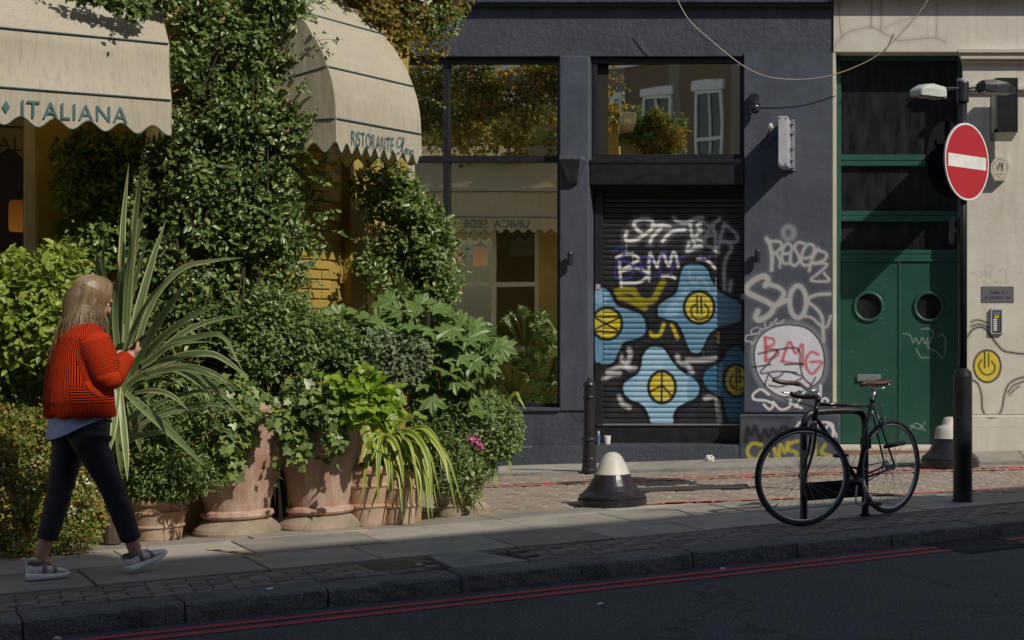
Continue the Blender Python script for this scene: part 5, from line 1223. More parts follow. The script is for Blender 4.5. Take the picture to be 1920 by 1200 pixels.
def leaf_mesh(pos, axis, normal, size, tm):
    TV, TF = tm; n = len(pos); x = nrm(axis); z = nrm(normal-x*np.sum(normal*x, 1)[:, None]); y = np.cross(z, x)
    V = pos[:,None,:]+size[:,None,None]*(TV[None,:,0,None]*x[:,None,:]+TV[None,:,1,None]*y[:,None,:]+TV[None,:,2,None]*z[:,None,:])
    return V.reshape(-1, 3), (TF[None]+(np.arange(n)*len(TV))[:,None,None]).reshape(-1, 3)
def blob_leaves(blobs, n, size, tm, up=.35, droop=.25, shell=(.55,1.08), front=-.35, seed=1, jitter=.35, away=None):
    """leaves on the outside of many lumps; those on the far side (away from the street) are dropped"""
    g = np.random.default_rng(seed); C = np.array([b[0] for b in blobs]); Rr = np.array([np.broadcast_to(b[1], 3) for b in blobs], float)
    w = Rr[:,0]*Rr[:,2]; m = int(n*1.9); i = g.choice(len(C), m, p=w/w.sum())
    d = nrm(g.normal(size=(m, 3))); aw_ = np.array([.25,-.93,.28]) if away is None else np.array(away)
    keep = d@aw_ > front; d = d[keep][:n]; i = i[keep][:n]; n = len(d)
    pos = C[i]+d*Rr[i]*(g.uniform(*shell, n)**.6*(1+.22*np.sin(d[:,0]*5+i*1.7)*np.sin(d[:,2]*6+i))+np.abs(g.normal(0, .10, n)))[:,None]
    normal = d*.7+np.array([.25,-.25,up+.25])+g.normal(0, jitter, (n, 3))
    axis = d*.5+g.normal(0, .6, (n, 3))+np.array([0,0,-droop])
    sz = g.uniform(.45, 1.45, n)*size
    ns_ = min(len(C)*5, n//60)                         # sprigs poking out of the outline
    if ns_ > 3:
        j = g.choice(n, ns_); sd_ = nrm(d[j]+g.normal(0, .45, (ns_, 3))+[0, 0, .25]); ln = g.uniform(1.5, 4.2, ns_)*size
        f = np.linspace(.1, 1, 9)[None, :, None]; P = (pos[j][:, None]+sd_[:, None]*ln[:, None, None]*f+np.array([0, 0, -.35])*(ln[:, None, None]*f**2)).reshape(-1, 3)+g.normal(0, size*.12, (ns_*9, 3))
        A_ = np.repeat(sd_, 9, 0)*.7+g.normal(0, .65, (ns_*9, 3)); N_ = g.normal(0, .4, (ns_*9, 3))+[.3, -.5, .7]
        pos = np.vstack([pos, P]); axis = np.vstack([axis, A_]); normal = np.vstack([normal, N_]); sz = np.concatenate([sz, g.uniform(.5, 1.0, ns_*9)*size])
    return leaf_mesh(pos, axis, normal, sz, tm)
def E(px, py, rx, ry, D, rd=None):
    s = D/FPX; return (W(px, py, D), (rx*s, rd if rd else (rx+ry)/2*s, ry*s))
def plant(name, label, base, groups, cat='plant', stems=None, grp=None, stem_r=.008, stem_m=None):
    """groups: list of (V, F, material) leaf meshes"""
    t = thing(name, label, cat, base, grp)
    for V, F, m in groups: mkobj('foliage', V, F, m, t)['kind'] = 'stuff'
    if stems:
        parts = []
        for P in stems:
            ll = float(np.sum(np.linalg.norm(np.diff(np.array(P), axis=0), axis=1))); r_ = stem_r*min(1, max(.22, ll/1.5))
            parts.append(tube(smooth_path(P, 4), np.linspace(r_, r_*.4, len(smooth_path(P, 4))), 5))
        V, F = join(parts); mkobj('stems', V, F, stem_m or bark, t)['kind'] = 'stuff'
    return t
bark = mat('twig_bark', (.085,.06,.04), (.06,.042,.028), 20, .9)
def inpoly(x, y, P):
    c = False
    for (ax, ay), (bx, by) in zip(P, P[1:]+P[:1]):
        if (ay > y) != (by > y) and x < (bx-ax)*(y-ay)/(by-ay)+ax: c = not c
    return c
def poly_blobs(P, n, Df, rpx, seed, flat=.75):
    g = np.random.default_rng(seed); out = []; xs = [p[0] for p in P]; ys = [p[1] for p in P]
    while len(out) < n:
        x, y = g.uniform(min(xs), max(xs)), g.uniform(min(ys), max(ys))
        if inpoly(x, y, P):
            D = Df(x, y)+g.normal(0, .07); r = g.uniform(*rpx); out.append(E(x, y, r, r*g.uniform(.7, 1.15), D, r*D/FPX*flat))
    return out
def wallD(px, perp): return perp/(math.sin(A0)*(CX-px)/FPX+math.cos(A0))
jas = foliage('jasmine_leaf', [(0.057,0.093,0.026),(0.090,0.153,0.035),(0.142,0.213,0.048),(0.103,0.163,0.041),(0.198,0.279,0.073),(0.080,0.130,0.032),(0.155,0.223,0.056),(0.284,0.316,0.081)], .34, .22)
jasd = foliage('shrub_leaf', [(0.068,0.121,0.032),(0.108,0.176,0.045),(0.155,0.232,0.056),(0.213,0.279,0.064)], .42, .25)
gold = foliage('autumn_creeper_leaf', [(0.200,0.150,0.027),(0.275,0.213,0.037),(0.138,0.163,0.031),(0.350,0.237,0.050),(0.188,0.188,0.037),(0.250,0.125,0.037)], .5, .48)
brt = foliage('bright_shrub_leaf', [(0.197,0.264,0.040),(0.278,0.347,0.050),(0.139,0.198,0.036),(0.346,0.414,0.071),(0.209,0.281,0.042)], .45, .32)
abel = foliage('abelia_leaf', [(0.113,0.172,0.029),(0.203,0.234,0.034),(0.076,0.126,0.025),(0.328,0.270,0.047),(0.151,0.198,0.031),(0.429,0.180,0.047)], .4, .28)
fats = foliage('fatsia_leaf', [(0.093,0.159,0.041),(0.128,0.207,0.052),(0.174,0.254,0.063)], .42, .22, spec=.45)
ivym = foliage('ivy_leaf', [(0.086,0.144,0.044),(0.124,0.195,0.052),(0.198,0.254,0.066),(0.248,0.305,0.074)], .4, .22)
lime = foliage('lime_leaf', [(.22,.34,.03),(.30,.42,.05),(.17,.28,.03)], .45, .35)
fine = foliage('fine_pale_leaf', [(0.147,0.224,0.056),(0.221,0.308,0.084),(0.103,0.168,0.042),(0.279,0.350,0.112)], .5, .3)
# -- the big jasmine on the front wall
Dj = lambda off: (lambda x, y: wallD(x, 11.976-off))
P1 = [(335,-50),(575,-50),(560,50),(585,130),(572,200),(545,262),(572,312),(590,370),(588,430),(560,465),(530,505),(535,590),(550,690),(440,720),(330,640),(330,480),(345,280),(325,120)]
gr = [blob_leaves(poly_blobs(P1, 100, Dj(.46), (18, 50), 3), 15500, .047, OVAL, seed=5)+(jas,),
      blob_leaves(poly_blobs(P1, 60, Dj(.16), (36, 56), 4), 3600, .055, OVAL, seed=6)+(jas,)]
P1c = [(150,500),(340,470),(470,640),(470,800),(330,860),(230,800),(150,760)]
gr.append(blob_leaves(poly_blobs(P1c, 60, Dj(.28), (26, 50), 17), 6500, .046, OVAL, seed=18)+(jas,))
P1d = [(-30,690),(200,690),(200,800),(-30,800)]
gr.append(blob_leaves(poly_blobs(P1d, 26, Dj(.35), (24, 44), 19), 3200, .045, OVAL, seed=20)+(jas,))
g_ = np.random.default_rng(12); tws = []; Pb = []
for (px, py, qx, qy) in ((575,160,622,158),(560,215,600,210),(590,395,618,405),(555,275,590,300),(585,330,612,345),(570,460,590,470),(540,490,575,520),(330,260,310,300),(340,380,300,420),(335,200,318,230),(560,120,600,60),(565,90,640,75)):
    D = wallD(px, 11.976-.6); a_, b_ = W(px, py, D), W(qx, qy, D-.05); tws.append([a_, (a_+b_)/2+[0,0,.03], b_])
    for f in np.linspace(.1, 1, 14): Pb.append(a_+(b_-a_)*f+g_.normal(0, .012, 3))
for k in range(70):
    x0, y0_ = random.uniform(335, 585), random.uniform(-20, 640)
    if not inpoly(x0, y0_, P1): continue
    D = wallD(x0, 11.976-random.uniform(.62, .8)); a_ = W(x0, y0_, D); d_sh = np.array([random.uniform(-.1,.2), random.uniform(-.12,0), random.uniform(-.05,.16)]); b_ = a_+d_sh; e_sh = b_+d_sh*.4+[0,0,-.06]
    tws.append([a_, b_, e_sh])
    for f in np.linspace(0, 1, 12): Pb.append(((1-f)**2)*a_+2*f*(1-f)*b_+f*f*e_sh+g_.normal(0, .012, 3))
Pb = np.array(Pb); gr.append(leaf_mesh(Pb, g_.normal(0, .6, Pb.shape)+[.3,-.2,-.2], g_.normal(0, .5, Pb.shape)+[.2,-.6,.6], g_.uniform(.03,.05,len(Pb)), OVAL)+(jas,))
for k in range(14):
    x0 = random.uniform(350, 540); D = wallD(x0, 11.7); D2 = wallD(x0, 11.5); tws.append([W(x0, 1000, D)*[1,1,0], W(x0+random.uniform(-30,30), 700, D2), W(x0+random.uniform(-60,60), 350, D2), W(x0+random.uniform(-80,80), 60, D2)])
plant('climbing_jasmine', 'tall dark glossy climber covering the wall between the two awnings', W(445, 1000, wallD(445, 11.7))*[1,1,0], gr, 'climber', tws, stem_r=.011)
P1b = [(90,255),(330,255),(335,480),(150,490),(120,420)]
gr = [blob_leaves(poly_blobs(P1b, 60, Dj(.16), (14, 34), 8), 5200, .05, OVAL, seed=9)+(jas,)]
plant('shade_creeper', 'sparse dark creeper hanging in the shade under the ITALIANA awning', W(230, 700, wallD(230, 11.8)), gr, 'climber', [[W(x, 700, wallD(x, 11.85)), W(x+20, 450, wallD(x, 11.82)), W(x-10, 262, wallD(x, 11.8))] for x in (115,140,170,190,240,275,300)])
# leaves trailing over the top of the left awning
gr = [blob_leaves([E(*e) for e in ((150,-8,22,10,9.95),(180,-2,20,12,9.98),(205,2,18,10,10.0),(235,8,18,14,10.02),(255,25,14,14,10.05),(268,10,14,20,10.1),(300,-5,30,22,10.3))], 620, .05, OVAL, seed=31, shell=(.2,1.0))+(jas,)]
plant('trailing_creeper', 'dark leafy spray trailing over the top of the left awning', W(240, 10, 10.1), gr, 'climber', [[W(330,-60,10.3), W(270,0,10.08), W(235,12,10.02), W(160,-4,9.96)], [W(330,-40,10.3), W(275,20,10.08), W(258,40,10.05)]], stem_r=.006)
# right-hand climber on the corner
P2 = [(690,318),(785,315),(800,360),(815,410),(838,450),(830,490),(850,560),(770,600),(705,590),(692,520),(684,420)]
gr = [blob_leaves(poly_blobs(P2, 42, lambda x, y: 12.0+.0022*(x-700), (15, 36), 13), 6800, .046, OVAL, seed=14)+(jas,), blob_leaves(poly_blobs(P2, 26, lambda x, y: 12.45, (26, 40), 15), 1800, .05, OVAL, seed=16)+(jas,)]
tw2 = [[W(x, 900, 12.5), W(x+8, 600, 12.5), W(x-6, 330, 12.4)] for x in (680,700,730,760,790)]+[[W(800,480,12.2), W(840,475,12.1), W(868,462,12.1), W(878,458,12.1)], [W(790,180,12.3), W(830,200,12.2), W(870,188,12.2)]]
Pb = np.array([W(x, y, 12.15)+g_.normal(0, .02, 3) for x, y in zip(g_.uniform(820,850,60), g_.uniform(430,540,60))]+[W(x, y, 12.2)+g_.normal(0, .008, 3) for x, y in zip(np.linspace(790,870,14), np.interp(np.linspace(790,870,14), [790,830,870], [180,200,188]))])
gr.append(leaf_mesh(Pb, g_.normal(0, .6, Pb.shape)+[.5,-.2,-.1], g_.normal(0, .5, Pb.shape)+[.2,-.6,.6], g_.uniform(.028,.05,len(Pb)), OVAL)+(jas,))
plant('corner_climber', 'leafy climber column under the corner awning beside the shop window', W(735, 900, 12.5)*[1,1,0], gr, 'climber', tw2, stem_r=.009)
# yellowing creeper above the corner awning and along the side street
P3 = [(585,-70),(845,-70),(850,25),(815,62),(835,92),(770,98),(742,70),(700,30),(640,-5),(590,-12)]
gr = [blob_leaves(poly_blobs(P3, 46, lambda x, y: 11.95+.003*(x-700), (16, 34), 21), 7000, .036, ROUND, seed=22, droop=.5)+(gold,), blob_leaves(poly_blobs(P3[:4]+[(700,-10),(590,-20)], 24, lambda x, y: 12.2, (22, 34), 23), 2600, .045, OVAL, seed=24)+(jasd,)]
Pb = []
for (a0, b0, a1, b1) in ((835,20,862,52),(820,60,855,75),(800,90,830,105),(760,95,800,125),(780,95,842,100),(740,80,752,120)):
    for f in np.linspace(0, 1, 12): Pb.append(W(a0+(a1-a0)*f, b0+(b1-b0)*f, 12.1)+g_.normal(0, .012, 3))
Pb = np.array(Pb); gr.append(leaf_mesh(Pb, g_.normal(0, .6, Pb.shape)+[.2,-.2,-.5], g_.normal(0, .5, Pb.shape)+[.2,-.6,.5], g_.uniform(.02,.036,len(Pb)), ROUND)+(gold,))
rb = [((x, 13.35+g_.uniform(-.05,.25), z), (.2,.18,.2)) for x, z in zip(g_.uniform(-6.9,-4.1,80), g_.uniform(3.6,4.7,80))]
gr.append(blob_leaves(rb, 8000, .055, ROUND, seed=25, droop=.6, away=(.15,.95,.2), front=-.2)+(gold,)); gr.append(blob_leaves(rb[::3], 2500, .06, OVAL, seed=26, away=(.15,.95,.2))+(jasd,))
plant('autumn_creeper', 'yellowing creeper spilling over the ledge above the corner awning', W(720, -40, 12.0), gr, 'climber', [[W(600,-60,12.2), W(700,-20,12.1), W(800,20,12.0), W(850,40,12.0)], [W(640,-60,12.2), W(760,0,12.0), W(780,90,12.0)]])
red = mat('red_geranium', (.55,.03,.03), (.4,.02,.03), 20, .6)
for i, (x, z) in enumerate(((-6.4,4.85),(-5.9,4.9),(-5.3,4.84),(-4.9,4.92),(-4.5,4.86))):
    V, F = blob_leaves([((x, 13.5, z), (.06,.06,.05))], 60, .03, ROUND, seed=40+i, front=-2)
    t = thing('red_flower', 'red geranium mirrored in the shop glass, %s from the building corner' % ('fifth','fourth','third','second','first')[i], 'flower', (x, 13.5, z-.2), 'red geraniums above the creeper')
    mkobj('petals', V, F, red, t)['kind'] = 'stuff'; V, F = tube([(x, 13.45, z-.3), (x, 13.5, z)], .005, 5); mkobj('stalk', V, F, jasd, t)
# -- shrubs
gr = [blob_leaves([E(*e) for e in ((20,560,60,60,9.95),(85,545,55,55,10.0),(125,520,34,42,10.05),(60,620,60,50,9.95),(120,610,40,50,9.9),(10,500,40,26,10.0),(75,505,44,26,10.05),(-20,600,50,70,9.9),(140,640,25,40,9.95),(120,485,30,20,10.1),(-90,560,60,70,9.8),(-160,580,60,70,9.7),(-110,640,60,50,9.75))], 5600, .062, OVAL, seed=51)+(brt,)]
plant('bright_shrub', 'bright green leafy shrub behind the person at the left edge', W(60, 1000, 10.1)*[1,1,0], gr, 'shrub', [[W(60,1000,10.1)*[1,1,0]+[0,0,.02], W(60,800,10.05), W(20,600,10.0)], [W(70,1000,10.1)*[1,1,0]+[0,0,.02], W(85,750,10.05), W(110,550,10.0)], [W(125,540,10.0), W(130,500,10.0), W(135,468,10.0)]], stem_r=.012)
gr = [blob_leaves([E(*e) for e in ((30,850,60,62,9.55),(95,840,55,60,9.6),(150,860,45,62,9.65),(30,940,70,70,9.45),(110,930,60,75,9.5),(165,940,38,70,9.6),(60,1000,70,34,9.4),(135,1000,40,30,9.45),(-30,880,60,90,9.45),(20,790,40,26,9.6),(80,790,36,24,9.65),(-110,890,60,80,9.35),(-190,900,60,80,9.25),(-130,990,70,40,9.25))], 19500, .027, OVAL, seed=53)+(abel,)]
ab = plant('abelia_bush', 'low bushy shrub with tiny white flowers at the lower left', W(70, 1025, 9.6)*[1,1,0], gr, 'shrub', [[W(x, 1025, 9.6)*[1,1,0], W(x+10, 900, 9.55), W(x-8, 800, 9.55)] for x in (20,60,100,150)])
whitefl = mat('white_flower', (.75,.73,.72), (.65,.6,.62), 30, .6); Pb = []
for (px, py) in ((190,870),(165,905),(60,915),(10,935),(45,940),(20,1000),(110,930),(140,960),(30,1010),(130,850),(100,870),(95,985),(205,925),(8,880),(60,880)):
    for k in range(9): Pb.append(W(px, py, 9.3)+g_.normal(0, .022, 3))
Pb = np.array(Pb); V, F = leaf_mesh(Pb, g_.normal(0, 1, Pb.shape), g_.normal(0, .5, Pb.shape)+[.2,-.8,.5], g_.uniform(.012,.022,len(Pb)), OVAL); mkobj('flowers', V, F, whitefl, ab)['kind'] = 'stuff'
gr = [blob_leaves([E(*e) for e in ((285,860,45,65,10.1),(335,850,50,70,10.15),(300,800,50,45,10.15),(265,900,25,35,10.1),(345,900,40,35,10.1),(372,880,26,22,10.0),(390,912,14,10,9.95),(395,775,24,26,10.1),(350,775,30,30,10.2))], 7800, .034, LANCE, seed=55, up=.5)+(jasd,)]
plant('clipped_shrub', 'small leaved dark shrub growing in the short ribbed pot', gpos(297, 10.22)+[0,0,.25], gr, 'shrub', [[gpos(297,10.22)+[0,0,.24], W(300,880,10.2), W(320,800,10.2)], [gpos(297,10.22)+[0,0,.24], W(280,880,10.2), W(265,830,10.2)], [W(340,920,10.1), W(380,905,10.0), W(402,908,9.96)]])
gr = [blob_leaves([E(*e) for e in ((520,600,55,55,10.75),(575,640,55,50,10.75),(500,660,60,50,10.65),(560,690,50,30,10.75),(640,650,40,40,10.8),(460,620,36,46,10.8))], 8200, .036, OVAL, seed=57)+(jasd,)]
plant('leafy_shrub', 'dense dark shrub rising behind the two tall planters', gpos(540, 11.0), gr, 'shrub', [[gpos(540,11.0), W(530,800,10.9), W(520,620,10.8)], [gpos(540,11.0), W(570,780,10.9), W(600,650,10.8)]])
gr = [blob_leaves([E(*e) for e in ((715,660,40,36,10.9),(765,670,38,38,10.95),(690,700,36,28,10.85),(745,705,40,26,10.9)) ], 2300, .04, OVAL, seed=58)+(foliage('greyish_leaf', [(0.150,0.195,0.090),(0.210,0.240,0.135),(0.105,0.165,0.075)], .5, .25),)]
plant('grey_shrub', 'grey green shrub in the middle of the planters behind the lime leaves', gpos(720, 11.15), gr, 'shrub', [[gpos(720,11.15), W(722,820,11.0), W(730,680,10.95)]])
gr = [blob_leaves([E(*e) for e in ((800,790,40,50,11.1),(840,800,36,60,11.15),(790,850,34,50,11.1),(840,870,34,50,11.15),(815,740,44,30,11.1),(862,860,24,40,11.2),(830,905,30,16,11.15))], 5600, .034, LANCE, seed=59, up=.5)+(jasd,)]
plant('box_shrub', 'dark narrow leaved shrub right of the yellow striped strap leaves', gpos(842, 11.42)+[0,0,.22], gr, 'shrub', [[gpos(842,11.42)+[0,0,.22], W(830,860,11.3), W(810,760,11.2)]])
gr = [blob_leaves([E(*e) for e in ((905,790,40,44,11.4),(940,800,34,44,11.45),(900,760,36,30,11.45),(950,830,26,26,11.4),(925,840,30,26,11.4),(965,800,14,30,11.4),(880,900,22,40,11.4),(900,870,26,30,11.4))], 7600, .021, ROUND, seed=60)+(fine,)]
plant('pale_shrub', 'pale fine leaved trailing shrub at the right end of the planters', gpos(880, 11.66)+[0,0,.5], gr, 'shrub', [[gpos(880,11.66)+[0,0,.5], W(900,830,11.5), W(940,790,11.45)], [gpos(880,11.66)+[0,0,.5], W(895,800,11.5), W(900,740,11.45)]])
pk = thing('pink_geranium', 'pink geranium blooms among the pots at the right end', 'flower', W(880, 900, 11.2)); pinkm = mat('pink_petal', (.62,.16,.33), (.5,.10,.26), 30, .55)
for i, (px, py, r) in enumerate(((858,829,7),(880,820,8),(891,828,8),(900,836,5))):
    V, F = blob_leaves([E(px, py, r, r*.8, 11.18)], 50, .018, ROUND, seed=70+i, front=-.6); o = mkobj('bloom', V, F, pinkm, pk); V, F = tube([W(px, py+4, 11.2), W(876, 895, 11.3)], .003, 5); mkobj('stalk', V, F, jasd, pk)
V, F = blob_leaves([E(875,865,24,24,11.2)], 160, .04, ROUND, seed=77); mkobj('foliage', V, F, ivym, pk)['kind'] = 'stuff'
# -- ivy and lime leaves spilling over the tall planters
gr = [blob_leaves([E(*e) for e in ((440,742,46,24,10.3),(420,770,36,34,10.3),(455,775,26,24,10.2),(440,820,30,36,10.22),(430,860,18,30,10.22),(395,745,30,36,10.4),(515,785,8,12,10.12))], 950, .062, IVY, seed=81, shell=(.6,1.05), droop=.7, up=.2)+(ivym,)]
plant('ivy', 'dark ivy spilling over the rim of the left tall planter', gpos(445, 10.52)+[0,0,.84], gr, 'ivy', [[gpos(445,10.52)+[0,0,.84], W(450,750,10.25), W(440,860,10.2)], [W(500,760,10.2), W(515,775,10.1), W(514,800,10.12)]])
gr = [blob_leaves([E(*e) for e in ((590,750,44,30,10.5),(624,775,24,34,10.45),(628,822,17,28,10.42),(560,760,34,34,10.5),(555,810,20,36,10.42),(560,845,16,18,10.42),(545,790,14,40,10.45),(600,770,16,18,10.42))], 1050, .056, IVY, seed=82, shell=(.6,1.05), droop=.7, up=.2)+(ivym,)]
plant('ivy', 'ivy hanging in two trails over the right tall planter', gpos(601, 10.78)+[0,0,.8], gr, 'ivy', [[gpos(601,10.78)+[0,0,.8], W(620,780,10.4), W(625,850,10.4)], [gpos(601,10.78)+[0,0,.8], W(560,780,10.42), W(556,850,10.4)]])
gr = [blob_leaves([E(*e) for e in ((660,735,34,20,10.5),(700,745,34,24,10.5),(685,770,36,18,10.45),(725,775,14,22,10.45),(640,745,20,18,10.5))], 560, .075, ROUND, seed=83, shell=(.5,1.05), up=.9, droop=.4)+(lime,)]
plant('lime_plant', 'bright lime green leafy plant on the right tall planter', gpos(640, 10.7)+[0,0,.82], gr, 'plant', [[gpos(630,10.72)+[0,0,.82], W(670,760,10.55), W(700,750,10.5)]])
# -- strap leaves, each one a part
def striped(name, mid, edge, lo=.45, hi=.7, rough=.42):
    t = NT(name); at = t.new('ShaderNodeAttribute'); at.attribute_name = 'edge'; oi = t.new('ShaderNodeObjectInfo')
    n = t.noise(t.coord((40,40,40)), 1, 2); f = t.math('ADD', at.outputs['Fac'], t.math('MULTIPLY', t.math('SUBTRACT', oi.outputs['Random'], .5), .3))
    col = t.ramp(f, [(lo, mid), (hi, edge)]); t.base(col); t.set(Roughness=rough)
    tr = t.new('ShaderNodeBsdfTranslucent'); t.l.new(col, tr.inputs[0]); mx = t.new('ShaderNodeMixShader'); mx.inputs[0].default_value = .22
    t.l.new(t.p.outputs[0], mx.inputs[1]); t.l.new(tr.outputs[0], mx.inputs[2]); t.l.new(mx.outputs[0], t.out.inputs[0]); return t.m
phm = striped('phormium_leaf', (.15,.21,.075), (.60,.58,.30), .66, .95); gdm = striped('golden_strap_leaf', (.13,.22,.03), (.46,.50,.10), .3, .62)
def strap(parent, P, w, m, fold=.25, twist=0.0, name='leaf'):
    P = smooth_path(P, 5); n = len(P); tg_ = np.gradient(P, axis=0); tg_ /= np.linalg.norm(tg_, axis=1)[:, None]; V = []; ed = []
    cam_dir = np.array([0.45, -.9, .25])
    for i in range(n):
        t = i/(n-1); sdir = np.cross(tg_[i], cam_dir); sdir /= np.linalg.norm(sdir)+1e-9; nn = np.cross(sdir, tg_[i])
        a = twist*(t-.3); sdir = sdir*math.cos(a)+nn*math.sin(a); nn = np.cross(sdir, tg_[i])
        ww = w*(.55+.45*min(1, t*3))*(1-max(0, (t-.45)/.55)**2.0)+.0012
        for x in (-1,-.7,-.35,0,.35,.7,1): V.append(P[i]+sdir*x*ww/2+nn*fold*ww*.5*(abs(x)-.5)); ed.append(abs(x))
    F = [(i*7+k, i*7+k+1, i*7+8+k, i*7+7+k) for i in range(n-1) for k in range(6)]
    o = mkobj(name, V, F, m, parent, smooth=True); a_ = o.data.attributes.new('edge', 'FLOAT', 'POINT'); a_.data.foreach_set('value', np.array(ed, np.float32)); return o
ph = thing('phormium', 'large striped phormium with long sword leaves beside the person', 'plant', W(215, 1000, 9.95)*[1,1,0])
zq = lambda x, y: (160+x/1.969, 290+y/1.969)
phl = [([(120,820),(130,500),(140,250),(160,35)],34),([(140,800),(165,450),(190,180),(218,15)],30),([(115,800),(160,500),(200,260),(243,150)],22),([(130,800),(150,500),(166,330),(165,230)],16),([(140,830),(190,600),(245,400),(298,240)],40),
 ([(120,830),(160,560),(195,420),(230,310)],26),([(160,820),(240,560),(350,425),(470,392),(585,380)],26),([(150,850),(220,700),(310,560),(420,420)],42),([(150,860),(250,710),(370,610),(510,548)],38),([(180,840),(320,690),(440,620),(600,590)],30),
 ([(160,850),(300,710),(420,672),(510,675),(585,805)],32),([(160,850),(330,750),(460,735),(540,775),(605,830)],34),([(160,840),(280,785),(400,830),(550,965)],34),([(170,840),(340,785),(460,800),(560,862)],30),([(150,880),(220,940),(330,1040),(447,1156)],40),
 ([(105,840),(135,920),(175,1010),(212,1112)],40),([(130,870),(140,990),(150,1100),(155,1205)],30),([(110,900),(118,1000),(128,1120),(136,1195)],28),([(95,800),(75,520),(62,400),(78,295)],30),([(100,800),(70,560),(50,440),(42,350)],40),
 ([(110,760),(120,640),(140,585),(182,582)],22),([(120,700),(150,640),(180,630),(212,672)],16),([(180,880),(250,870),(320,890),(382,945)],26),([(130,800),(180,640),(240,530),(330,430)],24),([(170,860),(360,800),(500,880),(620,1010)],28),([(150,860),(300,795),(420,800),(545,860)],30),
 ([(140,860),(260,830),(360,850),(420,900)],24),([(120,820),(110,600),(120,470),(150,400)],26),([(110,830),(95,640),(100,520),(130,430)],22),([(150,840),(240,760),(330,700),(470,690)],30),([(140,840),(230,730),(300,660),(400,610)],28),([(120,860),(110,960),(100,1040),(90,1100)],30),([(160,850),(270,800),(350,770),(440,760)],24)]
for i, (pts, w) in enumerate(phl):
    D0 = 9.78; dt = random.uniform(-.45, .12); PP = [W(*zq(*p), D0+dt*(k/(len(pts)-1))**1.3) for k, p in enumerate(pts)]
    root = W(205+random.uniform(-12,12), 850, 9.85); strap(ph, [root]+PP if pts[0][1] < 870 else PP, w/1.969*9.8/FPX*.74, phm, twist=random.uniform(-.5,.5))
for k in range(6):
    a_ = random.uniform(-1.3, 1.3); l = random.uniform(.45, .95); h = random.uniform(.02, .5); b_ = W(208, 850, 9.85); d = np.array([math.cos(a_)*.9+.25, -abs(math.sin(a_))*.35+.05, 0])
    strap(ph, [b_, b_+d*l*.3+[0,0,h*.7], b_+d*l*.65+[0,0,h], b_+d*l+[0,0,h*random.uniform(.7,1.25)]], random.uniform(.02,.036), phm, twist=random.uniform(-1,1))
V, F = lathe([(.05,0),(.055,.12),(.05,.4),(.03,.6)], 12, W(212, 1000, 9.95)*[1,1,0]); mkobj('crown', V, F, bark, ph)
gs = thing('strap_plant', 'clump of arching yellow green striped strap leaves over the ribbed pots', 'plant', gpos(722, 11.0)+[0,0,.4])
zg_ = lambda x, y: (640+x/3.75, 680+y/3.75)
gl_ = [([(300,600),(310,525),(370,560),(420,720),(440,880)],46),([(300,580),(400,500),(480,640),(560,800),(560,1110)],36),([(320,560),(450,480),(560,560),(620,750),(640,1100)],40),([(330,540),(520,470),(640,540),(720,680),(755,850)],40),([(280,600),(220,580),(200,700),(230,850),(238,1050)],34),
 ([(300,620),(300,600),(330,760),(330,900)],34),([(310,600),(420,560),(500,700),(590,800),(615,1115)],36),([(330,570),(480,520),(560,640),(600,760),(640,860)],30),([(320,560),(420,420),(520,390)],40),([(310,580),(360,470),(470,380),(530,385)],34),
 ([(300,600),(240,570),(190,590),(160,690),(150,780)],22),([(300,640),(360,720),(410,800),(430,1100)],30),([(300,620),(250,640),(290,740),(310,800)],24),([(330,580),(560,500),(680,600),(710,750)],30),([(340,560),(560,450),(660,520),(680,560)],26),([(310,620),(450,640),(540,760),(600,860)],30),
 ([(300,640),(130,800),(105,900),(120,1060)],14),([(300,650),(480,780),(490,1030)],14),([(320,620),(560,760),(600,1060)],16),([(310,600),(480,560),(620,680),(650,840)],26),([(310,600),(400,520),(560,560),(620,650)],30)]
for pts, w in gl_:
    dt = random.uniform(-.32, .02); PP = [W(*zg_(*p), 10.95+dt*k/(len(pts)-1)) for k, p in enumerate(pts)]; strap(gs, [gpos(722,11.0)+[random.uniform(-.03,.03),0,.38]]+PP, w/3.75*10.9/FPX*1.1, gdm, twist=random.uniform(-.6,.6))
for k in range(26):
    a_ = random.uniform(-1.0, 2.6); l = random.uniform(.3, .55); h = random.uniform(.12, .34); b_ = gpos(722,11.0)+[0,0,.38]; d = np.array([math.cos(a_)*.9+.15, -abs(math.sin(a_))*.6-.05, 0])
    strap(gs, [b_, b_+d*l*.35+[0,0,h], b_+d*l*.75+[0,0,h*.75], b_+d*l+[0,0,-.1-random.random()*.25]], random.uniform(.016,.03), gdm, twist=random.uniform(-.6,.6))
tl = thing('trailing_strap', 'few loose strap leaves hanging from the pale shrub', 'plant', gpos(900, 11.62)+[0,0,.2])
for pts in ([(925,850),(928,870),(921,905)],[(935,845),(948,855),(958,875),(955,905)],[(900,870),(905,900),(901,935)],[(915,862),(928,890),(933,920)],[(880,830),(920,845),(922,880),(925,935)],[(960,742),(975,750),(985,768)]):
    strap(tl, [W(895, 840, 11.5)]+[W(x, y, 11.4) for x, y in pts], .02, gdm, twist=.5)
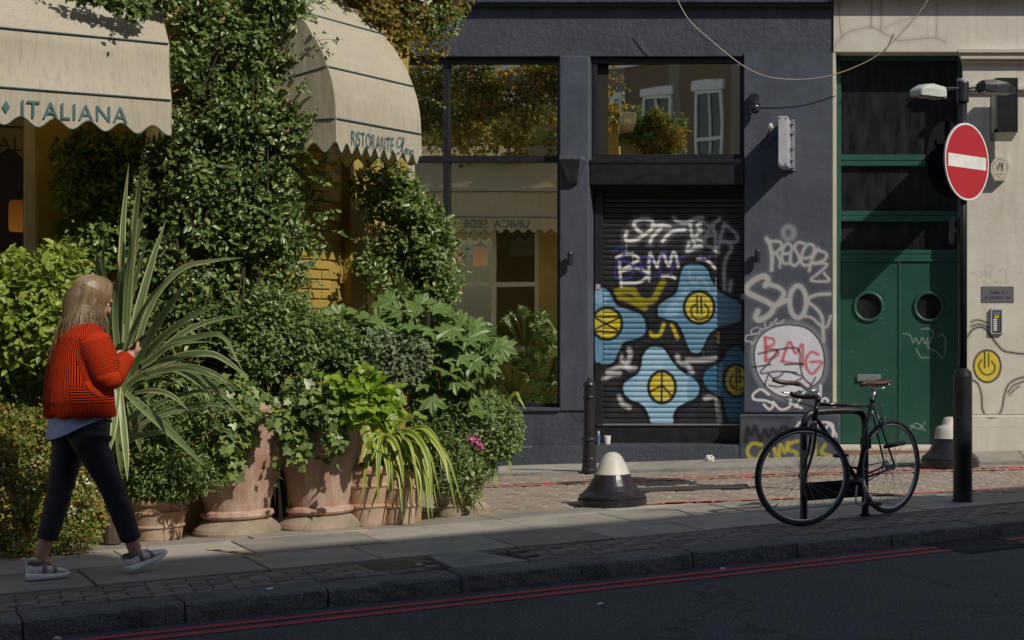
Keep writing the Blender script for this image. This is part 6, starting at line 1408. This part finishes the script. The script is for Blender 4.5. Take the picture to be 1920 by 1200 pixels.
# -- fatsia: every leaf a part
def fatsia_leaf(parent, c, root, size, normal, axis, m, lobes=7):
    x = axis/np.linalg.norm(axis); z = normal-x*normal.dot(x); z /= np.linalg.norm(z)+1e-9; y = np.cross(z, x)
    L = [(0, 0, 0)]; F = []
    angs = np.linspace(-2.35, 2.35, lobes)
    for i, a_ in enumerate(angs):
        rl = (1-.22*abs(a_)/2.35)*random.uniform(.9, 1.06); hw = .30
        for da, rr in ((-hw*1.0, .60), (-hw*.62, .80), (0, 1.0), (hw*.62, .80)):
            r_ = rl*rr; aa = a_+da*(1 if rr < .9 else 1); L.append((r_*math.cos(aa), r_*math.sin(aa), -.22*r_*r_+(.05 if rr == .80 else 0)))
        if i == lobes-1: L.append((.60*math.cos(a_+hw), .60*math.sin(a_+hw), -.07))
    n = len(L)-1
    F = [(0, i, i+1) for i in range(1, n)]
    V = [c+size*(p[0]*x+p[1]*y+p[2]*z) for p in L]
    Vs, Fs = tube(smooth_path([root, (root+c)/2+[0,0,.05], c-z*.004], 4), [.006]*9, 5)
    V, F = join([(np.array(V), F), (Vs, Fs)]); mkobj('leaf', V, F, m, parent)
def fatsia(label, base, spots, seed, facing=(.35,-.8,.55), size=(.10,.15)):
    t = thing('fatsia', label, 'shrub', base, 'big leaved fatsia shrubs'); g = np.random.default_rng(seed)
    for (c, r, n) in spots:
        for k in range(n):
            d = nrm(g.normal(size=(1,3)))[0]; f = np.array(facing); d = d if d@f > -.25 else d-2*(d@f)*f
            p = np.array(c)+d*np.array(r)*g.uniform(.75, 1.05); nr = f+d*.6+g.normal(0, .22, 3); ax = d*.8+np.array([0,0,-.45])+g.normal(0, .35, 3)
            fatsia_leaf(t, p, np.array(base)*.35+np.array(c)*.65+g.normal(0, .03, 3), g.uniform(*size), nr, ax, fats)
    V, F = tube(smooth_path([np.array(base), np.array(base)*.5+np.array(spots[0][0])*.5, np.array(spots[0][0])], 4), .014, 6); mkobj('stem', V, F, bark, t)
    for (c, r, n) in spots[1:]:
        V, F = tube(smooth_path([np.array(base)*.7+np.array(spots[0][0])*.3, np.array(c)*.6+np.array(base)*.4, np.array(c)], 4), .011, 6); mkobj('stem', V, F, bark, t)
    return t
fatsia('glossy fatsia with big hand shaped leaves in front of the shop window corner', gpos(830, 11.6), [E(790,620,60,60,11.2)+(26,), E(860,650,60,55,11.2)+(26,), E(760,580,40,45,11.3)+(10,), E(830,720,60,50,11.1)+(18,), E(905,670,36,40,11.15)+(10,), E(860,780,40,40,11.15)+(8,)], 91)
fatsia('paler fatsia behind the tall planters below the yellow wall', gpos(620, 11.3), [E(665,610,40,36,11.1)+(13,), E(690,640,40,36,11.0)+(12,), E(575,605,46,26,11.1)+(9,), E(620,650,50,40,10.95)+(14,)], 92)
fatsia('fatsia on the side street behind the corner, mirrored in the big shop window', (-4.75, 13.5, 0), [((-4.85,13.72,1.2),(.4,.3,.4),34), ((-4.45,13.72,.95),(.3,.3,.4),30), ((-4.5,13.75,.4),(.35,.3,.4),26), ((-5.1,13.75,.6),(.35,.3,.4),26), ((-5.6,13.75,.9),(.35,.3,.4),18), ((-4.9,13.8,.15),(.4,.3,.3),18)], 93, (.55,.6,.6), (.10,.155))
# ================================================================ WALKING PERSON
B0 = W(150, 800, 8.62)*[1,1,0]
fw = np.array([math.cos(R(48)), math.sin(R(48)), 0]); rg = np.array([fw[1], -fw[0], 0]); UPV = np.array([0, 0, 1.])
def Gp(lat, px):                                      # on the ground, lat metres to her right, seen at photo column px
    k = (px-CX)/FPX; q = B0+rg*lat; a = (k*q[1]-q[0])/(fw[0]-k*fw[1]); return q+fw*a
def Pp(lat, px, py): q = Gp(lat, px); return np.array([q[0], q[1], EYE-(py-CY)*q[1]/FPX])
pe = thing('person', 'person in a chunky red knitted jumper and black trousers walking while looking at a phone', 'person', B0)
def loc(p): d = np.asarray(p)-B0; return np.stack([d@fw, d@rg, d[..., 2]], -1)
def sect(zs, seg=28):
    """closed loft of elliptical sections (z, centre px, half width across, half depth)"""
    V, F = [], []
    for z, px, rl, rf in zs:
        c = Gp(0, px)+UPV*z
        for k in range(seg): a = 2*math.pi*k/seg; V.append(c+rg*rl*math.cos(a)+fw*rf*math.sin(a))
    n = len(zs)
    F = [(i*seg+k, i*seg+(k+1) % seg, i*seg+seg+(k+1) % seg, i*seg+seg+k) for i in range(n-1) for k in range(seg)]+[tuple(range(seg-1,-1,-1)), tuple((n-1)*seg+k for k in range(seg))]
    return np.array(V), F
def limb(pts, rad, seg=18, k=5):
    P = smooth_path(pts, k); r = np.interp(np.linspace(0, 1, len(P)), np.linspace(0, 1, len(rad)), rad); return tube(P, r, seg)
skin = NT('skin'); skin.base(skin.ramp(skin.noise(skin.coord(), 30, 3), [(.3,(.50,.27,.19)),(.7,(.42,.21,.145))])); skin.set(Roughness=.5, Subsurface_Weight=.08); skin.p.inputs['Subsurface Radius'].default_value = (.01,.004,.002)
# ---- body: head, neck, arms, hands, legs as one surface
hc = Pp(0, 177, 560); hd = fw*.86-UPV*.5; hu = fw*.5+UPV*.86          # head looks down at the phone
def H(x, y, z): return hc+hd*x+rg*y+hu*z
def hell(x, y, z, r, seg=16): V, F = ellipsoid((0,0,0), r, seg, 12); return np.array([H(x, y, z)+hd*v[0]+rg*v[1]+hu*v[2] for v in V]), F
bp = [hell(-.012,0,.02,(.095,.073,.088)), hell(.035,0,-.035,(.062,.056,.075)), hell(.062,0,-.075,(.032,.036,.032)), hell(.096,0,-.018,(.016,.011,.022)), hell(.088,0,.0,(.012,.010,.03)), hell(.083,0,-.055,(.014,.022,.012)), hell(.075,.0,.025,(.018,.05,.012))]
for s in (1, -1): bp.append(hell(-.01, .074*s, -.012, (.018,.010,.03)))
neck0 = Pp(0, 157, 622)
bp.append(limb([neck0-UPV*.06, neck0, H(-.02,0,-.06)], [.055,.05,.052])); bp.append(sect([(.86,150,.15,.10),(1.0,147,.145,.095),(1.2,146,.17,.10),(1.33,150,.17,.085),(1.38,155,.08,.06)]))
shR, elR, wrR = Pp(.165, 177, 640), Pp(.22, 201, 706), Pp(.12, 237, 672)
bp.append(limb([shR, elR], [.05,.042])); bp.append(limb([elR, wrR], [.042,.027]))
shL, elL, wrL = Pp(-.165, 130, 640), Pp(-.22, 150, 712), Pp(-.07, 190, 690)
bp.append(limb([shL, elL], [.05,.042])); bp.append(limb([elL, wrL], [.042,.027]))
pc = Pp(.085, 256, 645)                               # phone
pA = fw*.74+UPV*.67; pN = -fw*.67+UPV*.74; pA /= np.linalg.norm(pA); pN /= np.linalg.norm(pN)
palm = pc-pA*.055-pN*.022+rg*.012
bp.append(limb([wrR, wrR*.4+palm*.6, palm], [.027,.029,.030])); V, F = ellipsoid((0,0,0), (.042,.036,.015)); bp.append((np.array([palm+pA*(v[0]+.015)+rg*v[1]+pN*v[2] for v in V]), F))
for i, (off, ln) in enumerate(((.045,.030),(.026,.036),(.006,.034),(-.014,.026))):   # fingers curl round the far edge of the phone
    b0 = palm+pA*off+rg*.012; bp.append(limb([b0, b0-rg*.030-pN*.004+pA*.006, b0-rg*(.046+ln*.2)+pN*.010+pA*.010, b0-rg*(.044+ln*.1)+pN*(.012+ln*.55)+pA*.012], [.0095,.009,.0085,.007], 10, 4))
bp.append(limb([palm-pA*.012+rg*.02, palm+pA*.02+rg*.036+pN*.012, palm+pA*.048+rg*.03+pN*.03, palm+pA*.062+rg*.014+pN*.033], [.012,.0105,.009,.0075], 10, 4))
pl2 = wrL+(pc-wrL)*.35; bp.append(limb([wrL, pl2], [.027,.026]))
for k in range(4): b0 = pl2+UPV*(.018-.012*k); bp.append(limb([b0, b0+fw*.035+rg*.008, b0+fw*.055+rg*.028, b0+fw*.05+rg*.045], [.0095,.009,.0082,.007], 8, 3))
bp.append(limb([pl2+UPV*.015, pl2+UPV*.04+fw*.02, pl2+UPV*.05+fw*.045], [.011,.0095,.008], 8, 3))
hipR, knR, anR = Pp(.09,170,832), Pp(.085,210,914), Pp(.08,256,1040); hipL, knL, anL = Pp(-.09,130,832), Pp(-.08,111,925), Pp(-.08,76,1046)
bp += [limb([hipR, knR, anR], [.08,.052,.033]), limb([hipL, knL, anL], [.08,.052,.033]), limb([anR, anR-UPV*.05+fw*.05], [.033,.03]), limb([anL, anL-UPV*.05+fw*.04], [.033,.03])]
V, F = remesh(bp, .0048, 5); mkobj('body', V, F, skin.m, pe, smooth=True)
for s in (1, -1):
    V, F = hell(.064, .03*s, .0, (.012,.013,.010), 10); mkobj('eye', V, F, M['white'], pe); V, F = hell(.0745, .03*s, -.001, (.003,.006,.006), 8); mkobj('iris', V, F, M['frame'], pe)
V, F = hell(.094, 0, -.055, (.007,.018,.006), 12); mkobj('lips', V, F, mat('lip', (.38,.13,.11), None, 9, .4), pe)
# ---- trousers
trm = mat('black_denim', (.012,.013,.017), (.022,.023,.028), 9, .7, bump=.3, bscale=220, bdist=.001)
def wrinkle(V, amp=.004):
    q = np.asarray(V); return q+np.stack([np.sin(q[:,2]*75+q[:,0]*30), np.cos(q[:,2]*64+q[:,1]*40), 0*q[:,2]], 1)*amp*np.clip(1-np.abs(q[:,2]-.46)/.12, .12, 1)[:,None]
tp_ = [sect([(.78,149,.165,.125),(.84,149,.178,.135),(.92,149,.168,.125),(.97,149,.155,.115)]), limb([hipR+UPV*.06, hipR, knR, Pp(.08,246,1012)], [.112,.106,.082,.067,.06,.053]), limb([hipL+UPV*.06, hipL, knL, Pp(-.08,88,1012)], [.112,.106,.082,.067,.06,.053])]
V, F = remesh(tp_, .007, 6); mkobj('trousers', wrinkle(V), F, trm, pe, smooth=True)
# ---- shirt tail
shm = mat('blue_shirt', (.44,.50,.74), (.38,.44,.66), 10, .8, bump=.35, bscale=26, bdist=.006); V = []; seg = 48
for i in range(7):
    f = i/6
    for k in range(seg):
        a = 2*math.pi*k/seg; back = -math.sin(a)            # tail longest at the back
        zb = .845-.055*max(-.4, back)+.02*math.cos(2*a); z = .93+(zb-.93)*f; c = Gp(0, 149)
        V.append(c+rg*(.183+.012*f)*math.cos(a)+fw*(.142+.016*f+.003*math.sin(9*a)*f)*math.sin(a)+UPV*z)
F = [(i*seg+k, i*seg+(k+1) % seg, i*seg+seg+(k+1) % seg, i*seg+seg+k) for i in range(6) for k in range(seg)]
mkobj('shirt', V, F, shm, pe, smooth=True)
# ---- jumper
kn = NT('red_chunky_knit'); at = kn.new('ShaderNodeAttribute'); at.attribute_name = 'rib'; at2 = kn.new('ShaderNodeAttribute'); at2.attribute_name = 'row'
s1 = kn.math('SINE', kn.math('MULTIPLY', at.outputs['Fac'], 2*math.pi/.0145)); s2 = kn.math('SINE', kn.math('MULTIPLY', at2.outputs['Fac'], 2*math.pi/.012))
hgt = kn.math('ADD', s1, kn.math('MULTIPLY', s2, .10)); kn.base(kn.mix(kn.ramp(hgt, [(.0,(0,0,0)),(.9,(1,1,1))]), (.40,.027,.005), (.54,.042,.007))); kn.set(Roughness=.95); kn.p.inputs['Specular IOR Level'].default_value = .15  # shade in the valleys between ribs is put into the colour
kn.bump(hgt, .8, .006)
cuff = wrR-(wrR-elR)*.06
jp = [sect([(.888,150,.225,.170),(.90,150,.228,.173),(.945,149,.226,.170),(.97,148,.226,.170),(1.05,148,.226,.165),(1.15,148,.222,.152),(1.25,149,.214,.134),(1.33,151,.20,.118),(1.385,155,.13,.088),(1.42,158,.08,.068)]),
      limb([shR-rg*.03, Pp(.20,188,672), elR, elR*.45+wrR*.55, cuff], [.092,.092,.086,.08,.078,.068,.056,.05]), limb([shL+rg*.03, elL, wrL-(wrL-elL)*.08], [.095,.098,.085,.05])]
V, F = remesh(jp, .0075, 5)
q = loc(V); axc = np.interp(q[:,2], [.88,1.05,1.25,1.42], [loc(Gp(0,150))[0], loc(Gp(0,143))[0], loc(Gp(0,143))[0], loc(Gp(0,157))[0]])
def segd(P, a, b): t = np.clip(((P-a)@(b-a))/((b-a)@(b-a)), 0, 1); return np.linalg.norm(P-(a+t[:,None]*(b-a)), axis=1), t
d1, t1 = segd(V, shR, elR); d2_, t2 = segd(V, elR, wrR); rho = np.hypot((q[:,0]-axc)/.18, q[:,1]/.25)
arm = (np.minimum(d1, d2_) < .118) & ((q[:,1] > .185) | (d2_ < .1) & (q[:,0] > .02) & (t2 > .15))
ang_ = np.arctan2(q[:,0]-axc, q[:,1])*.21; lower = q[:,2] < .965
rib = np.where(arm, np.where(d2_ < d1, .28+t2*.2, t1*.28), np.where(lower, ang_*1.25, np.where((q[:,0]-axc > -.1) & (q[:,2] < 1.06), q[:,2]*1.0, ang_)))
row = np.where(arm, ang_*2, q[:,2])
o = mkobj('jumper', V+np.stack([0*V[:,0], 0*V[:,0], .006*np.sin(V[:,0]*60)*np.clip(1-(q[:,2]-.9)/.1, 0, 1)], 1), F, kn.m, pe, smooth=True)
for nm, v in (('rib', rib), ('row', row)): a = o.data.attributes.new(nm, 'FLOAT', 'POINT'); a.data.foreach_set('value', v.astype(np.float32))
V, F = tube(np.array([neck0+rg*.062*math.cos(a)+fw*.058*math.sin(a)+UPV*(.005+.018*-math.sin(a)) for a in np.linspace(0, 2*math.pi, 24, endpoint=False)]), .014, 8, None, True); mkobj('collar', V, F, kn.m, pe, smooth=True)
V, F = tube([cuff-(wrR-elR)*.10, cuff+(wrR-elR)*.06], [.05,.044], 16); mkobj('cuff', V, F, kn.m, pe, smooth=True)
# ---- hair
hm = foliage('blonde_hair', [(.12,.074,.034),(.20,.132,.064),(.30,.21,.11),(.15,.095,.044),(.38,.28,.155)], .42, .08, spec=.5)
hb = [hell(-.016,0,.024,(.094,.073,.082)), limb([H(-.03,.0,.02), H(-.09,.0,-.05), Pp(0,128,625), Pp(0.01,116,658)], [.066,.056,.036,.014]), limb([H(-.02,.045,.0), H(-.01,.068,-.06), Pp(.085,180,606)], [.04,.028,.012]), limb([H(-.02,-.045,.0), H(-.02,-.066,-.06), Pp(-.07,165,606)], [.04,.026,.012])]
V, F = remesh(hb, .007, 8); hair = mkobj('hair', V, F, mat('hair_under', (.15,.095,.046), (.09,.056,.026), 9, .55, stretch=(14,14,1.2), bump=.6, bscale=90), pe, smooth=True)
g_ = np.random.default_rng(99); parts = []
for k in range(2600):
    th = g_.uniform(52, 308); a = R(th); sgn_ = math.sin(a); el0 = g_.uniform(.0, .35)
    def S_(el, sc): return H(-.018+.106*sc*math.cos(el)*math.cos(a), .084*sc*math.cos(el)*math.sin(a), .028+.094*sc*math.sin(el))
    lay = g_.uniform(.96, 1.07); ph0 = g_.uniform(0, 6.28); cl = math.floor(th/9); th2 = th if th <= 180 else 360-th
    epx = np.interp(th2, [52,62,80,100,120,150,180], [198,196,188,172,150,128,112])+g_.normal(0, 6); epy = np.interp(th2, [52,80,100,120,150,180], [622,616,632,660,674,668])+g_.normal(0, 10)
    elat = (.10*sgn_ if th2 > 100 else .095*sgn_)+g_.normal(0, .012)
    if th > 180: epx -= 8
    end = Pp(elat, epx, epy); s2_ = S_(-.55, lay*1.02)
    part_off = .02*sgn_
    P = [H(.03*math.cos(a)-.0, part_off, .028+.094*1.04), S_(.75, lay), S_(.05, lay*1.02), s2_*.86+end*.14, s2_*.45+end*.55+g_.normal(0, .006, 3)-fw*.012, end]
    P = smooth_path(P, 4); tt = np.linspace(0, 1, len(P)); wv = (.007*np.sin(tt*7+cl*2.1)+.003*np.sin(tt*13+ph0))*np.clip(tt*1.6-.35, 0, 1)
    P = P+rg*wv[:,None]+fw*(wv*.7*math.cos(cl))[:,None]; parts.append(tube(P, np.linspace(.0021, .0006, len(P)), 4))
V, F = join(parts); mkobj('strands', V, F, hm, hair)['kind'] = 'stuff'
# ---- trainers
rub = mat('white_rubber', (.80,.79,.77), (.72,.71,.69), 12, .5); mesh_w = mat('white_mesh_upper', (.76,.76,.75), (.66,.66,.66), 60, .7, bump=.4, bscale=300, bdist=.001); beige = mat('taupe_suede', (.27,.23,.20), (.21,.18,.155), 20, .85); dk = mat('taupe_lining', (.14,.115,.105), None, 20, .9)
def shoe(heel, toe, upd, label):
    ax = toe-heel; Ls = np.linalg.norm(ax); ax /= Ls; sd_ = np.cross(upd, ax); sd_ /= np.linalg.norm(sd_); u = np.cross(ax, sd_)
    def loft(sec, seg=20, power=.75):
        V = []
        for t, w, z0, z1 in sec:
            for k in range(seg):
                a = 2*math.pi*k/seg; c, s = math.cos(a), math.sin(a); c = math.copysign(abs(c)**power, c); s = math.copysign(abs(s)**power, s)
                V.append(heel+ax*Ls*t+sd_*w*c+u*((z0+z1)/2+(z1-z0)/2*s))
        n = len(sec); F = [(i*seg+k, i*seg+(k+1) % seg, i*seg+seg+(k+1) % seg, i*seg+seg+k) for i in range(n-1) for k in range(seg)]+[tuple(range(seg-1,-1,-1)), tuple((n-1)*seg+k for k in range(seg))]
        return np.array(V), F
    V, F = loft([(-.01,.024,.012,.045),(.02,.034,.004,.046),(.12,.040,0,.044),(.3,.038,0,.038),(.5,.042,0,.034),(.72,.048,0,.032),(.88,.042,.006,.034),(.97,.026,.014,.034),(1.0,.012,.02,.032)], 20, .6); s = mkobj('shoe', V, F, rub, pe, smooth=True); s['label'] = label
    V, F = loft([(.0,.022,.03,.085),(.04,.032,.03,.095),(.14,.036,.03,.092),(.26,.036,.03,.092),(.40,.037,.03,.088),(.55,.041,.03,.075),(.72,.044,.028,.06),(.86,.039,.028,.05),(.95,.026,.028,.042),(.985,.012,.028,.036)], 20, .85); mkobj('upper', V, F, mesh_w, s, smooth=True)
    for t0, t1, m in ((.31,.41,beige),(.56,.64,beige)):
        zt = lambda t: np.interp(t, [0,.26,.40,.55,.72,.86], [.092,.094,.091,.078,.063,.053]); ww = lambda t: np.interp(t, [0,.26,.40,.55,.72,.86], [.033,.0385,.0395,.0435,.0465,.0415])
        V, F = loft([(t0, ww(t0), .03, zt(t0)), ((t0+t1)/2, ww((t0+t1)/2), .03, zt((t0+t1)/2)), (t1, ww(t1), .03, zt(t1))], 20, .85); mkobj('panel', V, F, m, s, smooth=True)
    V, F = tube(np.array([heel+ax*Ls*(.17+.15*math.cos(q))+sd_*.037*math.sin(q)+u*(.093+.006*math.cos(q)*-1) for q in np.linspace(0, 2*math.pi, 20, endpoint=False)]), .008, 8, None, True); mkobj('ankle_collar', V, F, dk, s, smooth=True)
    for j in range(4):
        t = .36+j*.075; zt_ = np.interp(t, [.26,.40,.55,.72], [.097,.094,.081,.066]); V, F = tube(smooth_path([heel+ax*Ls*t-sd_*.022+u*(zt_-.006), heel+ax*Ls*(t+.02)+u*(zt_+.004), heel+ax*Ls*t+sd_*.022+u*(zt_-.006)], 3), .0032, 6); mkobj('lace', V, F, rub, s)
    for e in (-1, 1): V, F = tube(smooth_path([heel+ax*Ls*.36+u*.098, heel+ax*Ls*.38+sd_*.022*e+u*.115, heel+ax*Ls*.42+sd_*.034*e+u*.098], 3), .0025, 5); mkobj('lace_bow', V, F, rub, s)
    V, F = boxm(-.003, .003, -.008, .008, 0, .022); mkobj('pull_tab', np.array([heel+ax*(v[0]-.004)+sd_*v[1]+u*(v[2]+.085) for v in V]), F, mesh_w, s)
hL, tL = Gp(-.08, 51)+UPV*.002, Gp(-.08, 129)+UPV*.001; shoe(hL, tL, UPV, 'left trainer flat on the ground')
hR, tR = Gp(.08, 241)+UPV*.006, Gp(.08, 315)+UPV*.085; shoe(hR, tR, UPV-fw*.2, 'right trainer landing on its heel')
# ---- phone (held, so a thing of its own)
ph_ = thing('mobile_phone', 'black mobile phone held in the right hand of the person', 'phone', pc-pA*.07)
def phb(nm, l, w, t, off, m, b): V, F = boxm(-l/2, l/2, -w/2, w/2, -t/2, t/2, b); mkobj(nm, np.array([pc+pA*v[0]+rg*v[1]+pN*(v[2]+off) for v in V]), F, m, ph_)
phb('case', .148, .072, .009, 0, M['black'], .003); phb('screen', .138, .066, .001, .0048, mat('phone_screen', (.02,.022,.026), None, 9, .08), 0); phb('camera_bump', .02, .02, .003, -.0055, M['frame'], .001)
